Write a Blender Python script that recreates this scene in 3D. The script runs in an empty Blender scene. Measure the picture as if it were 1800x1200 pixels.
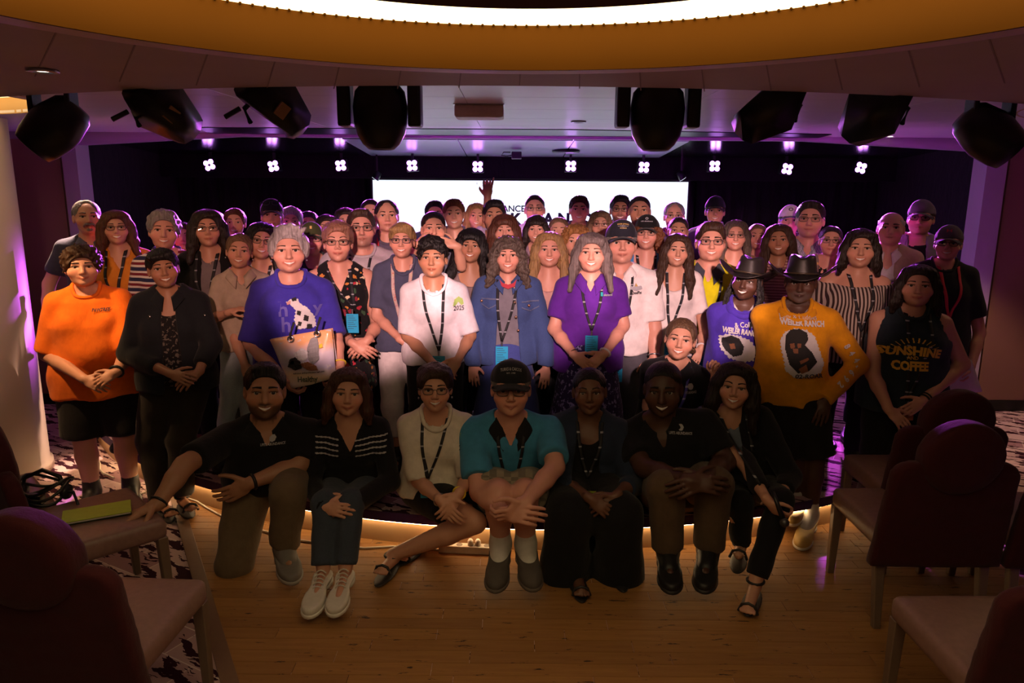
import bpy, bmesh, math, random
import numpy as np
from mathutils import Matrix, Vector
D = bpy.data
SC = bpy.context.scene
COL = SC.collection
rad = math.radians

# ------------------------------------------------------------------ camera
FPX, CAM_H, PITCH, ROLL = 1300.0, 2.06, rad(11.86), rad(0.4)
cam = D.objects.new('camera', D.cameras.new('camera'))
COL.objects.link(cam)
cam.data.sensor_width = 36.0
cam.data.lens = 36.0 * FPX / 1800.0
cam.data.clip_start = 0.05
cam.location = (0, 0, CAM_H)
cam.matrix_world = Matrix.Translation((0, 0, CAM_H)) @ Matrix.Rotation(math.pi / 2 - PITCH, 4, 'X') @ Matrix.Rotation(ROLL, 4, 'Z')
SC.camera = cam

def ray(px, py):
    u, v = px - 900.0, 600.0 - py
    c, s = math.cos(ROLL), math.sin(ROLL)
    u, v = u * c - v * s, u * s + v * c
    f = np.array([0, math.cos(PITCH), -math.sin(PITCH)])
    up = np.array([0, math.sin(PITCH), math.cos(PITCH)])
    return f * FPX + up * v + np.array([1.0, 0, 0]) * u
def P(px, py, Y):
    "world point seen at a photograph position, Y metres in front of the camera"
    r = ray(px, py)
    return np.array([0, 0, CAM_H]) + r * (Y / r[1])
def onz(px, py, z):
    r = ray(px, py)
    return np.array([0, 0, CAM_H]) + r * ((z - CAM_H) / r[2])

# ------------------------------------------------------------------ view, world, light
SC.view_settings.view_transform = 'Standard'
SC.view_settings.look = 'None'
SC.view_settings.exposure = 0.0
SC.view_settings.gamma = 1.0
SC.view_settings.use_curve_mapping = False
w = D.worlds.new('World'); SC.world = w
w.use_nodes = True
w.node_tree.nodes['Background'].inputs[0].default_value = (0.9, 0.42, 0.30, 1)
w.node_tree.nodes['Background'].inputs[1].default_value = 0.022

def spot(name, loc, target, energy, color, size_deg, blend=0.5, radius=0.05):
    l = D.lights.new(name, 'SPOT')
    l.energy, l.color, l.spot_size, l.spot_blend, l.shadow_soft_size = energy, color, rad(size_deg), blend, radius
    o = D.objects.new(name, l); COL.objects.link(o)
    o.location = loc
    o.rotation_euler = (Vector(target) - Vector(loc)).to_track_quat('-Z', 'Y').to_euler()
    return o
# front-of-house profile spots up by the room's ceiling, aimed at the group on the stage
spot('front_spot', (0.75, 0.9, 2.40), (1.02, 4.8, 1.46), 860, (1.0, 0.60, 0.57), 19, 0.4, 0.06)
spot('front_spot', (0.1, 0.9, 2.40), (0.02, 4.8, 1.46), 880, (1.0, 0.60, 0.57), 19, 0.4, 0.06)
spot('front_spot', (-0.75, 0.9, 2.40), (-0.98, 4.8, 1.46), 850, (1.0, 0.57, 0.52), 19, 0.4, 0.06)
spot('front_spot', (0.95, 0.9, 2.40), (1.85, 4.8, 1.52), 330, (1.0, 0.56, 0.46), 20, 0.6, 0.06)
spot('front_spot', (-0.95, 0.9, 2.40), (-2.1, 4.8, 1.50), 280, (1.0, 0.50, 0.36), 20, 0.6, 0.06)
spot('column_fill', (-2.3, 3.1, 2.36), (-3.7, 4.7, 1.6), 45, (1.0, 0.62, 0.50), 48, 0.9, 0.05)  # fill light added to brighten the column, no fitting behind it
# warm downlights recessed in the side ceilings
spot('down_spot', (-3.0, 3.9, 2.40), (-2.75, 4.5, 1.0), 110, (1.0, 0.55, 0.25), 42, 0.55, 0.04)
spot('down_spot', (-3.2, 5.6, 2.40), (-2.75, 4.95, 0.0), 520, (1.0, 0.62, 0.45), 40, 0.5, 0.04)
spot('down_spot', (3.6, 6.0, 2.40), (4.3, 6.2, 0.0), 110, (1.0, 0.62, 0.40), 60, 0.6, 0.04)

# ------------------------------------------------------------------ tagging
def tag(o, label=None, cat=None, group=None, kind=None):
    if label: o['label'] = label
    if cat: o['category'] = cat
    if group: o['group'] = group
    if kind: o['kind'] = kind
    return o
def empty(name, loc, label=None, cat=None, group=None, rotz=0.0):
    o = D.objects.new(name, None); COL.objects.link(o)
    o.location = [float(v) for v in loc]; o.rotation_euler = (0, 0, rotz); o.empty_display_size = 0.1
    return tag(o, label, cat, group)
def link(name, me, parent=None, mat=None):
    o = D.objects.new(name, me); COL.objects.link(o)
    if parent is not None: o.parent = parent
    if mat is not None:
        if len(me.materials) == 0: me.materials.append(mat)
        elif me.materials[0] is not mat:
            o.material_slots[0].link = 'OBJECT'; o.material_slots[0].material = mat
    return o
def mesh_np(name, V, F, smooth=True):
    me = D.meshes.new(name)
    V = np.asarray(V, dtype=np.float32); F = np.asarray(F, dtype=np.int32)
    me.vertices.add(len(V)); me.vertices.foreach_set('co', V.ravel())
    n, k = F.shape
    me.loops.add(n * k); me.loops.foreach_set('vertex_index', F.ravel())
    me.polygons.add(n); me.polygons.foreach_set('loop_start', np.arange(0, n * k, k, dtype=np.int32))
    if smooth: me.polygons.foreach_set('use_smooth', np.ones(n, dtype=bool))
    me.update(calc_edges=True); me.validate()
    return me
def bm_mesh(name, bm, smooth=False):
    me = D.meshes.new(name); bm.to_mesh(me); bm.free()
    if smooth:
        for p in me.polygons: p.use_smooth = True
    return me
def bm_box(bm, lo, hi, mat=None, bevel=0.0):
    c = [(a + b) / 2 for a, b in zip(lo, hi)]; s = [abs(b - a) for a, b in zip(lo, hi)]
    M = Matrix.Translation(c) @ Matrix.Diagonal((*s, 1))
    if mat is not None: M = mat @ M
    r = bmesh.ops.create_cube(bm, size=1.0, matrix=M)
    if bevel:
        es = list({e for v in r['verts'] for e in v.link_edges})
        bmesh.ops.bevel(bm, geom=es, offset=bevel, segments=2, affect='EDGES', profile=0.6)
    return bm
def box(name, lo, hi, mat, parent=None, bevel=0.0, M=None):
    bm = bmesh.new(); bm_box(bm, lo, hi, M, bevel)
    return link(name, bm_mesh(name, bm), parent, mat)
def lathe_np(profile, n=24, M=None):
    "profile: list of (r,z); closed surface of revolution round z"
    V, F = [], []
    for r, z in profile:
        for i in range(n):
            a = 2 * math.pi * i / n
            V.append((r * math.cos(a), r * math.sin(a), z))
    for j in range(len(profile) - 1):
        for i in range(n):
            F.append((j * n + i, j * n + (i + 1) % n, (j + 1) * n + (i + 1) % n, (j + 1) * n + i))
    V = np.array(V)
    if M is not None: V = V @ np.array(M.to_3x3()).T + np.array(M.translation)
    return V, np.array(F)
def lathe(name, profile, mat, parent=None, n=24, M=None, smooth=True):
    V, F = lathe_np(profile, n, M)
    return link(name, mesh_np(name, V, F, smooth), parent, mat)
def tube_np(pts, r, n=6, closed=False):
    pts = np.asarray(pts, float); m = len(pts)
    rr = np.full(m, r) if np.isscalar(r) else np.asarray(r)
    T = np.gradient(pts, axis=0) if not closed else np.roll(pts, -1, 0) - np.roll(pts, 1, 0)
    T /= np.linalg.norm(T, axis=1, keepdims=True) + 1e-9
    ref = np.array([0.13, 0.31, 0.94]); V = []
    for i in range(m):
        a = np.cross(T[i], ref); a /= np.linalg.norm(a) + 1e-9; b = np.cross(T[i], a)
        for j in range(n):
            t = 2 * math.pi * j / n
            V.append(pts[i] + rr[i] * (math.cos(t) * a + math.sin(t) * b))
    F = []
    for i in range(m if closed else m - 1):
        for j in range(n):
            k = (i + 1) % m
            F.append((i * n + j, i * n + (j + 1) % n, k * n + (j + 1) % n, k * n + j))
    return np.array(V), np.array(F)
def tube(name, pts, r, mat, parent=None, n=6, closed=False):
    V, F = tube_np(pts, r, n, closed)
    return link(name, mesh_np(name, V, F), parent, mat)
def join_np(parts):
    V, F, o = [], [], 0
    for v, f in parts:
        V.append(v); F.append(f + o); o += len(v)
    return np.concatenate(V), np.concatenate(F)

# ------------------------------------------------------------------ materials
MATS = {}
def nt(name):
    m = D.materials.new(name); m.use_nodes = True
    t = m.node_tree; b = t.nodes['Principled BSDF']
    return m, t, b
def mixc(t, fac, a, b, blend='MIX'):
    n = t.nodes.new('ShaderNodeMix'); n.data_type = 'RGBA'; n.blend_type = blend
    for s, v in ((n.inputs[0], fac), (n.inputs[6], a), (n.inputs[7], b)):
        if hasattr(v, 'is_linked') or hasattr(v, 'links'): t.links.new(v, s)
        elif isinstance(v, (int, float)): s.default_value = v
        else: s.default_value = (*v[:3], 1)
    return n.outputs[2]
def coords(t, scale=(1, 1, 1), kind='Object', rot=(0, 0, 0), loc=(0, 0, 0)):
    c = t.nodes.new('ShaderNodeTexCoord'); m = t.nodes.new('ShaderNodeMapping')
    m.inputs['Scale'].default_value = scale; m.inputs['Rotation'].default_value = rot; m.inputs['Location'].default_value = loc
    t.links.new(c.outputs[kind], m.inputs[0])
    return m.outputs[0]
def noise(t, vec, scale, detail=4, rough=0.55):
    n = t.nodes.new('ShaderNodeTexNoise'); n.inputs['Scale'].default_value = scale
    n.inputs['Detail'].default_value = detail; n.inputs['Roughness'].default_value = rough
    t.links.new(vec, n.inputs['Vector']); return n.outputs['Fac'], n.outputs['Color']
def ramp(t, fac, stops, interp='LINEAR'):
    r = t.nodes.new('ShaderNodeValToRGB'); r.color_ramp.interpolation = interp
    e = r.color_ramp.elements
    while len(e) < len(stops): e.new(0.5)
    for i, (p, c) in enumerate(stops): e[i].position = p; e[i].color = (*c[:3], 1)
    t.links.new(fac, r.inputs[0]); return r.outputs[0]
def math_n(t, op, a, b=0.0):
    n = t.nodes.new('ShaderNodeMath'); n.operation = op
    for s, v in zip(n.inputs, (a, b)):
        if isinstance(v, (int, float)): s.default_value = v
        else: t.links.new(v, s)
    return n.outputs[0]
def bump(t, b, h, strength=0.3, dist=0.01):
    n = t.nodes.new('ShaderNodeBump'); n.inputs['Strength'].default_value = strength; n.inputs['Distance'].default_value = dist
    t.links.new(h, n.inputs['Height']); t.links.new(n.outputs[0], b.inputs['Normal'])
def setin(b, **kw):
    for k, v in kw.items(): b.inputs[k.replace('_', ' ')].default_value = v
def plain(name, col, rough=0.6, metal=0.0, spec=0.5, grain=0.05):
    if name in MATS: return MATS[name]
    m, t, b = nt(name)
    v = coords(t); f, _ = noise(t, v, 40, 3)
    c = ramp(t, f, [(0.3, [x * (1 - grain) for x in col]), (0.7, [min(1, x * (1 + grain)) for x in col])])
    t.links.new(c, b.inputs['Base Color'])
    setin(b, Roughness=rough, Metallic=metal); b.inputs['Specular IOR Level'].default_value = spec
    MATS[name] = m; return m
def emit(name, col, strength):
    if name in MATS: return MATS[name]
    m, t, b = nt(name)
    setin(b, Roughness=0.5); b.inputs['Base Color'].default_value = (*[min(1, c) for c in col], 1)
    b.inputs['Emission Color'].default_value = (*col, 1); b.inputs['Emission Strength'].default_value = strength
    MATS[name] = m; return m
def fabric(name, col, pattern=None, cols=None, scale=1.0, rough=0.9, bumpk=0.25):
    if name in MATS: return MATS[name]
    m, t, b = nt(name)
    v = coords(t)
    f, _ = noise(t, v, 22, 4)
    base = ramp(t, f, [(0.3, [x * 0.88 for x in col]), (0.75, [min(1, x * 1.1) for x in col])])
    out = base
    if pattern in ('vstripe', 'hstripe', 'dstripe'):
        w_ = t.nodes.new('ShaderNodeTexWave'); w_.wave_type = 'BANDS'
        w_.bands_direction = {'vstripe': 'X', 'hstripe': 'Z', 'dstripe': 'DIAGONAL'}[pattern]
        w_.inputs['Scale'].default_value = scale; w_.inputs['Distortion'].default_value = 0.6; w_.inputs['Detail Scale'].default_value = 0.6
        t.links.new(v, w_.inputs['Vector'])
        k = len(cols)
        out = mixc(t, ramp(t, w_.outputs['Fac'], [(0.0, (0, 0, 0)), (0.5, (1, 1, 1))], 'CONSTANT'), base, cols[0])
        if k > 1:
            w2 = t.nodes.new('ShaderNodeTexWave'); w2.wave_type = 'BANDS'; w2.bands_direction = w_.bands_direction
            w2.inputs['Scale'].default_value = scale / 2; w2.inputs['Distortion'].default_value = 0.6; w2.inputs['Detail Scale'].default_value = 0.6
            t.links.new(v, w2.inputs['Vector'])
            out = mixc(t, ramp(t, w2.outputs['Fac'], [(0.0, (0, 0, 0)), (0.72, (1, 1, 1))], 'CONSTANT'), out, cols[1])
    elif pattern == 'floral':
        vo = t.nodes.new('ShaderNodeTexVoronoi'); vo.inputs['Scale'].default_value = scale
        dist = t.nodes.new('ShaderNodeVectorMath'); dist.operation = 'ADD'
        _, nc = noise(t, v, 30, 3)
        sc = t.nodes.new('ShaderNodeVectorMath'); sc.operation = 'SCALE'; sc.inputs['Scale'].default_value = 0.05
        t.links.new(nc, sc.inputs[0]); t.links.new(v, dist.inputs[0]); t.links.new(sc.outputs[0], dist.inputs[1])
        t.links.new(dist.outputs[0], vo.inputs['Vector'])
        sp = t.nodes.new('ShaderNodeSeparateColor'); t.links.new(vo.outputs['Color'], sp.inputs[0])
        pick = ramp(t, sp.outputs[0], [(i / len(cols), c) for i, c in enumerate(cols)], 'CONSTANT')
        mask = ramp(t, vo.outputs['Distance'], [(0.0, (1, 1, 1)), (0.36, (0, 0, 0))], 'CONSTANT')
        out = mixc(t, mask, base, pick)
    elif pattern == 'fleck':
        f2, _ = noise(t, v, scale, 2, 0.6)
        mask = ramp(t, f2, [(0.0, (0, 0, 0)), (0.585, (1, 1, 1))], 'CONSTANT')
        out = mixc(t, mask, base, cols[0])
    elif pattern == 'check':
        ch = t.nodes.new('ShaderNodeTexChecker'); ch.inputs['Scale'].default_value = scale
        t.links.new(v, ch.inputs['Vector'])
        out = mixc(t, ch.outputs['Fac'], base, cols[0])
    elif pattern == 'denim':
        f2, _ = noise(t, coords(t, (1, 1, 6)), 90, 2)
        out = mixc(t, f2, base, [min(1, x * 1.7) for x in col])
    t.links.new(out, b.inputs['Base Color'])
    setin(b, Roughness=rough); b.inputs['Specular IOR Level'].default_value = 0.25
    b.inputs['Sheen Weight'].default_value = 0.08
    h1, _ = noise(t, coords(t, (1, 1, 0.5)), 14, 3); h2, _ = noise(t, v, 260, 2)
    hh = math_n(t, 'ADD', math_n(t, 'MULTIPLY', h1, 1.0), math_n(t, 'MULTIPLY', h2, 0.12))
    bump(t, b, hh, bumpk, 0.03)
    MATS[name] = m; return m
def skin_mat():
    if 'skin' in MATS: return MATS['skin']
    m, t, b = nt('skin')
    a = t.nodes.new('ShaderNodeVertexColor'); a.layer_name = 'Col'
    v = coords(t); f, _ = noise(t, v, 60, 4)
    c = mixc(t, 0.35, a.outputs[0], mixc(t, f, [0.80] * 3, [1.0] * 3), 'MULTIPLY')
    t.links.new(c, b.inputs['Base Color'])
    setin(b, Roughness=0.48); b.inputs['Specular IOR Level'].default_value = 0.4
    f2, _ = noise(t, v, 300, 2); bump(t, b, f2, 0.06, 0.004)
    MATS['skin'] = m; return m
def hair_mat(name, col, col2=None):
    name = 'hair_' + (name if isinstance(name, str) else '_'.join('%.2f' % q for q in name))
    if name in MATS: return MATS[name]
    m, t, b = nt(name)
    f, _ = noise(t, coords(t, (60, 60, 5)), 1.6, 4, 0.6)
    c2 = col2 or [x * 0.45 for x in col]
    t.links.new(ramp(t, f, [(0.32, c2), (0.68, col)]), b.inputs['Base Color'])
    setin(b, Roughness=0.42); b.inputs['Specular IOR Level'].default_value = 0.28
    bump(t, b, f, 0.9, 0.012)
    MATS[name] = m; return m

# ------------------------------------------------------------------ distance fields and surface nets
def smin(a, b, k):
    if k <= 0: return np.minimum(a, b)
    h = np.clip(0.5 + 0.5 * (b - a) / k, 0, 1)
    return b + (a - b) * h - k * h * (1 - h)
class Pr:
    __slots__ = ('f', 'lo', 'hi', 'k', 'op')
    def __init__(s, f, lo, hi, k=0.02, op='u'):
        s.f, s.lo, s.hi, s.k, s.op = f, np.asarray(lo, float), np.asarray(hi, float), k, op
def cap(a, b, ra, rb=None, k=0.02, op='u'):
    a = np.asarray(a, float); b = np.asarray(b, float); rb = ra if rb is None else rb
    ba = b - a; L2 = float(ba @ ba) + 1e-9
    def f(x, y, z):
        px, py, pz = x - a[0], y - a[1], z - a[2]
        h = np.clip((px * ba[0] + py * ba[1] + pz * ba[2]) / L2, 0, 1)
        return np.sqrt((px - h * ba[0]) ** 2 + (py - h * ba[1]) ** 2 + (pz - h * ba[2]) ** 2) - (ra + (rb - ra) * h)
    r = max(ra, rb)
    return Pr(f, np.minimum(a, b) - r, np.maximum(a, b) + r, k, op)
def ell(c, r, R=None, k=0.02, op='u'):
    c = np.asarray(c, float); r = np.asarray(r, float)
    def f(x, y, z):
        px, py, pz = x - c[0], y - c[1], z - c[2]
        if R is not None:
            px, py, pz = (R[0, 0] * px + R[1, 0] * py + R[2, 0] * pz, R[0, 1] * px + R[1, 1] * py + R[2, 1] * pz, R[0, 2] * px + R[1, 2] * py + R[2, 2] * pz)
        k0 = np.sqrt((px / r[0]) ** 2 + (py / r[1]) ** 2 + (pz / r[2]) ** 2)
        k1 = np.sqrt((px / r[0] ** 2) ** 2 + (py / r[1] ** 2) ** 2 + (pz / r[2] ** 2) ** 2) + 1e-9
        return k0 * (k0 - 1) / k1
    e = r if R is None else np.full(3, r.max())
    return Pr(f, c - e, c + e, k, op)
def field(prims, xs, ys, zs, pad=0.05):
    vol = np.full((len(xs), len(ys), len(zs)), 1.0)
    ax = (xs, ys, zs)
    for p in prims:
        m = p.k + pad
        s = [slice(max(0, np.searchsorted(a, l - m) - 1), np.searchsorted(a, h + m) + 1) for a, l, h in zip(ax, p.lo, p.hi)]
        x, y, z = xs[s[0]][:, None, None], ys[s[1]][None, :, None], zs[s[2]][None, None, :]
        if x.size == 0 or y.size == 0 or z.size == 0: continue
        d = p.f(x, y, z); cur = vol[s[0], s[1], s[2]]
        if p.op == 'u': vol[s[0], s[1], s[2]] = smin(cur, d, p.k)
        elif p.op == 's': vol[s[0], s[1], s[2]] = -smin(-cur, d, p.k)
    return vol
def evalp(prims, x, y, z):
    v = np.full(np.broadcast(x, y, z).shape, 1.0)
    for p in prims:
        d = p.f(x, y, z)
        v = smin(v, d, p.k) if p.op == 'u' else -smin(-v, d, p.k)
    return v
CORN = [(0, 0, 0), (1, 0, 0), (0, 1, 0), (1, 1, 0), (0, 0, 1), (1, 0, 1), (0, 1, 1), (1, 1, 1)]
EDG = [(0, 1), (2, 3), (4, 5), (6, 7), (0, 2), (1, 3), (4, 6), (5, 7), (0, 4), (1, 5), (2, 6), (3, 7)]
def nets(vol, xs, ys, zs, relax=1):
    s = vol < 0
    cnt = np.zeros(tuple(n - 1 for n in vol.shape), np.int8)
    for a, b, c in CORN:
        cnt += s[a:a + cnt.shape[0], b:b + cnt.shape[1], c:c + cnt.shape[2]]
    I, J, K = np.nonzero((cnt > 0) & (cnt < 8))
    idx = np.full(cnt.shape, -1, np.int32); idx[I, J, K] = np.arange(len(I))
    Vc = [vol[I + a, J + b, K + c] for a, b, c in CORN]
    acc = np.zeros((len(I), 3)); num = np.zeros(len(I))
    for a, b in EDG:
        m = (Vc[a] < 0) != (Vc[b] < 0)
        t = np.where(m, Vc[a] / np.where(m, Vc[a] - Vc[b], 1), 0)
        A, B = np.array(CORN[a], float), np.array(CORN[b], float)
        acc += m[:, None] * (A + t[:, None] * (B - A)); num += m
    acc /= num[:, None]
    V = np.stack([xs[I] + acc[:, 0] * (xs[I + 1] - xs[I]), ys[J] + acc[:, 1] * (ys[J + 1] - ys[J]), zs[K] + acc[:, 2] * (zs[K + 1] - zs[K])], 1)
    Fs = []
    for axis in range(3):
        a = np.take(s, range(0, s.shape[axis] - 1), axis); b = np.take(s, range(1, s.shape[axis]), axis)
        for flip, m in ((False, a & ~b), (True, ~a & b)):
            i, j, k = np.nonzero(m)
            if axis == 0: ok = (j > 0) & (k > 0) & (j < s.shape[1] - 1) & (k < s.shape[2] - 1); o = [(0, -1, -1), (0, 0, -1), (0, 0, 0), (0, -1, 0)]
            if axis == 1: ok = (i > 0) & (k > 0) & (i < s.shape[0] - 1) & (k < s.shape[2] - 1); o = [(-1, 0, -1), (-1, 0, 0), (0, 0, 0), (0, 0, -1)]
            if axis == 2: ok = (i > 0) & (j > 0) & (i < s.shape[0] - 1) & (j < s.shape[1] - 1); o = [(-1, -1, 0), (0, -1, 0), (0, 0, 0), (-1, 0, 0)]
            i, j, k = i[ok], j[ok], k[ok]
            q = np.stack([idx[i + d[0], j + d[1], k + d[2]] for d in o], 1)
            Fs.append(q[:, ::-1] if flip else q)
    F = np.concatenate(Fs)
    for _ in range(relax):
        S = np.zeros_like(V); n = np.zeros(len(V))
        for a in range(4):
            u, v_ = F[:, a], F[:, (a + 1) % 4]
            for c in range(3): S[:, c] += np.bincount(u, V[v_, c], len(V)) + np.bincount(v_, V[u, c], len(V))
            n += np.bincount(u, minlength=len(V)) + np.bincount(v_, minlength=len(V))
        V = V * 0.6 + 0.4 * S / np.maximum(n, 1)[:, None]
    return V, F
def axis_pts(lo, hi, step, zones=()):
    "grid line positions with finer spacing inside zones (lo,hi,step)"
    pts = [lo]; x = lo
    while x < hi:
        st = step
        for a, b, s_ in zones:
            if a - step * 0.5 <= x <= b: st = min(st, s_)
        x += st; pts.append(x)
    return np.array(pts)
def bounds(prims, m=0.03):
    u = [p for p in prims if p.op == 'u']
    return np.min([p.lo for p in u], 0) - m, np.max([p.hi for p in u], 0) + m
def solid(prims, step, off=0.0, cuts=(), noise_f=None, relax=1, zones=((), (), ())):
    lo, hi = bounds(prims, 0.03 + off)
    xs, ys, zs = (axis_pts(lo[i], hi[i], step, zones[i]) for i in range(3))
    vol = field(prims, xs, ys, zs, 0.05 + off + step) - off
    x, y, z = xs[:, None, None], ys[None, :, None], zs[None, None, :]
    if noise_f is not None: vol = vol + noise_f(x, y, z)
    for c in cuts: vol = np.maximum(vol, c(x, y, z))
    return nets(vol, xs, ys, zs, relax)

# ------------------------------------------------------------------ heads (head-local: origin at eye level, face towards -Y)
def head_prims(fem, smile, v=0):
    j = (0.049 if fem else 0.055) + (0, -.003, .005)[v]; nz = (-.034, -.031, -.037)[v]; ckr = (.026, .024, .029)[v]; nw = (0, -.001, .0015)[v]
    L = [ell((0, .016, .034), (.0745, .093, .080), k=.01),
         ell((0, -.022, -.018), (.0655, .072, .090), k=.03),
         ell((0, -.030, -.070), (j, .052, .046), k=.025),
         ell((0, -.074, -.098), (.021, .018, .016), k=.022),
         ell((.043, -.060, -.034), (ckr, .024, .026), k=.022), ell((-.043, -.060, -.034), (ckr, .024, .026), k=.022),
         cap((0, -.087, .008), (0, -.107 - nw, nz), .0078, .0105 + nw, k=.012),
         ell((.0105, -.097, -.041), (.0075, .009, .0065), k=.007), ell((-.0105, -.097, -.041), (.0075, .009, .0065), k=.007),
         cap((-.036, -.077, .020), (.036, -.077, .020), .012, k=.014),
         ell((.0315, -.095, -.001), (.018, .017, .0115), k=.012, op='s'), ell((-.0315, -.095, -.001), (.018, .017, .0115), k=.012, op='s')]
    for s in (-1, 1):
        L += [cap((s * .016, -.0850, .0082), (s * .048, -.0755, .0060), .0062, k=.004),
              cap((s * .017, -.0830, -.0105), (s * .046, -.0755, -.0085), .0056, k=.004),
              ell((s * .076, .010, -.010), (.010, .020, .031), k=.008), ell((s * .083, -.002, -.006), (.006, .009, .017), k=.005, op='s')]
    mw, up = {0: (.022, .001), 1: (.029, .0075), 2: (.026, .0055)}[smile]
    gap = .0042 if smile == 1 else .0
    a = np.array([-mw, -.079, -.064 + up]); b = np.array([mw, -.079, -.064 + up])
    c1 = np.array([0, -.0945, -.0665 + gap]); c2 = np.array([0, -.0945, -.0745 - gap])
    L += [cap(a, c1, .0038, .0052, k=.006), cap(b, c1, .0038, .0052, k=.006),
          cap(a, c2, .0038, .0058, k=.006), cap(b, c2, .0038, .0058, k=.006)]
    nr = .042 if fem else .052
    L += [cap((0, .022, -.06), (0, .032, -.19), nr, nr + .004, k=.014)]
    return L
HEADS = {(f, s, v): head_prims(f, s, v) for f in (0, 1) for s in (0, 1, 2) for v in (0, 1, 2)}
def face_y(hp, x, z):
    "front surface of a head at local x,z"
    x = np.asarray(x, float); z = np.asarray(z, float)
    ys = np.linspace(-.15, .02, 120)
    v = evalp(hp, x[:, None], ys[None, :], z[:, None])
    i = np.argmax(v < 0, 1); i = np.maximum(i, 1)
    r = np.arange(len(x)); t = v[r, i - 1] / (v[r, i - 1] - v[r, i])
    return ys[i - 1] + t * (ys[i] - ys[i - 1])
def strip_mesh(name, hp, top, bot, lift, thick=.003):
    "a thin band of real thickness lying on the face between two outlines (lists of x,z)"
    top = np.array(top); bot = np.array(bot); n = len(top)
    mid = (top + bot) / 2
    rows = [top, mid, bot]; V = []
    for r in rows: V.append(np.stack([r[:, 0], face_y(hp, r[:, 0], r[:, 1]) - lift, r[:, 1]], 1))
    for r in (rows[2], rows[0]): V.append(np.stack([r[:, 0], face_y(hp, r[:, 0], r[:, 1]) - lift + thick, r[:, 1]], 1))
    V = np.concatenate(V); F = []
    for j in range(5):
        for i in range(n - 1):
            k = (j + 1) % 5
            F.append((j * n + i, j * n + i + 1, k * n + i + 1, k * n + i))
    return mesh_np(name, V, np.array(F))
FACE = {}
def face_bits(fem, smile, fv):
    key = (fem, smile, fv)
    if key in FACE: return FACE[key]
    hp = HEADS[key]; out = {}
    for s, nm in ((-1, 'bl'), (1, 'br')):
        x = np.linspace(.013, .050, 8) * s
        u = np.linspace(0, 1, 8)
        zc = .0225 + (.006, .0085, .004)[fv] * np.sin(u * 2.3) - .004 * u
        h = (.0042 if not fem else .003) * (1 - .7 * u) + .0008
        out[nm] = strip_mesh('eyebrow', hp, np.stack([x, zc + h], 1), np.stack([x, zc - h], 1), .0022)
    for s, nm in ((-1, 'll'), (1, 'lr')):
        x = np.linspace(.0155, .0490, 9) * s; u = np.linspace(0, 1, 9)
        zc = .0022 + .0040 * np.sin(u * 2.9) - .0022 * u
        h = .0011 + .0007 * fem
        out[nm] = strip_mesh('eyelash', hp, np.stack([x, zc + h], 1), np.stack([x, zc - h], 1), .0015)
    if smile == 1:
        x = np.linspace(-.0235, .0235, 13); c = (x / .0240) ** 2
        out['teeth'] = strip_mesh('teeth', hp, np.stack([x, -.0652 + .0050 * c], 1), np.stack([x, -.0748 + .0128 * c], 1), .0016)
    V, F = lathe_np([(0, -.0125)] + [(.0125 * math.sin(a), -.0125 * math.cos(a)) for a in np.linspace(.25, 2.9, 8)] + [(0, .0125)], 12, Matrix.Rotation(math.pi / 2, 4, 'X'))
    me = mesh_np('eye', V, F)
    me.materials.append(EYE_W); me.materials.append(EYE_I)
    for p in me.polygons:
        p.material_index = 1 if (p.center.y < -.0096) else 0
    out['eye'] = me
    FACE[key] = out
    return out
EYE_W = plain('eye_white', (.62, .58, .55), .25); EYE_I = plain('eye_iris', (.03, .02, .015), .15)
TEETH = plain('teeth_white', (.86, .82, .76), .3)

# ------------------------------------------------------------------ hair shapes (head-local)
def E_(c, r): return lambda x, y, z: (np.sqrt(((x - c[0]) / r[0]) ** 2 + ((y - c[1]) / r[1]) ** 2 + ((z - c[2]) / r[2]) ** 2) - 1) * min(r)
def shell(t): return ell((0, .018, .036), (.0745 + t, .094 + t, .080 + t), k=.015)
def strands(A, fr, tw=14): return lambda x, y, z: A * np.sin(np.arctan2(x, y - .01) * fr + z * tw + 2.0 * np.sin(z * 23)) 
def lumps(A, f, ph=0): return lambda x, y, z: A * (np.sin(f * x + ph + 1.5 * np.sin(f * .6 * z)) * np.sin(f * y + 2 * ph) * np.sin(f * z + 1.3 * np.sin(f * .5 * x)))
def face_cut(top=.072, w=.064): return lambda x, y, z: -(((np.abs(x) / (w + .003)) ** 3.2 + (np.abs(y + .115) / .082) ** 3.2 + (np.abs(z - (top - .115)) / .115) ** 3.2) ** (1 / 3.2) - 1) * .06
def below(zf, zb): return lambda x, y, z: (zf + (zb - zf) * np.clip((y + .03) / .1, 0, 1)) - z
def ear_cut(x, y, z): return -np.minimum(E_((.09, -.008, -.026), (.035, .034, .050))(x, y, z), E_((-.09, -.008, -.026), (.035, .034, .050))(x, y, z))
def add(*fs): return lambda x, y, z: sum(f(x, y, z) for f in fs)
def curtain(front, length, r=.026, spread=.012, s_list=(-1, 1)):
    L = []
    for s in s_list:
        p = [np.array([s * .052, -.012, .075]), np.array([s * .080, -.018, .0]), np.array([s * (.086 + spread * .5), -.022 + front * .2, -.10])]
        n = max(1, int(length / .1))
        for i in range(1, n + 1):
            p.append(np.array([s * (.088 + spread * (1 + i * .6)), -.02 + front * (0.3 + i / n), -.10 - length * i / n]))
        for i in range(len(p) - 1):
            ra = r * (1.0 if i < len(p) - 2 else .9); rb = r * (1.0 if i < len(p) - 2 else .45)
            L.append(cap(p[i], p[i + 1], ra, rb, k=.02))
    return L
def backsheet(length, w=.085): return [ell((0, .062, -.03 - length * .45), (w, .042, .06 + length * .55), k=.03)]
HAIR = {}
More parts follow.
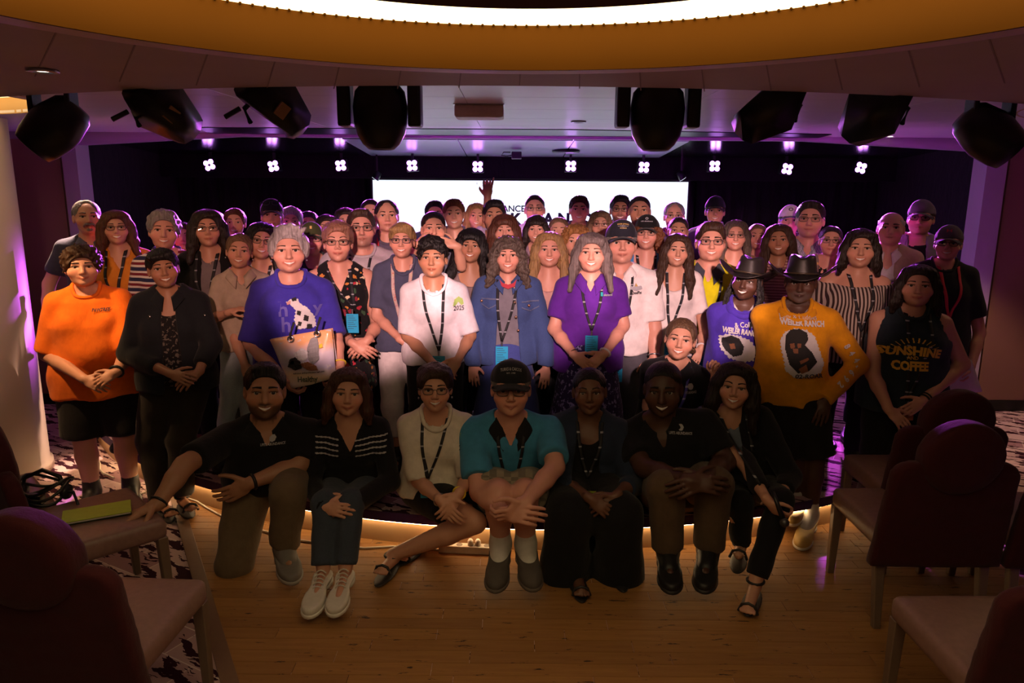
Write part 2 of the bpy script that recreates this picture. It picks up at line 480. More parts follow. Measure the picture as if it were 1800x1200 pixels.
def hair(style):
    if style in HAIR: return HAIR[style]
    st = .0062
    fr = strands(.0026, 46)
    if style == 'short': P_, C, N = [shell(.011), ell((0, -.045, .098), (.052, .030, .020), k=.02)], [face_cut(.070), below(.0, -.075), ear_cut], fr
    elif style == 'quiff': P_, C, N = [shell(.011), ell((.004, -.048, .088), (.060, .042, .034), k=.03)], [face_cut(.066), below(.0, -.075), ear_cut], add(fr, lumps(.003, 60))
    elif style == 'buzz': P_, C, N = [shell(.005)], [face_cut(.076), below(.005, -.075), ear_cut], None
    elif style == 'recede': P_, C, N = [shell(.009)], [face_cut(.092, .060), below(.0, -.07), ear_cut, lambda x, y, z: -E_((0, -.078, .098), (.044, .040, .036))(x, y, z)], fr
    elif style == 'bald': P_, C, N = [shell(.006)], [face_cut(.085, .068), below(.0, -.07), ear_cut, lambda x, y, z: z - .058 - .0 * x], fr
    elif style == 'caphair': P_, C, N = [shell(.010)], [face_cut(.075), below(.0, -.075), ear_cut, lambda x, y, z: z - .062], fr
    elif style == 'capcurl': P_, C, N = [shell(.022)] + curtain(-.01, .10, .032, .022) + backsheet(.1, .1), [face_cut(.06, .06), lambda x, y, z: z - .045], lumps(.012, 95)
    elif style == 'pixie': P_, C, N = [shell(.017), ell((.015, -.060, .082), (.055, .028, .026), k=.02), ell((0, .05, .075), (.08, .07, .05), k=.03)], [face_cut(.062, .060), below(-.02, -.085)], add(fr, lumps(.006, 55))
    elif style == 'pixieside': P_, C, N = [shell(.015), ell((-.028, -.070, .072), (.050, .026, .024), k=.02), ell((.03, -.055, .085), (.04, .03, .03), k=.02)], [face_cut(.050, .062), below(-.01, -.085), ear_cut], add(fr, lumps(.003, 50))
    elif style == 'spiky': P_, C, N = [shell(.016), ell((0, -.035, .115), (.055, .045, .030), k=.02)] + [cap((x, y, .09), (x * 1.5 + .01, y * 1.25 - .01, .145 - abs(x) * .4), .016, .004, k=.014) for x in (-.045, -.02, .005, .03, .05) for y in (-.045, -.005, .04)] + [ell((.078, -.005, .02), (.022, .04, .06), k=.02), ell((-.076, .0, .02), (.018, .04, .05), k=.02)], [face_cut(.066, .062), below(-.05, -.085)], add(fr, lumps(.005, 75))
    elif style == 'curly': P_, C, N = [shell(.026), ell((0, -.04, .10), (.068, .045, .038), k=.03)], [face_cut(.056, .060), below(-.045, -.09)], lumps(.013, 100)
    elif style == 'curlygrey': P_, C, N = [shell(.020), ell((0, -.03, .10), (.062, .045, .030), k=.03)], [face_cut(.064, .062), below(-.03, -.085)], lumps(.009, 85, 1)
    elif style == 'curlytop': P_, C, N = [shell(.012), ell((-.005, -.045, .100), (.070, .048, .040), k=.02), ell((-.045, -.068, .070), (.034, .028, .032), k=.02), ell((-.02, -.078, .078), (.03, .022, .024), k=.02), ell((-.066, -.03, .03), (.018, .03, .045), k=.02)], [face_cut(.050, .057), below(-.03, -.085)], lumps(.010, 105)
    elif style == 'curlybob': P_, C, N = [shell(.024), ell((0, -.068, .062), (.062, .026, .026), k=.015)] + curtain(-.0, .10, .040, .024) + backsheet(.11, .105), [face_cut(.040, .052)], add(lumps(.011, 85), fr)
    elif style == 'curlyblond': P_, C, N = [shell(.024), ell((0, -.045, .085), (.070, .045, .035), k=.02)] + curtain(-.0, .06, .038, .022) + backsheet(.06, .1), [face_cut(.060, .055)], lumps(.014, 120)
    elif style == 'bob': P_, C, N = [shell(.014), ell((.02, -.05, .082), (.055, .034, .026), k=.02)] + curtain(-.0, .06, .030, .010) + backsheet(.06), [face_cut(.066, .057)], add(fr, strands(.002, 21))
    elif style == 'bobside': P_, C, N = [shell(.015), ell((.025, -.068, .070), (.050, .026, .030), k=.02), ell((-.035, -.05, .085), (.04, .03, .03), k=.02)] + curtain(-.02, .13, .030, .018) + backsheet(.12), [face_cut(.055, .057)], add(fr, strands(.003, 21))
    elif style == 'bangs': P_, C, N = [shell(.016), ell((0, -.070, .055), (.064, .026, .028), k=.015)] + curtain(-.0, .08, .028, .008) + backsheet(.08), [face_cut(.036, .054)], add(fr, strands(.002, 30))
    elif style == 'longbangs': P_, C, N = [shell(.022), ell((0, -.070, .062), (.064, .028, .030), k=.015)] + curtain(-.05, .20, .038, .020) + backsheet(.24, .11), [face_cut(.042, .054)], add(fr, lumps(.004, 50))
    elif style == 'long': P_, C, N = [shell(.015)] + curtain(-.045, .18, .030, .010) + backsheet(.2), [face_cut(.074, .056)], add(fr, strands(.003, 19))
    elif style == 'longwavy': P_, C, N = [shell(.016), ell((0, -.045, .088), (.06, .03, .025), k=.02)] + curtain(-.055, .24, .033, .014) + backsheet(.22), [face_cut(.070, .056)], add(fr, lumps(.006, 48))
    elif style == 'longfull': P_, C, N = [shell(.020), ell((.01, -.045, .092), (.06, .035, .028), k=.02)] + curtain(-.02, .13, .038, .018) + backsheet(.14, .1), [face_cut(.068, .056)], add(fr, lumps(.005, 45))
    elif style == 'longside': P_, C, N = [shell(.017), ell((.02, -.055, .085), (.06, .035, .028), k=.02)] + curtain(-.02, .12, .036, .020) + backsheet(.13, .095), [face_cut(.064, .054)], add(fr, lumps(.005, 52))
    elif style == 'tied': P_, C, N = [shell(.007), ell((0, .11, .03), (.03, .03, .03), k=.02)], [face_cut(.074, .063), below(.0, -.07), ear_cut], strands(.0015, 50)
    elif style == 'loosetied': P_, C, N = [shell(.012), ell((0, .11, .03), (.035, .035, .035), k=.02)] + [cap((s * .066, -.045, .05), (s * .078, -.045, -.10), .008, .004, k=.01) for s in (-1, 1)], [face_cut(.070, .061), below(-.02, -.08)], add(fr, lumps(.003, 60))
    elif style == 'pony': P_, C, N = [shell(.010), cap((.05, .07, -.03), (.085, .03, -.12), .026, .030, k=.02), cap((.085, .03, -.12), (.10, -.02, -.20), .030, .010, k=.02), cap((.05, -.055, .07), (.080, -.045, -.03), .008, .004, k=.01), cap((-.045, -.06, .07), (-.076, -.045, -.05), .007, .003, k=.01)], [face_cut(.072, .062), below(-.01, -.08)], fr
    elif style == 'braids':
        P_ = [shell(.010)]
        rr = random.Random(3)
        for s in (-1, 1):
            for i in range(7):
                x = s * (.060 + .030 * rr.random()); y = -.05 + .10 * rr.random()
                P_.append(cap((s * .07, y, .02), (x + s * .02, y - .02, -.10), .008, .008, k=.004))
                P_.append(cap((x + s * .02, y - .02, -.10), (x + s * .015, y - .06, -.20 - .1 * rr.random()), .008, .006, k=.004))
        C, N = [face_cut(.066, .060), lambda x, y, z: z - .06], lumps(.003, 160)
    elif style == 'beard': P_, C, N = [ell((0, -.034, -.078), (.059, .058, .046), k=.02), ell((0, -.086, -.052), (.030, .014, .007), k=.01)], [lambda x, y, z: -E_((0, -.10, -.068), (.026, .03, .0085))(x, y, z), lambda x, y, z: z + .045 - .5 * np.abs(x), lambda x, y, z: y - .0], lumps(.002, 150)
    elif style == 'goatee': P_, C, N = [ell((0, -.079, -.094), (.026, .021, .024), k=.01), ell((.022, -.088, -.066), (.007, .010, .02), k=.01), ell((-.022, -.088, -.066), (.007, .010, .02), k=.01), ell((0, -.095, -.054), (.026, .010, .007), k=.01)], [lambda x, y, z: -E_((0, -.10, -.068), (.019, .03, .0085))(x, y, z)], lumps(.0015, 150)
    elif style == 'moustache': P_, C, N = [ell((.014, -.098, -.056), (.020, .010, .009), k=.008), ell((-.014, -.098, -.056), (.020, .010, .009), k=.008), ell((.030, -.088, -.066), (.008, .008, .012), k=.008), ell((-.030, -.088, -.066), (.008, .008, .012), k=.008), ell((0, -.085, -.092), (.020, .012, .014), k=.005)], [], lumps(.0015, 150); st = .005
    else: raise KeyError(style)
    if style in ('beard', 'goatee'): st = .005
    V, F = solid(P_, st, 0, C, N)
    HAIR[style] = mesh_np('hair', V, F)
    return HAIR[style]

# ------------------------------------------------------------------ hats and spectacles (head-local)
GEAR = {}
def grid_solid(top, bot):
    "close two equal grids (n,m,3) into one solid"
    n, m, _ = top.shape; V = np.concatenate([top.reshape(-1, 3), bot.reshape(-1, 3)]); o = n * m; F = []
    for i in range(n - 1):
        for j in range(m - 1):
            a, b, c, d = i * m + j, i * m + j + 1, (i + 1) * m + j + 1, (i + 1) * m + j
            F += [(a, b, c, d), (o + d, o + c, o + b, o + a)]
    for i in range(n - 1):
        F += [(i * m, (i + 1) * m, o + (i + 1) * m, o + i * m), ((i + 1) * m + m - 1, i * m + m - 1, o + i * m + m - 1, o + (i + 1) * m + m - 1)]
    for j in range(m - 1):
        F += [(j + 1, j, o + j, o + j + 1), ((n - 1) * m + j, (n - 1) * m + j + 1, o + (n - 1) * m + j + 1, o + (n - 1) * m + j)]
    return V, np.array(F)
def gear(kind):
    if kind in GEAR: return GEAR[kind]
    if kind == 'cap':
        C, N = [lambda x, y, z: (.030 + .0 * x) - z], None
        V, F = solid([ell((0, .016, .040), (.086, .105, .092), k=.01), ell((0, -.045, .075), (.062, .050, .058), k=.03), ell((0, .016, .133), (.010, .010, .006), k=.004)], .0065, 0, C, lambda x, y, z: .0012 * np.cos(np.arctan2(x, y) * 6) ** 8)
    elif kind == 'brim':
        n, m = 15, 7; g = np.zeros((n, m, 3))
        for i, u in enumerate(np.linspace(-1, 1, n)):
            for j, v in enumerate(np.linspace(0, 1, m)):
                x = .080 * u * (1 - .10 * v); y0 = .016 - .100 * math.sqrt(max(0, 1 - (u * .92) ** 2)); ext = .074 * math.sqrt(max(0, 1 - abs(u) ** 2.6))
                g[i, j] = (x, y0 - ext * v, .036 - .026 * u * u - .016 * v)
        V, F = grid_solid(g, g - np.array([0, 0, .005]))
    elif kind == 'cowboy':
        n, m = 33, 8; g = np.zeros((n, m, 3))
        for i, a in enumerate(np.linspace(0, 2 * math.pi, n)):
            for j, v in enumerate(np.linspace(0, 1, m)):
                ca, sa = math.cos(a), math.sin(a)
                rx, ry = .078 + .110 * v, .098 + .095 * v
                up = .070 * (abs(ca) ** 2.0) * v ** 1.9 - .012 * abs(ca) * v * (1 - v) * 4 - .032 * abs(sa) ** 3 * v
                g[i, j] = (rx * ca * (1 - .08 * v * abs(ca)), .012 + ry * sa, .040 + up)
        V, F = grid_solid(g, g - np.array([0, 0, .005]))
    elif kind == 'crown':
        def crown_f(x, y, z):
            h = np.clip((z - .036) / .125, 0, 1)
            w_, d_ = .083 - .020 * h, .104 - .022 * h
            fr = np.clip(-(y - .014) / d_, 0, 1)
            w_ = w_ * (1 - .28 * fr * h)
            e = ((np.abs(x) / w_) ** 2.5 + (np.abs(y - .014) / d_) ** 2.5) ** .4
            top = .158 - .016 * fr ** 2 - .030 * np.exp(-(x / .022) ** 2) * np.clip(1.1 - ((y - .014) / .085) ** 2, 0, 1)
            a_, b_ = (e - 1) * .075 + .018, z - top + .018
            return np.sqrt(np.maximum(a_, 0) ** 2 + np.maximum(b_, 0) ** 2) + np.minimum(np.maximum(a_, b_), 0) - .018
        V, F = solid([Pr(crown_f, (-.09, -.095, .03), (.09, .123, .17))], .006, 0, [lambda x, y, z: .036 - z], None)
    elif kind == 'hatband':
        pts = [(.085 * math.cos(a), .014 + .105 * math.sin(a), .047) for a in np.linspace(0, 2 * math.pi, 40, endpoint=False)]
        V, F = tube_np(pts, .005, 6, True)
    elif kind == 'glasses':
        parts = []
        for s in (-1, 1):
            pts = []
            for a in np.linspace(0, 2 * math.pi, 20, endpoint=False):
                c, q = math.cos(a), math.sin(a)
                pts.append((s * .033 + .0245 * np.sign(c) * abs(c) ** .7, -.098 + .006 * abs((s * .033 + .0245 * c) / .058) ** 2, -.004 + .0175 * np.sign(q) * abs(q) ** .7))
            parts.append(tube_np(pts, .0021, 5, True))
            parts.append(tube_np([(s * .057, -.094, .004), (s * .074, -.085, .005), (s * .081, -.03, .002), (s * .083, .012, -.002)], .0019, 5))
        parts.append(tube_np([(-.009, -.099, .001), (0, -.104, .004), (.009, -.099, .001)], .002, 5))
        V, F = join_np(parts)
    elif kind == 'lens':
        n = 20
        def one(s):
            ring = [(s * .033 + .0235 * np.sign(math.cos(a)) * abs(math.cos(a)) ** .7, -.097, -.004 + .0165 * np.sign(math.sin(a)) * abs(math.sin(a)) ** .7) for a in np.linspace(0, 2 * math.pi, n, endpoint=False)]
            f = np.array([(s * .033, -.0985, -.004)] + ring); b_ = f + np.array([0, .0016, 0])
            V = np.concatenate([f, b_]); F = []
            for i in range(n):
                j = (i + 1) % n
                F += [(0, 1 + i, 1 + j, 0), (n + 1, n + 2 + j, n + 2 + i, n + 1), (1 + i, n + 2 + i, n + 2 + j, 1 + j)]
            return V, np.array(F)
        V, F = join_np([one(-1), one(1)])
    GEAR[kind] = mesh_np(kind, V, F) if kind != 'lens' else tri_clean(V, F)
    return GEAR[kind]
def tri_clean(V, F):
    me = D.meshes.new('lens')
    me.from_pydata([tuple(v) for v in V], [], [tuple(dict.fromkeys(int(i) for i in f)) for f in F]); me.update(); return me

# ------------------------------------------------------------------ hands
def unit(v): v = np.asarray(v, float); return v / (np.linalg.norm(v) + 1e-9)
def hand_prims(wr, d, n, side, curl=0.35, sc=1.0, fist=None, spread=1.0):
    "wr wrist, d direction of the hand, n palm normal, side +1/-1 which side the thumb leaves"
    wr = np.asarray(wr, float); d = unit(d); n = unit(n - d * (np.asarray(n) @ d)); t = np.cross(d, n) * side
    R = np.stack([t, n, d], 1)
    L = [ell(wr + d * .045 * sc, np.array([.0385, .0140, .049]) * sc, R, k=.008 * sc), cap(wr - d * .02, wr + d * .02 * sc, .024 * sc, .022 * sc, k=.015)]
    offs = (.029, .0098, -.0098, -.028); ln = ((.043, .027, .021), (.048, .031, .022), (.045, .029, .021), (.035, .022, .019))
    for i in range(4):
        c = curl[i] if hasattr(curl, '__len__') else curl
        b = wr + (d * (.080 - (.010 if i == 3 else 0) - .002 * abs(i - 1)) + t * offs[i]) * sc
        ang = c * .6; sp = offs[i] * 3.0 * spread; p = b
        for q in range(3):
            dd = unit(d * math.cos(ang) + n * math.sin(ang) + t * sp * math.cos(ang))
            e = p + dd * ln[i][q] * sc
            L.append(cap(p, e, (.0092, .0085, .0078)[q] * sc, (.0085, .0078, .0068)[q] * sc, k=.004 if q == 0 else .003))
            p = e; ang += c * (1.0 if q == 0 else .8)
    tc = 0.3 if fist is None else fist
    p = wr + (d * .022 + t * .028) * sc; dd = unit(d * .65 + t * .75 + n * .25 * (1 + tc))
    for q, l in enumerate((.040, .032, .026)):
        e = p + dd * l * sc
        L.append(cap(p, e, (.0125, .0105, .009)[q] * sc, (.0108, .0092, .0075)[q] * sc, k=.008 if q == 0 else .003))
        p = e; dd = unit(dd + d * .35 * tc * 2 - t * .55 * tc + n * .25 * tc)
    return L

# ------------------------------------------------------------------ people
SKINS = {'light': (.60, .305, .205), 'pink': (.64, .31, .225), 'tan': (.42, .205, .12), 'brown': (.155, .070, .042), 'dark': (.085, .038, .024)}
def srgb(h):
    h = h.lstrip('#'); c = [int(h[i:i + 2], 16) / 255 for i in (0, 2, 4)]
    return tuple(x / 12.92 if x <= .04045 else ((x + .055) / 1.055) ** 2.4 for x in c)
HC = {'black': (.010, .008, .008), 'dark': (.022, .012, .009), 'brown': (.055, .026, .014), 'auburn': (.11, .035, .016), 'red': (.22, .075, .03),
      'blond': (.42, .25, .10), 'dirty': (.22, .13, .07), 'grey': (.30, .27, .26), 'white': (.60, .57, .55), 'greybrown': (.13, .095, .075), 'curlyred': (.38, .17, .05), 'silver': (.44, .38, .38)}
PEOPLE = {}
ZERO = np.zeros(3)

def torso_profile(fem):
    if fem: return ([-.16, -.02, .16, .40, .60, .78, .90, .98, 1.04], [.12, .168, .160, .138, .152, .152, .118, .066, .04], [.08, .118, .112, .098, .106, .100, .080, .058, .035])
    return ([-.16, -.02, .16, .40, .60, .80, .92, .99, 1.04], [.12, .158, .158, .152, .166, .172, .138, .072, .045], [.08, .112, .115, .112, .120, .114, .088, .062, .04])
def torso_prim(Pv, Nb, S, F, fem, sb, bw, loose=0.0, down=False, k=.03):
    A = Nb - Pv; L = float(np.linalg.norm(A)); A = A / L
    T, W, Dp = (np.array(q, float) for q in torso_profile(fem))
    W = W * sb * bw; Dp = Dp * sb * (bw * .6 + .4) * (1.0 if bw < 1.15 else 1.06)
    if down:
        T = np.concatenate([[-1.2], T]); W = np.concatenate([[W[1] * 1.12], W]); Dp = np.concatenate([[Dp[1] * 1.1], Dp]); W[1] = W[2] * 1.10; W[2] *= 1.07; Dp[1] = Dp[2] * 1.08; Dp[2] *= 1.05
    if loose:
        lo = T < .66
        W = np.where(lo, W + loose * np.clip(W.max() - W, 0, 1), W); Dp = np.where(lo, Dp + loose * np.clip(Dp.max() * 1.04 - Dp, 0, 1), Dp)
    def f(x, y, z):
        px, py, pz = x - Pv[0], y - Pv[1], z - Pv[2]
        t = (px * A[0] + py * A[1] + pz * A[2]) / L
        u = px * S[0] + py * S[1] + pz * S[2]; v = px * F[0] + py * F[1] + pz * F[2]
        wq = np.interp(t, T, W); dq = np.interp(t, T, Dp)
        v = v + .012 * np.sin(np.clip(t, 0, 1) * 3.1)
        d = (np.sqrt((u / wq) ** 2 + (v / dq) ** 2) - 1) * np.minimum(wq, dq)
        lim = np.maximum((t - T[-1]) * L, (T[0] - t) * L)
        return np.maximum(d, lim)
    e = max(W.max(), Dp.max()); a, b = Pv + A * T[0] * L * (1 if not down else .45), Pv + A * T[-1] * L
    return Pr(f, np.minimum(a, b) - e * .9, np.maximum(a, b) + np.array([e * .9, e * .9, .02]), k)
def cutcap(a, b, ra, rb, k=.02):
    "capsule with a flat far end (sleeve, trouser leg)"
    c = cap(a, b, ra, rb, k); d = unit(np.asarray(b) - np.asarray(a)); bb = np.asarray(b, float); g = c.f
    def f(x, y, z): return np.maximum(g(x, y, z), (x - bb[0]) * d[0] + (y - bb[1]) * d[1] + (z - bb[2]) * d[2])
    return Pr(f, c.lo, c.hi, k)
def wrinkle(seed, A=.0035):
    a, b, c = seed * 1.7 % 6, seed * 2.9 % 6, seed * .77 % 6
    def f(x, y, z):
        return A * (np.sin(21 * x + 15 * z + a + 2.2 * np.sin(9 * z + b)) * .6 + np.sin(33 * z - 19 * x + 12 * y + c + 1.5 * np.sin(14 * x)) * .5)
    return f

class Person: pass
def person(key, cx, top, chin, Y, fl, label, sex='f', skin='light', hr='short', hc='brown', smile=1, yaw=0, roll=0, pitch=8, b=1.0, lod=1, hv=.014,
           shirt=('tee', 'grey'), pants=('pants', 'black'), neck='crew', shoes='shoe_black', arms=None, legs=None, byaw=0, pelvis=None, hem=-.24, loose=.6,
           belly=0, glasses=None, hat=None, extra=(), beard=None, wx=1.0, lift=0, bust=1.0, sleeve=.62, inner=None, lany=None, waist=.14, handpose=None, stub=0, headfwd=0, collar=None, leglen=1.0, nbo=None, hem_skirt=None, feet=None, stubc=(.035, .022, .018), hood=None):
    fem = 1 if sex == 'f' else 0
    a, c_ = P(cx, top, Y), P(cx, chin, Y)
    s = float(np.linalg.norm(a - c_)) / (.225 + hv)
    ch = P(cx, chin, Y - .07 * s)
    Hc = np.array([P(cx, (top + chin) / 2, Y)[0], Y, ch[2] + .108 * s])
    p = Person(); p.s, p.Hc, p.fem = s, Hc, fem
    sb = s * 1.0
    Nb = Hc + np.array([0, .030, -.160]) * s + (np.array(nbo) if nbo is not None else 0)
    Nb[0] -= math.sin(rad(roll)) * .07
    wx = wx * (1.055 + .012 * (sum(map(ord, key)) % 5 - 1))
    phi = -math.atan2(Hc[0], Hc[1]) * .85 + rad(yaw)
    M = Matrix.Translation(Hc) @ Matrix.Rotation(phi, 4, 'Z') @ Matrix.Rotation(rad(roll), 4, 'Y') @ Matrix.Rotation(rad(-pitch), 4, 'X') @ Matrix.Diagonal((s * wx, s, s, 1))
    Mi = np.array(M.inverted())
    fv = 2 if b > 1.15 else sum(map(ord, key)) % 3
    hp = HEADS[(fem, smile, fv)]

    def to_head(x, y, z):
        return tuple(Mi[i, 0] * x + Mi[i, 1] * y + Mi[i, 2] * z + Mi[i, 3] for i in range(3))
    def headf(x, y, z): return evalp(hp, *to_head(x, y, z)) * s
    headpr = Pr(headf, Hc - np.array([.10, .13, .205]) * s, Hc + np.array([.10, .13, .13]) * s, .018)
    # --- skeleton
    by = -math.atan2(Hc[0], Hc[1]) * .7 + rad(byaw)
    S = np.array([math.cos(by), math.sin(by), 0])
    seated = pelvis is not None
    Ht = a[2] - fl
    if not seated:
        Pv = np.array([Nb[0], Nb[1] + .01, fl + .535 * Ht * leglen])
    else: Pv = np.array(pelvis, float)
    A = unit(Nb - Pv); S = unit(S - A * (S @ A)); F = np.cross(S, A)
    sw = (.150 if fem else .172) * sb * (.55 + .45 * b)
    sh = {-1: Nb - A * .060 * sb - S * sw, 1: Nb - A * .060 * sb + S * sw}
    arms = arms or {}
    el, wr, hd = {}, {}, {}
    ul = .285 * sb
    for q, nm in ((-1, 'l'), (1, 'r')):
        if nm in arms:
            e, w_ = arms[nm][0], arms[nm][1]
            el[q], wr[q] = P(*e), P(*w_)
            hd[q] = P(*arms[nm][2]) if len(arms[nm]) > 2 else wr[q] + unit(wr[q] - el[q]) * .1
        else:
            el[q] = sh[q] + S * q * (.05 if lod < 2 else .015) * sb * b + A * (-.27 * sb) - F * .02
            wr[q] = el[q] + F * .06 * sb - A * .235 * sb + S * q * .005
            hd[q] = wr[q] + np.array([0, -.02, -.1])
    if (handpose or {}).get('l') == 'clasp': wr[-1] = wr[-1] + F * .03; hd[-1] = hd[-1] + F * .03
    hip = {q: Pv + S * q * .088 * sb * (.6 + .4 * b) - A * .02 for q in (-1, 1)}
    kn, an, toe = {}, {}, {}
    for q, nm in ((-1, 'l'), (1, 'r')):
        if legs and nm in legs:
            kn[q], an[q] = P(*legs[nm][0]), P(*legs[nm][1])
            toe[q] = P(*legs[nm][2]) if len(legs[nm]) > 2 else an[q] + np.array([F[0] * .15, -.15, -.05])
        else:
            base = hip[q] + S * q * .012
            kn[q] = np.array([base[0], base[1] - .01, fl + .275 * Ht]); an[q] = np.array([base[0], base[1] + .015, fl + .075])
            toe[q] = an[q] + F * .16 * sb + S * q * .03 - np.array([0, 0, .05])
        toe[q][2] = max(toe[q][2], fl + .028)
    p.__dict__.update(dict(Nb=Nb, Pv=Pv, A=A, S=S, F=F, sh=sh, el=el, wr=wr, an=an, kn=kn, M=M, sb=sb, b=b, fl=fl))
    # --- body distance field
    ab = (.5 + .5 * b) * sb * (.92 if fem else 1.04)
    T0 = [torso_prim(Pv, Nb, S, F, fem, sb, b)]
    if fem:
        for q in (-1, 1): T0.append(ell(Pv + (Nb - Pv) * .63 + S * q * .068 * sb * b + F * .070 * sb * b, np.array([.062, .052, .064]) * sb * (.4 + .6 * b) * bust, k=.04))
    if belly: T0.append(ell(Pv + (Nb - Pv) * .28 + F * .05 * sb * b, np.array([.125, .10, .12]) * sb * belly, k=.06))
    for q in (-1, 1): T0.append(cap(Nb + A * .035 * sb + S * q * .02, sh[q] + A * .004, .034 * sb, .044 * ab, k=.035))
    Sl = {q: [cap(sh[q], el[q], .050 * ab, .039 * ab, k=.025)] for q in (-1, 1)}
    Fo = {q: [cap(el[q], el[q] + (wr[q] - el[q]) * .35, .039 * ab, .038 * ab, k=.02), cap(el[q] + (wr[q] - el[q]) * .35, wr[q], .038 * ab, .0245 * ab, k=.02)] for q in (-1, 1)}
    Lg = []
    lb = (.45 + .55 * b) * sb
    for q in (-1, 1):
        Lg += [cap(hip[q], kn[q], .086 * lb, .056 * lb, k=.03), cap(kn[q], kn[q] + (an[q] - kn[q]) * .35, .054 * lb, .055 * lb, k=.02), cap(kn[q] + (an[q] - kn[q]) * .35, an[q], .055 * lb, .035 * lb, k=.02)]
        Lg += [cap(an[q] + unit(an[q] - toe[q]) * .03 + np.array([0, 0, -.035]), toe[q], (.032 if feet == 'bare' else .023) * sb, (.024 if feet == 'bare' else .017) * sb, k=.015)]
        if feet == 'bare':
            side = np.cross(unit(toe[q] - an[q]), [0, 0, 1])
            for i in range(5):
                Lg.append(cap(toe[q] + side * (i - 2) * .015, toe[q] + side * (i - 2) * .017 + unit(toe[q] - an[q]) * np.array([1, 1, .2]) * (.035 - .004 * abs(i - 1.5)), .0095, .0085, k=.004))
    Hn = []; zones = [[], [], []]
    hz = {0: .0055, 1: .0065, 2: .0085}[lod]
    for q, nm in ((-1, 'l'), (1, 'r')):
        d = unit(hd[q] - wr[q]); hs = .98 * sb * (.95 if fem else 1.05)
        pose = (handpose or {}).get(nm, 'relax')
        n = np.array([-q * .6, .25, -.25]) if nm not in arms else -F
        side = q
        kw = dict(curl=.38)
        if pose == 'clasp': n = np.array([-q * .15, .75, -.45]); kw = dict(curl=.5)
        elif pose == 'flat': n = np.array([0, -.1, -1.0]); kw = dict(curl=.10); side = q
        elif pose == 'fist': n = np.array([-q * .5, -.6, .3]); kw = dict(curl=1.25, fist=.8)
        elif pose == 'grip': n = np.array([-q * .9, .2, -.3]); kw = dict(curl=.85, fist=.6)
        elif pose == 'shaka': n = np.array([.2, 1.0, 0]); kw = dict(curl=(1.35, 1.45, 1.4, .05), fist=.22, spread=2.6); side = -q
        elif pose == 'up': n = np.array([0, -1.0, 0]); kw = dict(curl=.3); 
        # thumb must leave on the body's inner/upper side: t = d x n * side
        t = np.cross(d, unit(n - d * (n @ d)))
        want = {'flat': np.array([-q, -.3, 0]), 'shaka': np.array([-1.0, 0, 0])}.get(pose, np.array([-q * .6, -.5, .6]))
        side = 1 if t @ want > 0 else -1
        Hn += hand_prims(wr[q], d, n, side, sc=hs, **kw)
        vis = nm in arms
        st = .0055 if (vis and lod == 0) else (.0075 if vis else .0125)
        lo = np.minimum(wr[q], wr[q] + d * .19) - .05; hi = np.maximum(wr[q], wr[q] + d * .19) + .05
        for i in range(3): zones[i].append((lo[i], hi[i], st))
    for i, (l_, h_) in enumerate(((-.092, .092), (-.122, .115), (-.15, .122))): zones[i].append((Hc[i] + l_ * s, Hc[i] + h_ * s, hz))
    body = T0 + Sl[-1] + Sl[1] + Fo[-1] + Fo[1] + Lg + Hn + [headpr]
    if feet == 'bare':
        for q in (-1, 1):
            for i in range(2): zones[i].append((toe[q][i] - .06, toe[q][i] + .06, .008))
            zones[2].append((fl - .02, fl + .08, .008))
    V, Fc = solid(body, {0: .019, 1: .024, 2: .032}[lod], 0, (), None, 1, zones)
    root = empty('person', (Pv[0], Pv[1], fl), label, 'person')
    R0 = np.array([Pv[0], Pv[1], fl]); p.root, p.R0 = root, R0
    me = mesh_np('body', V - R0, Fc)
    # --- true skin colours (lips, lids, cheeks, stubble)
    base = np.array(SKINS[skin] if isinstance(skin, str) else skin)
    col = np.tile(np.append(base, 1.0), (len(V), 1))
    x, y, z = to_head(V[:, 0], V[:, 1], V[:, 2])
    inh = (np.abs(x) < .1) & (np.abs(z) < .13) & (np.abs(y) < .13)
    ck = np.exp(-(((np.abs(x) - .042) / .02) ** 2 + ((z + .036) / .022) ** 2)) * (y < -.03) * inh
    col[:, :3] *= 1 + ck[:, None] * np.array([.10, -.10, -.10])
    up = (.001, .0075, .0055)[smile]
    mw = (.024, .029, .027)[smile]
    zl = -.0695 + up * (x / mw) ** 2
    lip = (np.abs(x) < mw) * np.clip(1.25 - np.abs(z - zl) / (.0105 if smile == 1 else .0085), 0, 1) * (y < -.072) * inh
    lc = base * np.array([.88, .52, .50]) if fem else base * np.array([.85, .62, .60])
    col[:, :3] = col[:, :3] * (1 - lip[:, None]) + lc * lip[:, None]
    if smile != 1:
        ln_ = (np.abs(x) < .022) * np.clip(1 - np.abs(z - zl + .001) / .004, 0, 1) * (y < -.07) * inh
        col[:, :3] *= 1 - .55 * ln_[:, None]
    lid = (np.abs(np.abs(x) - .032) < .019) * np.clip(1.3 - np.abs(z - .0045) / .004, 0, 1) * (y < -.07) * inh
    col[:, :3] *= 1 - .6 * np.clip(lid, 0, 1)[:, None]
    if stub:
        sb_ = np.clip(((-.045 - z) / .02), 0, 1) * (y < .0) * inh * (z > -.13)
        sb_ = np.maximum(sb_, np.clip(1.2 - np.abs(z + .052) / .010, 0, 1) * (np.abs(x) < .030) * (y < -.06) * inh)
        k_ = stub * np.clip(sb_, 0, 1)[:, None] * (1 - .9 * np.clip(lip, 0, 1)[:, None])
        col[:, :3] = col[:, :3] * (1 - k_) + np.array(stubc) * k_
    at = me.color_attributes.new('Col', 'FLOAT_COLOR', 'POINT'); at.data.foreach_set('color', col.astype(np.float32).ravel())
    link('body', me, root, skin_mat())
    # --- face parts, hair, head gear
    HM = Matrix.Translation(-Vector(R0)) @ M
    p.HM = HM
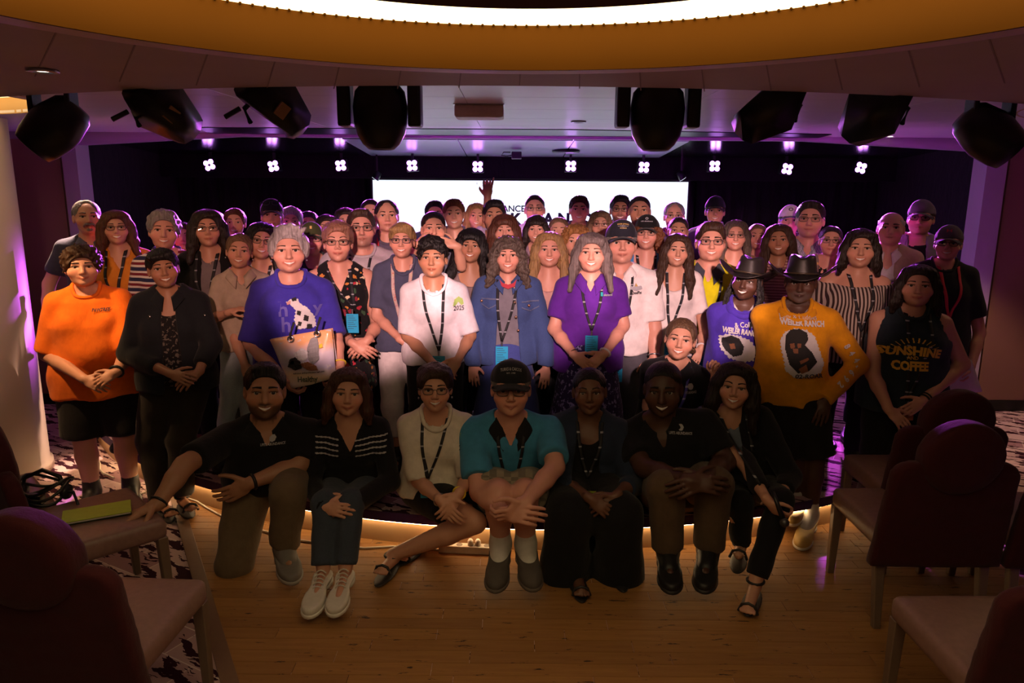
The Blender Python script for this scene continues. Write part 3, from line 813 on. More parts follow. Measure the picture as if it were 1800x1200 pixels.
    def on_head(name, me, mat, extraM=None, label=None, parent=None):
        o = link(name, me, parent or root, mat); o.matrix_local = HM @ extraM if extraM is not None else (HM if parent is None else Matrix())
        if label: o['label'] = label
        return o
    p.on_head = on_head
    fb = face_bits(fem, smile, fv)
    hm = hair_mat(hc, HC[hc] if isinstance(hc, str) else hc)
    bm_ = hair_mat('brow_' + ('dark' if hc in ('black', 'dark', 'brown') else 'mid'), (.02, .012, .01) if hc in ('black', 'dark', 'brown') else (.09, .05, .035))
    for q in (-1, 1):
        e = link('eye', fb['eye'], root); e.matrix_local = HM @ Matrix.Translation((q * .0315, -.0745, -.001))
    on_head('eyebrow', fb['bl'], bm_); on_head('eyebrow', fb['br'], bm_)
    if lod < 2: on_head('eyelash', fb['ll'], EYE_I); on_head('eyelash', fb['lr'], EYE_I)
    if smile == 1: on_head('teeth', fb['teeth'], TEETH)
    if hr: on_head('hair', hair(hr), hm)
    if beard: on_head('beard', hair(beard[0]), hair_mat(beard[1], HC[beard[1]]))
    if glasses:
        gcol = {'black': (.012, .012, .014), 'thin': (.10, .07, .06), 'brown': (.06, .03, .02), 'navy': (.02, .025, .06)}[glasses]
        g = on_head('glasses', gear('glasses'), plain('frame_' + glasses, gcol, .3))
        on_head('lens', gear('lens'), GLASS, parent=g)
    if hat:
        kind, hcol, bcol = hat
        if kind == 'cap':
            g = on_head('cap', gear('cap'), fabric('cap_' + hcol, srgb(hcol))); on_head('cap_brim', gear('brim'), fabric('cap_' + bcol, srgb(bcol)), parent=g); p.hat = g
        else:
            L_ = plain('hat_leather', (.016, .013, .013), .38)
            X = Matrix.Rotation(rad(-6), 4, 'X')
            g = on_head('cowboy_hat', gear('crown'), L_, X); on_head('hat_brim', gear('cowboy'), L_, parent=g)
            on_head('hat_band', gear('hatband'), plain('hat_band', (.05, .035, .02), .4), parent=g); p.hat = g
    # --- clothing
    wk = wrinkle(cx * .37 + top)
    cst = {0: .010, 1: .015, 2: .021}[lod]
    def tcut(tm):   # keep above t
        L = float(np.linalg.norm(Nb - Pv))
        return lambda x, y, z: (tm * L) - ((x - Pv[0]) * A[0] + (y - Pv[1]) * A[1] + (z - Pv[2]) * A[2]) + .008 * np.sin(26 * x + 9)
    def uvh(x, y, z):
        px, py, pz = x - Nb[0], y - Nb[1], z - Nb[2]
        return px * S[0] + py * S[1] + pz * S[2], px * F[0] + py * F[1] + pz * F[2], px * A[0] + py * A[1] + pz * A[2]
    def neckcut(kind):
        n0 = Nb + F * .012 * s
        def crew(x, y, z):
            u, f_, h = uvh(x, y, z)
            return .066 * s * (1 + .0 * u) - np.sqrt((u * .9) ** 2 + (f_ - .010) ** 2 + np.minimum(h + .035 + .35 * f_, 0) ** 2)
        if kind == 'crew': return [crew]
        if kind == 'scoop': return [crew, lambda x, y, z: (lambda u, f_, h: -(np.sqrt((u / .085) ** 2 + ((f_ - .08) / .10) ** 2 + ((h + .02) / .10) ** 2) - 1) * .085)(*uvh(x, y, z))]
        if kind == 'off': return [crew, lambda x, y, z: (lambda u, f_, h: (h + .045 + .25 * np.maximum(f_, 0)))(*uvh(x, y, z))]
        dv = {'v': .14, 'deepv': .20, 'polo': .072}[kind] * s
        return [crew, lambda x, y, z: -(lambda u, f_, h: np.maximum(np.abs(u) - np.clip(h + dv, 0, 1) * .40, -f_ - .0))(*uvh(x, y, z))]
    def shirt_prims(kind, o, sl):
        L_ = [torso_prim(Pv, Nb, S, F, fem, sb, b, loose, True)] + T0[1:]
        L_.append(cap(hip[-1], hip[1], .098 * lb * max(1.0, pants[2] if pants and len(pants) > 2 else 1.0), k=.04))
        if seated: L_.append(ell(Pv + A * .03, np.array([.168, .138, .130]) * sb * b, k=.04))
        if kind in ('tee', 'long'):
            for q in (-1, 1):
                if kind == 'tee':
                    en = sh[q] + (el[q] - sh[q]) * sl
                    L_.append(cutcap(sh[q], en, .056 * ab, .058 * ab, k=.025))
                else:
                    L_.append(cap(sh[q], el[q], .055 * ab, .047 * ab, k=.025)); L_.append(cutcap(el[q], el[q] + (wr[q] - el[q]) * sl, .047 * ab, .036 * ab, k=.02))
        return L_
    p.sp, p.off = [], .010
    def make_shirt(name, kind, mat, o, neck_, hem_, sl, cuts=()):
        pr = shirt_prims(kind, o, sl)
        lim = [tcut(hem_)] + neckcut(neck_) + list(cuts)
        if kind == 'tank':
            for q in (-1, 1): lim.append((lambda c0: lambda x, y, z: .060 * ab - np.sqrt((x - c0[0]) ** 2 + (y - c0[1]) ** 2 + np.maximum(np.abs(z - c0[2] + .01) - .03, 0) ** 2))(sh[q] + S * q * .016))
        if lod == 2: pr2 = pr
        V, Fc = solid(pr, cst, o, lim, wk, 3)
        if len(V) == 0: return None
        ob = link(name, mesh_np(name, V - R0, Fc), root, mat); p.sp, p.off = pr, o; p.shirt = ob
        return ob
    kind, mat = shirt[0], shirt[1]
    if inner: make_shirt('shirt', 'tank' if inner[0] == 'tank' else 'tee', inner[1], .006, inner[2] if len(inner) > 2 else 'crew', max(hem, -.08), .5)
    if kind in ('tee', 'long', 'tank'): make_shirt('shirt' if not inner else 'jacket', kind, mat, .010, neck, hem, sleeve)
    elif kind == 'open':
        gap = shirt[2] if len(shirt) > 2 else .045
        L = float(np.linalg.norm(Nb - Pv))
        make_shirt('jacket', 'long', mat, .020, 'crew', hem, sleeve, [lambda x, y, z: -(lambda u, f_, h: np.maximum(np.abs(u) - gap * sb * (1 + .6 * np.clip(-h / L, 0, 1.2)), -f_))(*uvh(x, y, z))])
    if collar is not None:
        n, m = 25, 5; g = np.zeros((n, m, 3))
        for i, a_ in enumerate(np.linspace(.30, 2 * math.pi - .30, n)):
            fr = max(0, math.cos(a_))
            for j, v_ in enumerate(np.linspace(0, 1, m)):
                r_ = (.063 + .042 * v_ ** .8) * s
                h_ = (.040 - .050 * v_ - .052 * fr ** 3 - .035 * fr ** 6 * v_) * s
                g[i, j] = Nb + S * (-math.sin(a_) * r_ * 1.05) + F * (.010 * s + math.cos(a_) * r_ * 1.12) + A * h_
        V, Fc = grid_solid(g, g - A * .006)
        link('collar', mesh_np('collar', V - R0, Fc), root, collar)
    elif neck in ('crew', 'scoop') and kind in ('tee', 'long', 'tank') and lod < 2:
        m_ = inner[1] if inner else mat
        th = np.linspace(0, 2 * math.pi, 28, endpoint=False)
        rr = .0705 * s
        base = Nb[None] + (S[None] * np.sin(th)[:, None] * rr / .9) + F[None] * (.022 * s + np.cos(th)[:, None] * rr)
        hs = np.linspace(.07, -.16, 70) * s
        pts = base[:, None, :] + A[None, None, :] * hs[None, :, None]
        v = np.minimum(evalp(p.sp, pts[..., 0], pts[..., 1], pts[..., 2]) - p.off, 9)
        i_ = np.argmax(v < 0, 1); h = hs[i_]
        h = (h + np.roll(h, 1) + np.roll(h, -1)) / 3
        if neck == 'crew': tube('neckband', base + A[None] * (h + .001)[:, None] - R0, (.0120 if lod == 0 else .0105) * s, m_, root, 6, True)
    if hood is not None:
        th = np.linspace(0, 2 * math.pi, 30, endpoint=False); c_ = np.cos(th)
        for nm_, rr_, rt, dz, m_ in (('hood', .088, .030, .0, mat), ('hood_lining', .072, .020, .012, hood)):
            pts = Nb[None] + S[None] * (np.sin(th) * rr_ * s)[:, None] + F[None] * (.010 + c_ * rr_ * s * 1.05)[:, None] + A[None] * ((.004 + dz - .045 * np.clip(c_, 0, 1) - .012 * c_) * s)[:, None]
            V, Fc = tube_np(pts - R0, np.where(c_ > .8, rt * .7, rt) * s, 8, True); link(nm_, mesh_np(nm_, V, Fc), root, m_)
    # --- legs
    if pants:
        pk, pm = pants[0], (pants[1] if not isinstance(pants[1], str) else fabric('cloth_black', (.013, .012, .013)))
        lw = pants[2] if len(pants) > 2 else 1.0
        pc = {0: .014, 1: .02, 2: .03}[lod]
        hips = torso_prim(Pv, Nb, S, F, fem, sb, b, 0)
        L_ = float(np.linalg.norm(Nb - Pv))
        pl = [Pr((lambda g: lambda x, y, z: np.maximum(g(x, y, z), ((x - Pv[0]) * A[0] + (y - Pv[1]) * A[1] + (z - Pv[2]) * A[2]) - waist * L_))(hips.f), hips.lo, hips.hi, .03)]
        if seated: pl.append(ell(Pv, np.array([.16, .13, .12]) * sb * b, k=.03))
        cuts = []
        if pk in ('pants', 'shorts', 'capri'):
            for q in (-1, 1):
                pl.append(cap(hip[q], kn[q], .090 * lb * lw, .064 * lb * lw, k=.03))
                fr = {'pants': .93, 'capri': .55, 'shorts': None}[pk]
                if fr is None:
                    pl.pop(); pl.append(cutcap(hip[q], hip[q] + (kn[q] - hip[q]) * (pants[3] if len(pants) > 3 else .92), .092 * lb * lw, .082 * lb * lw, k=.03))
                else: pl.append(cutcap(kn[q], kn[q] + (an[q] - kn[q]) * fr, .062 * lb * lw, (.052 if pk == 'pants' else .060) * lb * lw, k=.02))
        elif pk == 'skirt':
            hz_ = fl + (hem_skirt if hem_skirt is not None else .12); hw = pants[3] if len(pants) > 3 else .24
            if seated:
                pl += [cap(hip[q], kn[q], .125 * sb, .095 * sb, k=.06) for q in (-1, 1)]
                for q in (-1, 1):
                    g0 = np.array([kn[q][0], kn[q][1], hz_]); pl.append(cutcap(kn[q], g0 + np.array([.02 * q, .06, 0]), .095 * sb, .13, k=.08))
                pl.append(cutcap(Pv, np.array([Pv[0], Pv[1] - .12, hz_]), .15 * sb, .22, k=.06))
            else: pl.append(cutcap(Pv - A * .02, np.array([Pv[0], Pv[1] - .01, hz_]), .135 * sb * b, hw, k=.05))
        V, Fc = solid(pl, pc, .007, cuts, wrinkle(cx * .11, .004))
        nm_ = {'pants': 'trousers', 'capri': 'trousers', 'shorts': 'shorts', 'skirt': 'skirt'}[pk]
        link(nm_, mesh_np(nm_, V - R0, Fc), root, pm)
    if shoes:
        sm = SHOES[shoes]
        for q in (-1, 1):
            d = unit((toe[q] - an[q]) * np.array([1, 1, 0])); hl = an[q] * np.array([1, 1, 0]) + np.array([0, 0, fl]) - d * .035
            zf = min(an[q][2] - .075, toe[q][2] - .03); zf = max(zf, fl)
            hl[2] = zf
            R = np.stack([np.cross(d, [0, 0, 1]), d, np.array([0, 0, 1.0])], 1)
            if shoes in ('flipflop', 'heel'):
                side = R[:, 0]
                V, Fc = solid([ell(hl + d * .115 + [0, 0, .008], np.array([.048, .145, .013]), R)], .008, 0)
                so = link('sandal', mesh_np('sandal', V - R0, Fc), root, sm)
                tp = toe[q]
                tube('strap', [tp + side * .045 - R0 + [0, 0, -.02], tp + side * .03 - R0 + [0, 0, .02], tp - R0 + [0, 0, .03], tp - side * .03 - R0 + [0, 0, .02], tp - side * .045 - R0 + [0, 0, -.02]], .008, sm, so)
                tube('strap', [an[q] - R0 + .042 * (math.cos(t) * side + math.sin(t) * d) for t in np.linspace(0, 6.28, 14)], .007, sm, so)
            else:
                tl = np.linalg.norm((toe[q] - an[q])[:2])
                pr = [ell(hl + d * .06 + [0, 0, .045], np.array([.041, .070, .050]) * sb, R, k=.03), ell(hl + d * (.045 + tl) + [0, 0, .030], np.array([.049, .100, .041]) * sb, R, k=.03), cap(hl + d * .03 + [0, 0, .03], an[q] + [0, 0, -.01], .036 * sb, .040 * sb, k=.02), cap(an[q] + [0, 0, -.005], hl + d * (.05 + tl * .75) + [0, 0, .042], (.039 if shoes == 'white' else .047) * sb, (.036 if shoes == 'white' else .043) * sb, k=.025)]
                V, Fc = solid(pr, .010 if lod else .0075, .002, [lambda x, y, z: (zf + .001) - z, lambda x, y, z: z - (an[q][2] - (.030 if shoes == 'white' else .022))])
                so = link('shoe', mesh_np('shoe', V - R0, Fc), root, sm)
                if lod == 0 and shoes != 'white':
                    V, Fc = solid([cap(an[q] + unit(kn[q] - an[q]) * .07, an[q], .041 * lb, .044 * lb, k=.02), cap(an[q], hl + d * (.05 + tl * .62) + [0, 0, .040], .044 * sb, .036 * sb, k=.025)], .009, .003, [lambda x, y, z: (zf + .004) - z])
                    link('sock', mesh_np('sock', V - R0, Fc), root, SHOES['lace'] if shoes in ('yellow', 'canvas') else SHOES['shoe_black'] if shoes == 'shoe_black' else SHOES['grey'])
                if lod == 0:
                    pr = [ell(hl + d * .05 + [0, 0, .012], np.array([.045, .075, .030]) * sb, R, k=.03), ell(hl + d * (.045 + tl) + [0, 0, .012], np.array([.052, .104, .030]) * sb, R, k=.03)]
                    V, Fc = solid(pr, .0085, .003, [lambda x, y, z: zf - z, lambda x, y, z: z - (zf + .022)], None, 0)
                    link('sole', mesh_np('sole', V - R0, Fc), so, SHOES['sole_' + shoes] if 'sole_' + shoes in SHOES else sm)
                    if shoes == 'white':
                        top_ = hl + d * (.06 + tl * .55)
                        for i in range(5):
                            c0 = hl + d * (.085 + .024 * i) + np.array([0, 0, .097 - .0085 * i])
                            tube('lace', [c0 - R0 + R[:, 0] * u_ * .026 + np.array([0, 0, -.6 * (u_ * .026) ** 2 / .026]) for u_ in (-1, -.5, 0, .5, 1)], .0035, SHOES['lace'], so)
    p.bodyp = T0 + [cap(Nb - A * .02, Hc + np.array([0, .02, -.07]) * s, .056 * s, .054 * s)]
    if lany: lanyard(p, **lany)
    PEOPLE[key] = p
    return p

def surf_y(p, X, Z, armsp=False):
    "front surface of a dressed person at world x,z"
    X = np.asarray(X, float); Z = np.asarray(Z, float); Y0 = p.Nb[1]
    ys = np.linspace(Y0 - .42, Y0 + .30, 73)
    a, b_, c = X[:, None], ys[None, :], Z[:, None]
    v = evalp(p.bodyp, a, b_, c)
    if p.sp: v = np.minimum(v, evalp(p.sp, a, b_, c) - p.off - .002)
    neg = v < 0
    i = np.argmax(neg, 1); hit = neg.any(1); i = np.clip(i, 1, None); r = np.arange(len(X))
    t = v[r, i - 1] / (v[r, i - 1] - v[r, i] + 1e-12)
    y = ys[i - 1] + np.clip(t, 0, 1) * (ys[i] - ys[i - 1])
    med = np.median(y[hit]) if hit.any() else Y0 - .12
    return np.where(hit, y, med)
def lanyard(p, mat='lan_black', ln=.36, badge='blue', dx=0.0, bw=.078, bh=.125, wid=.019, prints=True, fwd=0.0):
    Nb, A, S, s = p.Nb, p.A, p.S, p.sb
    bot = Nb - A * ln * s + S * dx
    m = LAN[mat]; lan = None
    for q in (-1, 1):
        st = Nb + S * q * .066 * s + A * .004
        t = np.linspace(0, 1, 15); pts = st[None] + (bot - st)[None] * t[:, None] + (S * q * .012)[None] * np.sin(t * 3.14)[:, None]
        wv = np.array([1.0, 0, .35 * q]); wv /= np.linalg.norm(wv)
        g = np.zeros((15, 3, 3))
        for j, e in enumerate((-.5, 0, .5)):
            g[:, j] = pts + wv * e * wid
            g[:, j, 1] = surf_y(p, g[:, j, 0], g[:, j, 2]) - .006
        V, F = grid_solid(g, g + np.array([0, .003, 0]))
        o = link('lanyard', mesh_np('lanyard', V - p.R0, F), p.root, m); lan = o
    gx, gz = np.meshgrid(np.linspace(-.5, .5, 3) * bw, -np.linspace(0, bh + .03, 5), indexing='ij')
    yb = float(surf_y(p, bot[0] + gx.ravel(), bot[2] + gz.ravel()).min()) - .014 - fwd
    b0 = np.array([bot[0], yb, bot[2]]) - p.R0
    tube('clip', [b0 + [0, 0, .0], b0 + [0, 0, -.03]], .006, METAL, p.root)
    if badge:
        top_ = b0 + np.array([0, -.002, -.03])
        bd = box('badge', top_ + [-bw / 2, -.003, -bh], top_ + [bw / 2, 0, 0], BADGE[badge], p.root)
        if prints:
            bm = bmesh.new()
            for i in range(7):
                zz = -bh * (.1 + .11 * i); x1 = bw * (.1 + .25 * ((i * 7) % 3) / 2)
                bm_box(bm, top_ + [-bw * .4, -.0036, zz - .002], top_ + [x1, -.0028, zz + .001])
            link('badge_print', bm_mesh('badge_print', bm), bd, plain('print_dark', (.02, .06, .09), .6))
        if badge == 'bluered':
            box('ribbon', top_ + [-bw / 2 - .004, -.004, -bh - .05], top_ + [bw / 2 + .004, -.001, -bh + .01], plain('ribbon_red', (.5, .01, .015), .6), p.root)

# --- flat prints on clothing, laid onto the cloth surface
def put_print(p, name, V2, F, mat, px, py, Yg, lift=.0025, parent=None):
    pass
def px_to_plane(px, py, Y):
    q = P(px, py, Y); return q[0], q[2]
def refine(p, px, py, Yg):
    for _ in range(3):
        X, Z = px_to_plane(px, py, Yg); Yg = .5 * Yg + .5 * float(surf_y(p, [X], [Z])[0])
    return Yg
def shirt_text(p, text, px, py, h_px, mat, Yg, arc=0.0, rot=0.0, wpx=None, lift=.011, weight=.02, vert=False, space=1.0, name='print', parent=None):
    cu = D.curves.new('t', 'FONT'); cu.body = text; cu.size = 1.0; cu.align_x = 'CENTER'; cu.align_y = 'CENTER'; cu.offset = weight; cu.space_character = space; cu.resolution_u = 2
    o = D.objects.new('t', cu); COL.objects.link(o)
    dg = bpy.context.evaluated_depsgraph_get(); me = D.meshes.new_from_object(o.evaluated_get(dg))
    D.objects.remove(o)
    n = len(me.vertices); co = np.zeros(n * 3); me.vertices.foreach_get('co', co); co = co.reshape(-1, 3)
    sc = float(np.linalg.norm(P(px, py, Yg) - P(px, py + h_px, Yg))) / .72
    q = co[:, :2] * sc
    if wpx:
        w0 = np.ptp(q[:, 0]); w1 = float(np.linalg.norm(P(px, py, Yg) - P(px + wpx, py, Yg))); q[:, 0] *= w1 / w0
    q[:, 1] -= arc * q[:, 0] ** 2
    c, s_ = math.cos(rad(rot)), math.sin(rad(rot))
    q = np.stack([q[:, 0] * c - q[:, 1] * s_, q[:, 0] * s_ + q[:, 1] * c], 1)
    Yg = refine(p, px, py, Yg)
    X0, Z0 = px_to_plane(px, py, Yg)
    X, Z = X0 + q[:, 0], Z0 + q[:, 1]
    Yv = surf_y(p, X, Z) - lift
    V = np.stack([X, Yv, Z], 1) - p.R0
    me.vertices.foreach_set('co', V.astype(np.float32).ravel()); me.update(); me.materials.clear()
    return link(name, me, parent or p.root, mat)
def inside(poly, X, Z):
    r = np.zeros(X.shape, bool); n = len(poly)
    for i in range(n):
        x0, z0 = poly[i]; x1, z1 = poly[(i + 1) % n]
        r ^= ((z0 > Z) != (z1 > Z)) & (X < (x1 - x0) * (Z - z0) / (z1 - z0 + 1e-12) + x0)
    return r
def shirt_blob(p, poly_px, mat, Yg, lift=.003, cell=.0045, name='print', ragged=0.0):
    c_ = np.mean(np.array(poly_px), 0); Yg = refine(p, c_[0], c_[1], Yg)
    poly = np.array([px_to_plane(a, b, Yg) for a, b in poly_px])
    x0, z0 = poly.min(0); x1, z1 = poly.max(0)
    xs = np.arange(x0, x1 + cell, cell); zs = np.arange(z0, z1 + cell, cell)
    Xc, Zc = np.meshgrid((xs[:-1] + xs[1:]) / 2, (zs[:-1] + zs[1:]) / 2, indexing='ij')
    k = inside(poly, Xc + ragged * np.sin(Zc * 290), Zc + ragged * np.sin(Xc * 270))
    I, J = np.nonzero(k)
    if len(I) == 0: return None
    idx = np.arange(len(xs) * len(zs)).reshape(len(xs), len(zs))
    F = np.stack([idx[I, J], idx[I + 1, J], idx[I + 1, J + 1], idx[I, J + 1]], 1)
    u, inv = np.unique(F.ravel(), return_inverse=True)
    X = xs[u // len(zs)]; Z = zs[u % len(zs)]
    V = np.stack([X, surf_y(p, X, Z) - lift - .0045, Z], 1) - p.R0
    return link(name, mesh_np(name, V, inv.reshape(-1, 4)), p.root, mat)
def ring(p, name, c, d, r, thick, mat, n=18):
    d = unit(d); a = unit(np.cross(d, [.2, .9, .1])); b = np.cross(d, a)
    return tube(name, [np.asarray(c) - p.R0 + r * (math.cos(t) * a + math.sin(t) * b) for t in np.linspace(0, 2 * math.pi, n, endpoint=False)], thick, mat, p.root, 6, True)
def wrist_ring(p, q, name, mat, thick=.006, back=.015):
    d = unit(p.wr[q] - p.el[q]); return ring(p, name, p.wr[q] - d * back, d, .030 * p.sb * (.5 + .5 * p.b), thick, mat)

GLASS = D.materials.new('lens_glass'); GLASS.use_nodes = True
_t = GLASS.node_tree; _t.nodes.clear()
_o = _t.nodes.new('ShaderNodeOutputMaterial'); _m = _t.nodes.new('ShaderNodeMixShader'); _a = _t.nodes.new('ShaderNodeBsdfTransparent'); _g = _t.nodes.new('ShaderNodeBsdfGlossy'); _f = _t.nodes.new('ShaderNodeFresnel')
_a.inputs[0].default_value = (.93, .93, .93, 1); _g.inputs['Roughness'].default_value = .03; _f.inputs[0].default_value = 1.35
_t.links.new(_f.outputs[0], _m.inputs[0]); _t.links.new(_a.outputs[0], _m.inputs[1]); _t.links.new(_g.outputs[0], _m.inputs[2]); _t.links.new(_m.outputs[0], _o.inputs[0])
METAL = plain('metal_clip', (.5, .5, .52), .3, 1.0)
def striped_ribbon(name, col, dot, sc, th):
    m, t, b = nt(name); v = coords(t); w_ = t.nodes.new('ShaderNodeTexWave'); w_.bands_direction = 'Z'; w_.inputs['Scale'].default_value = sc
    t.links.new(v, w_.inputs['Vector'])
    t.links.new(mixc(t, ramp(t, w_.outputs['Fac'], [(0, (0, 0, 0)), (th, (1, 1, 1))], 'CONSTANT'), col, dot), b.inputs['Base Color']); setin(b, Roughness=.7)
    return m
LAN = {'lan_black': striped_ribbon('lanyard_black', (.012, .012, .016), (.30, .30, .34), 4.5, .965), 'lan_floral': fabric('lanyard_floral', (.55, .40, .38), 'floral', [(.55, .12, .12), (.6, .45, .3), (.5, .25, .3), (.6, .55, .5)], 70),
       'lan_blue': striped_ribbon('lanyard_blue', (.10, .09, .50), (.5, .5, .75), 4.5, .93), 'lan_red': plain('lanyard_red', (.55, .03, .05), .7)}
BADGE = {'blue': plain('badge_blue', (.02, .36, .66), .35), 'bluered': plain('badge_blue2', (.04, .32, .55), .35), 'green': plain('badge_green', (.30, .36, .04), .4), 'amber': plain('badge_amber', (.42, .17, .03), .45)}
SHOES = {'shoe_black': plain('shoe_black', (.012, .011, .011), .5), 'white': plain('shoe_white', (.62, .58, .52), .55), 'sole_white': plain('sole_white', (.66, .63, .58), .6), 'lace': plain('shoe_lace', (.60, .57, .52), .8),
         'grey': plain('shoe_grey', (.18, .165, .15), .8), 'sole_grey': plain('sole_grey', (.30, .28, .26), .7), 'canvas': plain('shoe_canvas', (.085, .072, .062), .9), 'sole_canvas': plain('sole_canvas', (.11, .09, .075), .8),
         'yellow': plain('shoe_yellow', (.50, .33, .10), .6), 'sole_yellow': plain('sole_pale', (.5, .46, .40), .6), 'flipflop': plain('sandal_black', (.014, .012, .012), .6), 'heel': plain('sandal_strap', (.016, .014, .014), .5), 'tan': plain('sandal_tan', (.20, .11, .06), .6)}
SHOES['sole_shoe_black'] = plain('sole_black', (.016, .015, .015), .6)

# ================================================================== THE ROOM
def struct(o): o['kind'] = 'structure'; return o
def plate(name, outer, holes, z0, z1, mat, parent=None, kind=True):
    cu = D.curves.new(name, 'CURVE'); cu.dimensions = '2D'; cu.fill_mode = 'BOTH'; cu.extrude = abs(z1 - z0) / 2
    for pts in [outer] + holes:
        sp = cu.splines.new('POLY'); sp.points.add(len(pts) - 1); sp.use_cyclic_u = True
        for q, (a, b) in zip(sp.points, pts): q.co = (a, b, 0, 1)
    o = D.objects.new(name, cu); COL.objects.link(o)
    dg = bpy.context.evaluated_depsgraph_get(); me = D.meshes.new_from_object(o.evaluated_get(dg)); D.objects.remove(o)
    me.materials.clear()
    o = link(name, me, parent, mat); o.location = (0, 0, (z0 + z1) / 2)
    return struct(o) if kind else o
def circ(cx, cy, r, n=96, a0=0, a1=2 * math.pi): return [(cx + r * math.cos(a), cy + r * math.sin(a)) for a in np.linspace(a0, a1, n, endpoint=abs(a1 - a0) < 6.28)]
# stage front arc
SX, SY, SR = 0.2, 8.39, 4.45
def arc_y(x, r=SR): return SY - math.sqrt(max(0, r * r - (x - SX) ** 2))
ST_L, ST_R, ST_B, ST_Z = -3.87, 4.20, 8.95, 0.21

# -- materials of the room
def carpet_mat():
    m, t, b = nt('patterned_carpet')
    v = coords(t, (1, 1, 1), rot=(0, 0, .5))
    _, nc = noise(t, v, 6, 4)
    sc = t.nodes.new('ShaderNodeVectorMath'); sc.operation = 'SCALE'; sc.inputs['Scale'].default_value = .10; t.links.new(nc, sc.inputs[0])
    ad = t.nodes.new('ShaderNodeVectorMath'); t.links.new(v, ad.inputs[0]); t.links.new(sc.outputs[0], ad.inputs[1])
    mp = t.nodes.new('ShaderNodeMapping'); mp.inputs['Scale'].default_value = (4.5, 19, 1); t.links.new(ad.outputs[0], mp.inputs[0])
    f, _ = noise(t, mp.outputs[0], 1.0, 3, .6)
    leaf = ramp(t, f, [(0, (0, 0, 0)), (.535, (1, 1, 1))], 'CONSTANT')
    br = t.nodes.new('ShaderNodeTexBrick'); br.inputs['Scale'].default_value = 1.35; br.inputs['Mortar Size'].default_value = .004; br.offset = .5
    br.inputs['Color1'].default_value = (.58, .42, .40, 1); br.inputs['Color2'].default_value = (.20, .055, .09, 1); br.inputs['Mortar'].default_value = (.70, .58, .54, 1)
    br.inputs['Bias'].default_value = -.35
    t.links.new(v, br.inputs['Vector'])
    t.links.new(mixc(t, leaf, br.outputs[0], (.035, .008, .016)), b.inputs['Base Color'])
    setin(b, Roughness=.95); b.inputs['Specular IOR Level'].default_value = .1
    h, _ = noise(t, coords(t), 400, 2); bump(t, b, h, .4, .004)
    return m
M_CARPET = carpet_mat()
def wood_mat():
    m, t, b = nt('worn_maple')
    v = coords(t, kind='Object')
    f, _ = noise(t, coords(t, (3, 40, 40)), 1.0, 5, .6)
    oi = t.nodes.new('ShaderNodeObjectInfo')
    c = ramp(t, f, [(.25, (.265, .120, .033)), (.75, (.385, .188, .056))])
    c = mixc(t, math_n(t, 'MULTIPLY', oi.outputs['Random'], .42), c, (.16, .072, .026))
    g = t.nodes.new('ShaderNodeNewGeometry'); mp = t.nodes.new('ShaderNodeMapping'); mp.inputs['Rotation'].default_value = (0, 0, .7); mp.inputs['Scale'].default_value = (3.2, 16, 1)
    t.links.new(g.outputs['Position'], mp.inputs[0])
    s1, _ = noise(t, mp.outputs[0], 2.2, 5, .7)
    sc = ramp(t, s1, [(0, (0, 0, 0)), (.615, (0, 0, 0)), (.655, (1, 1, 1))])
    c = mixc(t, sc, c, (.03, .014, .008))
    t.links.new(c, b.inputs['Base Color'])
    f3, _ = noise(t, g.outputs['Position'], 5, 4)
    t.links.new(ramp(t, f3, [(.3, (.50,) * 3), (.7, (.70,) * 3)]), b.inputs['Roughness']); b.inputs['Specular IOR Level'].default_value = .28
    bump(t, b, f, .12, .004)
    return m
M_WOOD = wood_mat()
def panel_mat(name, col, rough):
    m, t, b = nt(name)
    f, _ = noise(t, coords(t), 3, 4)
    t.links.new(ramp(t, f, [(.3, [x * .93 for x in col]), (.7, col)]), b.inputs['Base Color']); setin(b, Roughness=rough); return m
M_SOFFIT = panel_mat('soffit_paint', (.52, .40, .36), .7)
M_SOFFIT2 = panel_mat('soffit_rim_paint', (.75, .55, .50), .6)
M_CEIL = panel_mat('ceiling_panel_metal', (.82, .79, .81), .36)
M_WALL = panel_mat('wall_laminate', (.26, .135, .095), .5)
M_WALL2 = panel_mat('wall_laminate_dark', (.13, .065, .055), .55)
M_RETURN = panel_mat('proscenium_paint', (.42, .34, .40), .6)
M_COLUMN = panel_mat('column_paint', (.50, .40, .33), .45)
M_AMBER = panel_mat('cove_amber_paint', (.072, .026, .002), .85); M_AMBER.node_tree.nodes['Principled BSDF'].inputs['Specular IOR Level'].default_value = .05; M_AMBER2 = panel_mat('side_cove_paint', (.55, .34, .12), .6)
M_BLACK = plain('black_paint', (.006, .006, .007), .35)
M_BLACKGLOSS = plain('black_gloss_ceiling', (.010, .009, .012), .16)
M_DRAPE = fabric('black_drape', (.006, .005, .006))
M_RISER = panel_mat('riser_wood', (.42, .25, .12), .5)

# -- floor: patterned carpet all round, strip-wood dance floor laid into it
fl_ = struct(box('floor', (-6.2, -1.2, -.12), (6.2, 9.2, -.03), M_BLACK))
carp = box('carpet', (-6.2, -1.2, -.03), (6.2, 9.2, -.003), M_CARPET, fl_)
def wood_l(y): return -1.50 - (y - 3.3) * .567
rng = random.Random(11)
PM = {}
y = 1.45
while y < 4.86:
    x = wood_l(y) - rng.random() * .02; first = True
    while x < 2.75:
        L = rng.choice((.45, .6, .75, .9)) if not first else rng.choice((.3, .5, .7)); first = False
        L = min(L, 2.78 - x)
        if L < .08: break
        key = round(L, 3)
        if key not in PM:
            bm = bmesh.new(); bm_box(bm, (0, 0, -.018), (L - .0025, .0835, 0), None, .0012); PM[key] = bm_mesh('plank', bm)
        o = link('plank', PM[key], fl_, M_WOOD); o.location = (x, y, .0006 * rng.random())
        x += L
    y += .0855
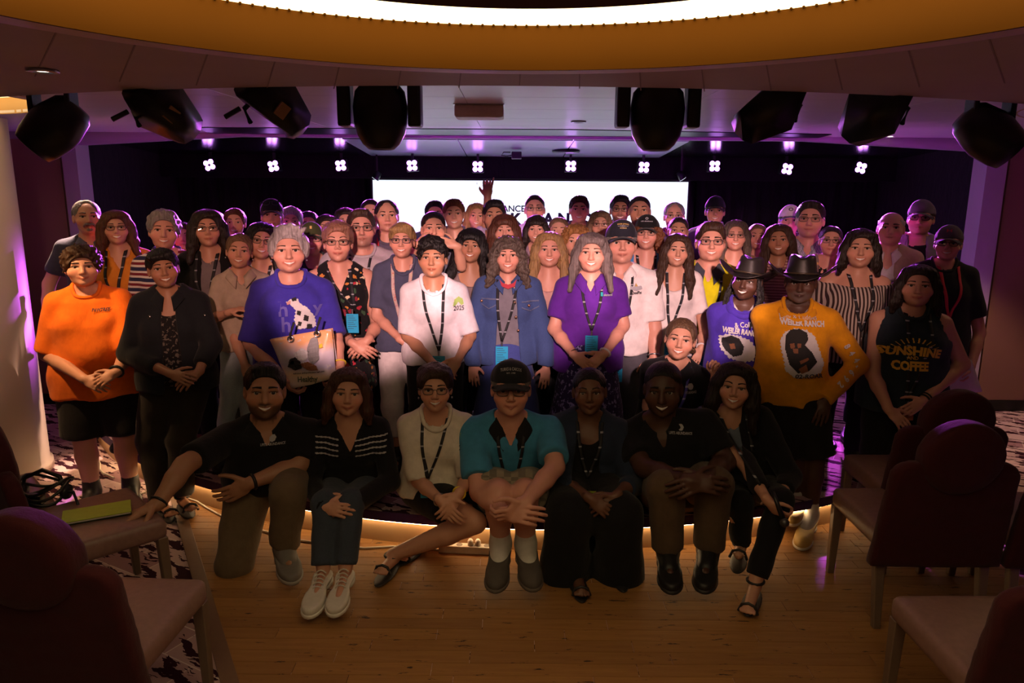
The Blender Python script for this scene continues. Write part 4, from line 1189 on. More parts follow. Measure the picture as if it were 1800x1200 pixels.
bm = bmesh.new(); d_ = Vector((wood_l(1.4) - wood_l(4.9), 1.4 - 4.9, 0)); bm_box(bm, (-.035, -.01, -.003), (.035, d_.length, .004), Matrix.Translation((wood_l(4.9) + .012, 4.9, 0)) @ Matrix.Rotation(math.atan2(d_.y, d_.x) - math.pi / 2, 4, 'Z'), .002)
struct(link('trim_1', bm_mesh('trim', bm), None, plain('floor_strip', (.16, .085, .05), .5)))
# -- stage: carpeted platform with a curved lit riser
xs_ = np.linspace(ST_L, ST_R, 61)
stage = struct(plate('stage', [(x, arc_y(x)) for x in xs_] + [(ST_R, ST_B), (ST_L, ST_B)], [], 0.0, .150, M_RISER)); stage['label'] = 'curved carpeted stage platform with a pale wood riser and dark nosing'
def child_keep(o, par):
    o.parent = par; o.matrix_parent_inverse = par.matrix_world.inverted(); return o
nose = plate('stage_nosing', [(x, arc_y(x, SR + .045)) for x in xs_] + [(x, arc_y(x, SR - .12)) for x in xs_[::-1]], [], .150, .206, fabric('nosing_purple', (.055, .018, .10)), None, False)
topc = plate('stage_carpet', [(x, arc_y(x, SR + .040)) for x in xs_] + [(ST_R, ST_B), (ST_L, ST_B)], [], .2065, ST_Z, M_CARPET, None, False)
bpy.context.view_layer.update()
child_keep(nose, stage); child_keep(topc, stage)
o = tube('led_strip', [(x, arc_y(x, SR + .022), .143) for x in np.linspace(-3.3, 3.6, 90)], .006, emit('led_warm', (1.0, .68, .34), 24.0), None, 6)
tag(o, 'warm glowing light strip tucked under the curved stage nosing', 'light strip')

# -- ceiling: soffit with a round lit cove over the dance floor
CZ, CE = 2.41, 2.50
EC, ER = (0.0, 7.96), 5.2
edge = [(x, EC[1] - math.sqrt(max(0, ER ** 2 - x * x))) for x in np.linspace(-5.0, 5.0, 81)]
CC, CR = (0.02, 1.15), 1.20
ceil = plate('ceiling', edge + [(6.2, 6.6), (6.2, -1.2), (-6.2, -1.2), (-6.2, 6.6)], [circ(*CC, CR + .03)], CZ, CZ + .02, M_SOFFIT)
bpy.context.view_layer.update()
def keep(o, par=None): return child_keep(o, par or ceil)
# edge band of the soffit
n_ = len(edge); g = np.zeros((n_, 2, 3))
for i, (a, b_) in enumerate(edge): g[i, 0] = (a, b_, CZ); g[i, 1] = (a, b_, CE + .02)
V, F = grid_solid(g, g + np.array([0, .012, 0])); keep(link('soffit_edge', mesh_np('soffit_edge', V, F, False), None, M_SOFFIT))
def ringwall(name, cx, cy, r, z0, z1, mat, th=.01):
    V, F = lathe_np([(r, z0), (r, z1), (r + th, z1), (r + th, z0), (r, z0)], 128, Matrix.Translation((cx, cy, 0)))
    return link(name, mesh_np(name, V, F), None, mat)
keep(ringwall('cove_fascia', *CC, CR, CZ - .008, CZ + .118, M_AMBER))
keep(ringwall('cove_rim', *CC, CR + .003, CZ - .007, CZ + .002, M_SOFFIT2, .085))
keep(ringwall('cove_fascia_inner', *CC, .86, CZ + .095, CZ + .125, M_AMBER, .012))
keep(plate('cove_disc', circ(*CC, .86), [], CZ + .09, CZ + .096, M_AMBER, None, False))
lum = plate('cove_light', circ(*CC, CR + .01), [circ(*CC, .865)], CZ + .120, CZ + .135, emit('cove_glow', (1.0, .74, .37), 4.4), None, False)
tag(lum, 'glowing round cove light ring set in the amber ceiling recess', 'ceiling light')
pts = []
bd = []
for i in range(230):
    a = math.pi * 2 * i / 230
    V, F = lathe_np([(0, -.0045), (.0040, -.002), (.0040, .002), (0, .0045)], 5, Matrix.Translation((CC[0] + (CR - .004) * math.cos(a), CC[1] + (CR - .004) * math.sin(a), CZ + .117))); bd.append((V, F))
V, F = join_np(bd); o = keep(link('bead_trim', mesh_np('bead_trim', V, F), None, M_AMBER)); o['kind'] = 'stuff'
bm = bmesh.new()
for k in range(-8, 9):
    a = rad(90 + k * 8.2); p0 = Vector((CC[0] + 1.30 * math.cos(a), CC[1] + 1.30 * math.sin(a), 0))
    d = Vector((math.cos(rad(90 + k * 5.0)), math.sin(rad(90 + k * 5.0)), 0)); Lg = .30 + abs(k) * .09
    bm_box(bm, (0, -.002, CZ - .0012), (Lg, .002, CZ), Matrix.Translation(p0) @ Matrix.Rotation(math.atan2(d.y, d.x), 4, 'Z'))
keep(link('soffit_seam', bm_mesh('soffit_seam', bm), None, plain('seam_dark', (.30, .22, .19), .8)))
# upper ceiling of metal panels between soffit and stage, with two side coves
SL, SRc, sr = (-3.75, 3.90), (3.98, 3.90), 1.20
up = plate('ceiling', [(-6.2, 2.6), (6.2, 2.6), (6.2, 6.85), (-6.2, 6.85)], [circ(*SL, sr), circ(*SRc, sr)], CE + .004, CE + .02, M_CEIL)
bpy.context.view_layer.update()
bm = bmesh.new(); bm_box(bm, (-.598, -.298, 0), (.598, .298, .004), None, .001); pmesh = bm_mesh('panel', bm)
for i in range(-2, 3):
    for j in range(6):
        if abs(i * 1.2) > 2.9: continue
        o = link('panel', pmesh, None, M_CEIL); o.location = (i * 1.2 + .35, 3.02 + .6 * j, CE); o.scale = (1, 1, 1)
        keep(o, up)
for nm, c in (('left', SL), ('right', SRc)):
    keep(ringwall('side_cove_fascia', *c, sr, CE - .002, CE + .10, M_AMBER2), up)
    o = plate('side_cove_light', circ(*c, sr + .01), [circ(*c, sr - .45)], CE + .10, CE + .11, emit('side_glow', (1.0, .72, .36), 1.9), None, False)
    tag(o, 'glowing cove light ring in the round ceiling recess by the %s' % ('pale round column' if nm == 'left' else 'right side wall'), 'ceiling light')
    keep(plate('side_cove_cap', circ(*c, sr - .45), [], CE + .095, CE + .10, M_AMBER2, None, False), up)
# black plate across the ceiling: shade of a recessed slot put into its colour
q = [onz(a, b_, CE - .004)[:2] for a, b_ in ((342, 224), (640, 226), (1000, 228), (1462, 236))] + [onz(a, b_, CE - .004)[:2] for a, b_ in ((1395, 254), (1000, 245), (640, 243), (412, 249))]
keep(plate('slot_shade_plate', [tuple(v) for v in q], [], CE - .006, CE - .001, M_BLACK, None, False), up)
# proscenium header, stage ceiling, valance
HZ = 2.39
prof = [(-6.2, 2.385), (-3.9, 2.39), (-2.45, 2.475), (2.6, 2.47), (4.25, 2.385), (6.2, 2.38)]
V = np.array([(x, yy, z) for yy in (6.78, 6.90) for x, z in prof] + [(x, yy, CE + .03) for yy in (6.78, 6.90) for x, z in prof]); n_ = len(prof); F = []
for i in range(n_ - 1):
    F += [(i, i + 1, n_ + i + 1, n_ + i), (i + 1, i, 2 * n_ + i, 2 * n_ + i + 1), (n_ + i, n_ + i + 1, 3 * n_ + i + 1, 3 * n_ + i), (2 * n_ + i, 3 * n_ + i, 3 * n_ + i + 1, 2 * n_ + i + 1)]
F += [(0, n_, 3 * n_, 2 * n_), (n_ - 1, 3 * n_ - 1, 4 * n_ - 1, 2 * n_ - 1)]
struct(link('trim_header', mesh_np('trim_header', V, np.array(F), False), None, M_RETURN))
TILT = Matrix.Translation((0, 6.90, 2.468)) @ Matrix.Rotation(-math.atan2(.093, 1.42), 4, 'X')
sc_ = struct(box('ceiling_stage', (ST_L - .2, 0, .004), (ST_R + .2, 2.1, .03), M_BLACKGLOSS, None, 0, TILT)); sc_.name = 'ceiling'
M_CEIL2 = panel_mat('stage_ceiling_panel', (.42, .50, .55), .3)
for i in range(3): box('panel', (-1.55 + i * 1.05, .02, -.002), (-.51 + i * 1.05, 1.42, .006), M_CEIL2, sc_, .002, TILT)
struct(box('trim_valance', (ST_L, 8.32, 2.135), (ST_R, 8.42, HZ + .005), M_DRAPE))
struct(box('wall_back', (-6.2, 8.98, -.05), (6.2, 9.1, 2.6), M_BLACK))
# side reveals and house walls
struct(box('wall_left', (-6.2, 6.80, 0), (-4.00, 6.95, CE + .03), M_WALL))
struct(box('trim_left', (-4.00, 6.74, 0), (ST_L, 6.95, CE), M_RETURN)); struct(box('wall_stage_left', (ST_L - .08, 6.95, 0), (ST_L - .01, 8.98, CE), M_DRAPE)).name = 'wall_left'
struct(box('wall_right', (4.38, 6.80, 0), (6.2, 6.95, CE + .03), M_WALL))
struct(box('trim_right', (ST_R, 6.74, 0), (4.38, 6.95, CE), M_RETURN)); struct(box('wall_stage_right', (ST_R + .01, 6.95, 0), (ST_R + .08, 8.98, CE), M_DRAPE)).name = 'wall_right'
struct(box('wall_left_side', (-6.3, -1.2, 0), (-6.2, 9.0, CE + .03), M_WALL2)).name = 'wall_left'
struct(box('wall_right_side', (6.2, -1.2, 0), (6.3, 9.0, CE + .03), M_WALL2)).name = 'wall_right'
wl = D.objects['wall_left']; wr_ = D.objects['wall_right']
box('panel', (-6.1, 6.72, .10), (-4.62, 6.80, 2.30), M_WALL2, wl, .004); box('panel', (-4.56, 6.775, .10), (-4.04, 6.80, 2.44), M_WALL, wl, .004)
box('lintel', (-6.1, 6.66, 2.31), (-4.50, 6.80, 2.42), M_SOFFIT, wl, .004)
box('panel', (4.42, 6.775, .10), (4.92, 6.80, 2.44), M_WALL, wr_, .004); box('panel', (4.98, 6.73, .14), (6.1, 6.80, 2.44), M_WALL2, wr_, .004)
struct(box('baseboard_right', (4.38, 6.76, 0), (4.96, 6.80, .10), M_BLACK)); struct(box('baseboard_left', (-6.2, 6.76, 0), (-4.0, 6.80, .10), M_BLACK))
V, F = lathe_np([(0, 0), (.40, 0), (.40, .06), (.38, .07), (.38, 2.48), (0, 2.48)], 48, Matrix.Translation((-3.76, 5.02, 0)))
struct(link('column', mesh_np('column', V, F), None, M_COLUMN))['label'] = 'pale round column at the left side of the room'
# stage curtains, pleated
def drape(x0, x1, y, z0, z1, label):
    n = int((x1 - x0) / .022); g = np.zeros((n, 4, 3))
    for i, x in enumerate(np.linspace(x0, x1, n)):
        for j, z in enumerate(np.linspace(z0, z1, 4)): g[i, j] = (x, y + .035 * math.sin(x * 42 + .3 * math.sin(x * 9)) * (1.1 - .2 * j), z)
    V, F = grid_solid(g, g + np.array([0, .01, 0]))
    tag(link('stage_curtain', mesh_np('stage_curtain', V, F), None, M_DRAPE), label, 'curtain')
drape(ST_L + .02, -1.70, 8.70, ST_Z, HZ, 'black pleated stage curtain on the left of the bright screen')
drape(2.12, ST_R - .02, 8.70, ST_Z, HZ, 'black pleated stage curtain on the right of the bright screen')
# -- LED screen with its lettering
scr = empty('led_screen', (.22, 8.52, ST_Z), 'large glowing pale blue white screen behind the crowd', 'screen')
x0, x1 = P(655, 317, 8.5)[0], P(1210, 321, 8.5)[0]; zt = P(930, 318, 8.5)[2]
def lo_(o, root=scr): o.location = -Vector(root.location); return o
lo_(box('screen_face', (x0, 8.50, .62), (x1, 8.52, zt), emit('screen_glow', (.80, .94, 1.0), 1.12), scr)); lo_(box('screen_cabinet', (x0 - .02, 8.521, .60), (x1 + .02, 8.60, zt + .01), M_BLACK, scr))
lo_(box('screen_stand', (x0 + .3, 8.53, ST_Z), (x1 - .3, 8.60, .60), M_BLACK, scr))
M_TXT = plain('screen_text', (.010, .014, .035), .6)
def screen_text(txt, px, py, h, bold=.0, wpx=None):
    cu = D.curves.new('t', 'FONT'); cu.body = txt; cu.align_x = 'CENTER'; cu.align_y = 'CENTER'; cu.offset = bold; cu.extrude = .002
    o = D.objects.new('t', cu); COL.objects.link(o); dg = bpy.context.evaluated_depsgraph_get(); me = D.meshes.new_from_object(o.evaluated_get(dg)); D.objects.remove(o); me.materials.clear()
    sc = float(np.linalg.norm(P(px, py, 8.49) - P(px, py + h, 8.49))) / .72
    o = link('lettering', me, scr, M_TXT); q = Vector(P(px, py, 8.495)) - Vector(scr.location)
    o.matrix_local = Matrix.Translation(q) @ Matrix.Rotation(math.pi / 2, 4, 'X') @ Matrix.Scale(sc, 4)
screen_text("LIFE'S", 797, 367, 11, .022); screen_text('ABUNDANCE', 877, 367, 11, .022)
for ch, px in (('O', 818), ('K', 906), ('A', 964), ('N', 991), ('D', 1032), ('A', 1083)): screen_text(ch, px, 386, 20, .045)
# -- purple stage wash lamps
M_LENS = emit('purple_lens', (.62, .22, 1.0), 14.0)
M_HOUS = plain('lamp_housing', (.012, .010, .016), .4)
M_PBACK = emit('purple_bezel', (.30, .03, .75), .8)
LP = [(370, 290, -.32), (482, 292, -.2), (600, 291, -.12), (725, 291, -.08), (840, 293, 0), (1003, 292, 0), (1131, 294, .05), (1255, 292, .0), (1382, 297, .18), (1511, 295, .26)]
names_ = ['outermost', 'second', 'third', 'fourth', 'fifth', 'sixth', 'seventh', 'eighth', 'ninth', 'last']
spot0 = None
for i, (px, py, tl) in enumerate(LP):
    c = Vector(P(px, py, 8.0))
    r = empty('stage_lamp', c, 'purple square stage lamp of four lenses, %s from the left above the stage' % names_[i], 'stage light', 'purple lamps over the stage')
    bm = bmesh.new(); bm_box(bm, (-.062, -.03, -.062), (.062, .06, .062), Matrix.Rotation(tl, 4, 'Y'), .008); link('housing', bm_mesh('housing', bm), r, M_HOUS)
    for a in (-1, 1):
        for b_ in (-1, 1):
            V, F = lathe_np([(0, -.008), (.019, -.004), (.0255, 0), (.0255, .01), (0, .01)], 14, Matrix.Rotation(tl, 4, 'Y') @ Matrix.Translation((a * .027, -.034, b_ * .027)) @ Matrix.Rotation(-math.pi / 2, 4, 'X'))
            link('lens', mesh_np('lens', V, F), r, M_LENS)
    box('yoke', (-.012, .0, .06), (.012, .03, HZ - c.z - .002), M_HOUS, r)
    l = spot('stage_wash', c + Vector((0, -.06, -.01)), (c.x * (.90 if 0 < i < 9 else .76) + .02, 5.0, 1.22), 1300, (.70, .10, 1.0), 42, .5, .05); l.parent = r; l.location = (0, -.06, -.01)
# wall washers on the proscenium returns
spot('wall_wash', (-3.6, 6.55, .5), (-3.95, 6.75, 2.6), 9, (.55, .06, 1.0), 80, .9, .06); spot('wall_wash', (3.95, 6.55, .5), (4.32, 6.75, 2.6), 9, (.55, .06, 1.0), 80, .9, .06)
# -- small ceiling fittings
def downlight(px, py, z, label, r=.05, glow=3.0):
    c = onz(px, py, z)
    t = empty('downlight', c, label, 'ceiling light')
    lathe('bezel', [(r, 0), (r * 1.5, -.002), (r * 1.55, -.008), (r * 1.05, -.010), (r, 0)], METAL, t, 24)
    lathe('lamp', [(0, -.006), (r * .98, -.004), (r * .98, 0), (0, 0)], emit('downlight_glow', (1.0, .9, .75), glow), t, 20)
downlight(75, 122, CZ, 'small bright square downlight in the brown soffit at left', .030, 8.0)
downlight(1017, 213, CE, 'small round downlight in the pale ceiling panels over the stage front', .035, 3.0)
downlight(1565, 241, CE, 'tiny dim downlight in the purple lit ceiling at right', .02, 2.0)
c = onz(843, 186, CE); t = empty('sensor_box', c, 'beige box sensor mounted on the ceiling panels above the screen', 'sensor')
V, F = solid([Pr(lambda x, y, z: np.maximum(np.maximum(np.abs(x) - .135, np.abs(y) - .11), np.abs(z + .035) - .035) + 0 * x, (-.135, -.11, -.07), (.135, .11, 0))], .012); link('case', mesh_np('case', V, F), t, plain('sensor_beige', (.80, .62, .58), .5)); box('plate', (-.14, -.115, -.004), (.14, .115, 0), METAL, t)
def on_tilt(px, py):
    z = 2.42
    for _ in range(6): q = onz(px, py, z); z = 2.468 - .0655 * (q[1] - 6.9) + .001
    return q
c = on_tilt(995, 263); t = empty('smoke_detector', c, 'flat round dark disc fitting on the stage ceiling', 'fitting'); lathe('disc', [(0, -.03), (.13, -.03), (.14, -.02), (.14, -.012), (0, -.012)], M_HOUS, t, 28); lathe('stem', [(.02, -.012), (.02, 0)], M_HOUS, t, 10)
c = on_tilt(895, 256); t = empty('ceiling_track', c, 'long thin dark lighting track on the stage ceiling', 'track'); box('rail', (-.38, -.02, -.028), (.38, .02, 0), M_HOUS, t, .004)
c = P(908, 273, 7.6); t = empty('stage_camera', c, 'small black camera hanging above the middle of the screen', 'camera'); box('case', (-.05, -.06, -.035), (.05, .06, .035), M_HOUS, t, .008); box('bracket', (-.008, -.01, .03), (.008, .01, HZ - c[2]), M_HOUS, t)
tube('cable', [(-.05, 0, 0), (-.10, 0, -.01), (-.15, 0, .0), (-.13, 0, .03), (-.06, 0, .03)], .006, M_HOUS, t)
for px, lab in ((663, 'small white spot lamp above the left corner of the screen'), (1197, 'small white spot lamp above the right corner of the screen')):
    c = P(px, 309, 8.2); t = empty('corner_spot', c, lab, 'stage light'); s_ = 1 if px < 900 else -1
    R_ = Matrix.Rotation(s_ * rad(35), 4, 'Y')
    lathe('can', [(0, .05), (.03, .045), (.04, -.03), (.04, -.04), (0, -.04)], M_HOUS, t, 16, R_); lathe('glow', [(0, -.046), (.038, -.042), (.038, -.038), (0, -.038)], emit('corner_glow', (.8, .9, 1.0), 2.0), t, 16, R_)
    box('bracket', (-.008, -.008, .03), (.008, .008, HZ - c[2]), M_HOUS, t)
# -- theatre fixtures hung behind the soffit edge
M_FIX = plain('fixture_black', (.010, .010, .011), .38); M_LBL = plain('fixture_label', (.40, .24, .10), .6)
def place_ax(base, axis):
    z = Vector(axis).normalized(); return Matrix.Translation(base) @ z.to_track_quat('Z', 'Y').to_matrix().to_4x4()
def moving_head(px, py, Y, label):
    c = Vector(P(px, py, Y)); r = empty('moving_head', c, label, 'stage light', 'front moving heads')
    V, F = lathe_np([(0, .118), (.078, .115), (.100, .09), (.110, .03), (.107, -.03), (.096, -.078), (.074, -.115), (.052, -.135), (.046, -.137), (.042, -.128), (0, -.126)], 32); link('head', mesh_np('head', V, F), r, M_FIX)
    for s in (-1, 1):
        bm = bmesh.new(); bm_box(bm, (s * .114, -.045, -.048), (s * .168, .045, .125), None, .012); link('yoke_arm', bm_mesh('yoke_arm', bm), r, M_FIX)
    bm = bmesh.new(); bm_box(bm, (-.16, -.06, .119), (.16, .06, CE - c.z), None, .006); link('base', bm_mesh('base', bm), r, M_FIX)
    lathe('lens', [(0, -.1275), (.041, -.130), (.041, -.126)], plain('lens_dark', (.05, .03, .02), .1), r, 24)
moving_head(669, 202, 3.12, 'black moving head lamp hanging left of the ceiling centre'); moving_head(1155, 204, 3.12, 'black moving head lamp hanging right of the ceiling centre')
def barrel(px, py, Y, axis, label, sc=1.0):
    c = Vector(P(px, py, Y)); r = empty('moving_head', c, label, 'stage light', 'side moving heads')
    M_ = place_ax((0, 0, 0), axis) @ Matrix.Scale(sc, 4)
    V, F = lathe_np([(0, -.13), (.06, -.128), (.085, -.10), (.105, -.02), (.108, .02), (.095, .10), (.082, .135), (.074, .137), (.070, .11), (0, .108)], 32, M_); link('head', mesh_np('head', V, F), r, M_FIX)
    for s in (-1, 1):
        bm = bmesh.new(); bm_box(bm, (s * .092, -.04, -.02), (s * .070, .04, CE - c.z), None, .008); link('yoke_arm', bm_mesh('yoke_arm', bm), r, M_FIX)
    bm = bmesh.new(); bm_box(bm, (-.092, -.05, CE - c.z - .05), (.092, .05, CE - c.z), None, .006); link('base', bm_mesh('base', bm), r, M_FIX)
barrel(98, 222, 3.35, (-.75, -.25, -.75), 'black barrel shaped moving head lamp at the far left of the ceiling')
barrel(1735, 234, 3.35, (.80, -.25, -.70), 'black barrel shaped moving head lamp at the far right of the ceiling')
def profile_spot(px0, py0, px1, py1, Y, label, lbl):
    a, b_ = Vector(P(px0, py0, Y - .10)), Vector(P(px1, py1, Y + .12)); L = (b_ - a).length; r = empty('profile_spot', (a + b_) / 2, label, 'stage light', 'profile spots')
    zx = (b_ - a).normalized(); yx = (r.location - Vector((0, 0, CAM_H))).normalized(); yx = (yx - zx * yx.dot(zx)).normalized(); xx = yx.cross(zx)
    M_ = Matrix.Translation(a - (a + b_) / 2) @ Matrix((xx, yx, zx)).transposed().to_4x4()
    V, F = lathe_np([(0, 0), (.060, 0), (.075, .02), (.085, L * .3), (.095, L * .35), (.098, L * .7), (.085, L * .78), (.082, L * .97), (.074, L), (0, L * .97)], 10, M_); link('body', mesh_np('body', V, F, False), r, M_FIX)
    bm = bmesh.new(); bm_box(bm, (-.055, .085, L * .36), (.055, .11, L * .68), M_, .004); link('heat_sink', bm_mesh('heat_sink', bm), r, M_FIX)
    top = CE - (a.z + b_.z) / 2
    for s in (-1, 1): tube('yoke', [M_ @ Vector((s * .11, 0, L * .4)), M_ @ Vector((s * .115, .04, L * .4)) + Vector((0, 0, .04)), Vector((s * .05, 0, top))], .010, M_FIX, r)
    if lbl: box('label', (-.030, -.0975, L * .36), (.025, -.090, L * .36 + .05), M_LBL, r, 0, M_)
    tube('handle', [M_ @ Vector((.09, 0, L * .15)), M_ @ Vector((.15, .0, L * .05))], .010, M_FIX, r)
profile_spot(235, 152, 332, 226, 3.05, 'black profile spot with a tan label, left of two on the left', True)
profile_spot(432, 146, 522, 216, 3.02, 'black profile spot with a tan label beside the left moving head', True)
profile_spot(1398, 142, 1312, 226, 3.02, 'black profile spot with side handles beside the right moving head', False)
profile_spot(1585, 150, 1500, 232, 3.10, 'black profile spot pointing down left near the right side lamp', False)

# ================================================================== THE PEOPLE
def cl(hexcol, pattern=None, cols=None, scale=1.0, **k):
    nm = 'cloth_%s_%s_%s' % (hexcol.strip('#'), pattern, scale)
    return fabric(nm, srgb(hexcol), pattern, [srgb(c) if isinstance(c, str) else c for c in cols] if cols else None, scale, **k)
BLK = cl('#1b1a1c'); NAVY = cl('#23283c'); WHT = cl('#d9d2d0'); JEANS = cl('#5f6b80', 'denim'); DKJ = cl('#2a2f3c', 'denim')
G = 'people in the group photo'
S2 = .21
def pp(*a, **k): return person(*a, **k)
# ---- front row, standing on the floor and along the stage front
pp('orange', 144, 430, 503, 4.55, 0, 'person with curly brown hair in a bright orange t-shirt and black shorts at far left', 'f', 'light', 'curly', 'brown', 2, yaw=4, b=1.42, lod=0, hv=.034,
   shirt=('tee', cl('#ff7a1e')), pants=('shorts', BLK, 1.25, .98), shoes='shoe_black', arms={'l': ((82, 622, 4.50), (150, 664, 4.30), (183, 680, 4.26)), 'r': ((226, 622, 4.50), (203, 655, 4.30), (178, 668, 4.25))}, handpose={'l': 'clasp', 'r': 'clasp'}, belly=1.3, sleeve=.92, wx=1.10, bust=.8, hem=-.34)
pp('pixie', 287, 436, 506, 4.42, 0, 'person with short black hair in a dark denim jacket, dark trousers and black sandals', 'f', 'tan', 'pixieside', 'black', 1, roll=-5, yaw=6, b=1.10, lod=0, hv=.02,
   shirt=('open', cl('#16191e', 'denim'), .035), inner=('tee', cl('#1c1a1c', 'fleck', ['#6a625c'], 60), 'scoop'), pants=('pants', cl('#2a2622'), 1.25), shoes='flipflop', feet='bare', arms={'l': ((226, 622, 4.40), (303, 655, 4.24), (325, 662, 4.20)), 'r': ((372, 605, 4.42), (348, 655, 4.25), (330, 668, 4.20))}, handpose={'l': 'clasp', 'r': 'clasp'}, collar=cl('#16191e', 'denim'), hem=-.16, legs={'l': ((265, 770, 4.42), (285, 880, 4.42), (300, 902, 4.24)), 'r': ((318, 770, 4.42), (320, 872, 4.44), (335, 893, 4.26))})
pp('sunshine', 1613, 466, 538, 4.40, 0, 'person with shoulder length dark hair in a dark sleeveless shirt lettered in yellow', 'f', 'light', 'bob', 'dark', 2, yaw=-2, b=1.30, lod=0, hv=.018,
   shirt=('tank', cl('#25303a')), neck='crew', pants=('pants', BLK, 1.1), arms={'l': ((1533, 655, 4.38), (1562, 718, 4.22), (1588, 742, 4.16)), 'r': ((1692, 640, 4.40), (1622, 704, 4.22), (1588, 728, 4.15))}, handpose={'l': 'clasp', 'r': 'clasp'}, belly=1.0, hem=-.3, lany=dict(mat='lan_black', ln=.50, badge='amber', dx=-.06, bw=.075, bh=.085, prints=False), wx=1.06)
pp('hoodie', 1408, 449, 531, 4.34, 0, 'person in a black cowboy hat and golden yellow hooded sweatshirt with a dog print', 'm', 'dark', 'caphair', 'black', 0, yaw=-4, pitch=0, b=1.12, lod=0, hv=.044,
   shirt=('long', cl('#d99413')), hood=WHT, neck='crew', pants=('shorts', BLK, 1.2, 1.0), shoes='yellow', hat=('cowboy', 0, 0), stub=.55, stubc=(.16, .13, .12), arms={'l': ((1364, 640, 4.46), (1368, 700, 4.46), (1370, 735, 4.46)), 'r': ((1508, 640, 4.36), (1452, 700, 4.22), (1443, 738, 4.18))}, sleeve=1.02, belly=.9, hem=-.26, legs={'l': ((1395, 800, 4.30), (1400, 880, 4.30), (1395, 905, 4.2)), 'r': ((1432, 800, 4.28), (1424, 905, 4.24), (1412, 948, 4.05))}, leglen=1.0)
pp('cowgirl', 1314, 451, 526, 4.58, S2, 'person in a black cowboy hat and braids wearing a purple hooded sweatshirt with lettering', 'f', 'dark', 'braids', 'black', 1, yaw=-16, roll=5, pitch=4, b=1.12, lod=0, hv=.044,
   shirt=('long', cl('#4a35b0')), hood=WHT, pants=('pants', BLK), hat=('cowboy', 0, 0), arms={'l': ((1268, 640, 4.55), (1285, 690, 4.42)), 'r': ((1376, 628, 4.60), (1348, 672, 4.40), (1322, 690, 4.36))}, sleeve=1.0, hem=-.22)
pp('bluetee', 507, 396, 479, 4.66, S2, 'person with spiky silver hair in a violet blue t-shirt holding a picture bag', 'f', 'pink', 'spiky', 'silver', 1, yaw=3, b=1.20, lod=0, hv=.030,
   shirt=('tee', cl('#3b32a0')), pants=('pants', BLK, 1.15), arms={'l': ((440, 602, 4.62), (497, 664, 4.42), (515, 690, 4.40)), 'r': ((589, 592, 4.60), (597, 642, 4.44), (590, 668, 4.40))}, handpose={'l': 'grip', 'r': 'grip'}, sleeve=.95, hem=-.4, belly=.8, wx=1.05)
pp('floral', 594, 388, 460, 4.90, S2, 'person with short reddish hair and glasses in a floral black sleeveless dress', 'f', 'pink', 'pixie', (.36, .17, .11), 2, b=1.14, lod=0, hv=.02, glasses='brown',
   shirt=('tank', cl('#141216', 'floral', ['#b03040', '#c8823c', '#d8c0a0', '#36503a', '#802838', '#16141a', '#16141a'], 24)), neck='v', pants=('skirt', cl('#141216', 'floral', ['#b03040', '#c8823c', '#d8c0a0', '#36503a', '#802838', '#16141a', '#16141a'], 24), 1, .22), hem_skirt=.5, arms={'l': ((600, 590, 4.86), (622, 602, 4.68), (645, 615, 4.66)), 'r': ((664, 570, 4.86), (646, 598, 4.68), (628, 614, 4.65))}, handpose={'l': 'clasp', 'r': 'clasp'}, lany=dict(ln=.22, dx=.115, fwd=.05), hem=-.1)
pp('greynavy', 707, 390, 453, 4.84, S2, 'person with short blond hair and dark glasses in a grey navy t-shirt and white shorts', 'f', 'pink', 'pixieside', 'blond', 1, yaw=-4, b=1.04, lod=0, hv=.018, glasses='navy',
   shirt=('tee', cl('#474a63')), pants=('capri', cl('#d8cfd2'), 1.1), arms={'l': ((662, 555, 4.80), (706, 598, 4.62), (735, 612, 4.60))}, lany=dict(mat='lan_floral', ln=.42, badge=None, wid=.024), sleeve=.8, hem=-.2, legs={'l': ((690, 712, 4.8), (700, 800, 4.82)), 'r': ((738, 712, 4.8), (742, 800, 4.82))})
pp('whitetee', 761, 413, 487, 4.62, S2, 'person with black curly hair in a white t-shirt with low clasped hands', 'f', 'tan', 'curlytop', 'black', 0, yaw=-5, b=1.02, lod=0, hv=.034,
   shirt=('tee', cl('#e6dee6')), pants=('pants', BLK, 1.05), arms={'l': ((716, 590, 4.60), (765, 640, 4.44), (785, 655, 4.42)), 'r': ((827, 590, 4.60), (806, 630, 4.44), (792, 652, 4.40))}, handpose={'l': 'clasp', 'r': 'clasp'}, sleeve=.92, hem=-.22, lany=dict(ln=.40, badge='bluered', dx=.04))
pp('denim', 893, 413, 480, 4.72, S2, 'person with curly grey brown hair, bangs, blue denim jacket and long blue skirt', 'f', 'pink', 'curlybob', 'greybrown', 1, b=1.10, lod=0, hv=.030,
   shirt=('open', cl('#33436e', 'denim'), .050), inner=('tee', cl('#77727c')), waist=.0, pants=('skirt', cl('#36407c', 'denim'), 1, .26), hem_skirt=.12, arms={'l': ((826, 590, 4.70), (831, 640, 4.60), (833, 668, 4.58)), 'r': ((956, 590, 4.70), (960, 645, 4.62), (957, 672, 4.60))}, collar=cl('#33436e', 'denim'), hem=-.24, lany=dict(ln=.40, dx=-.035), sleeve=1.0)
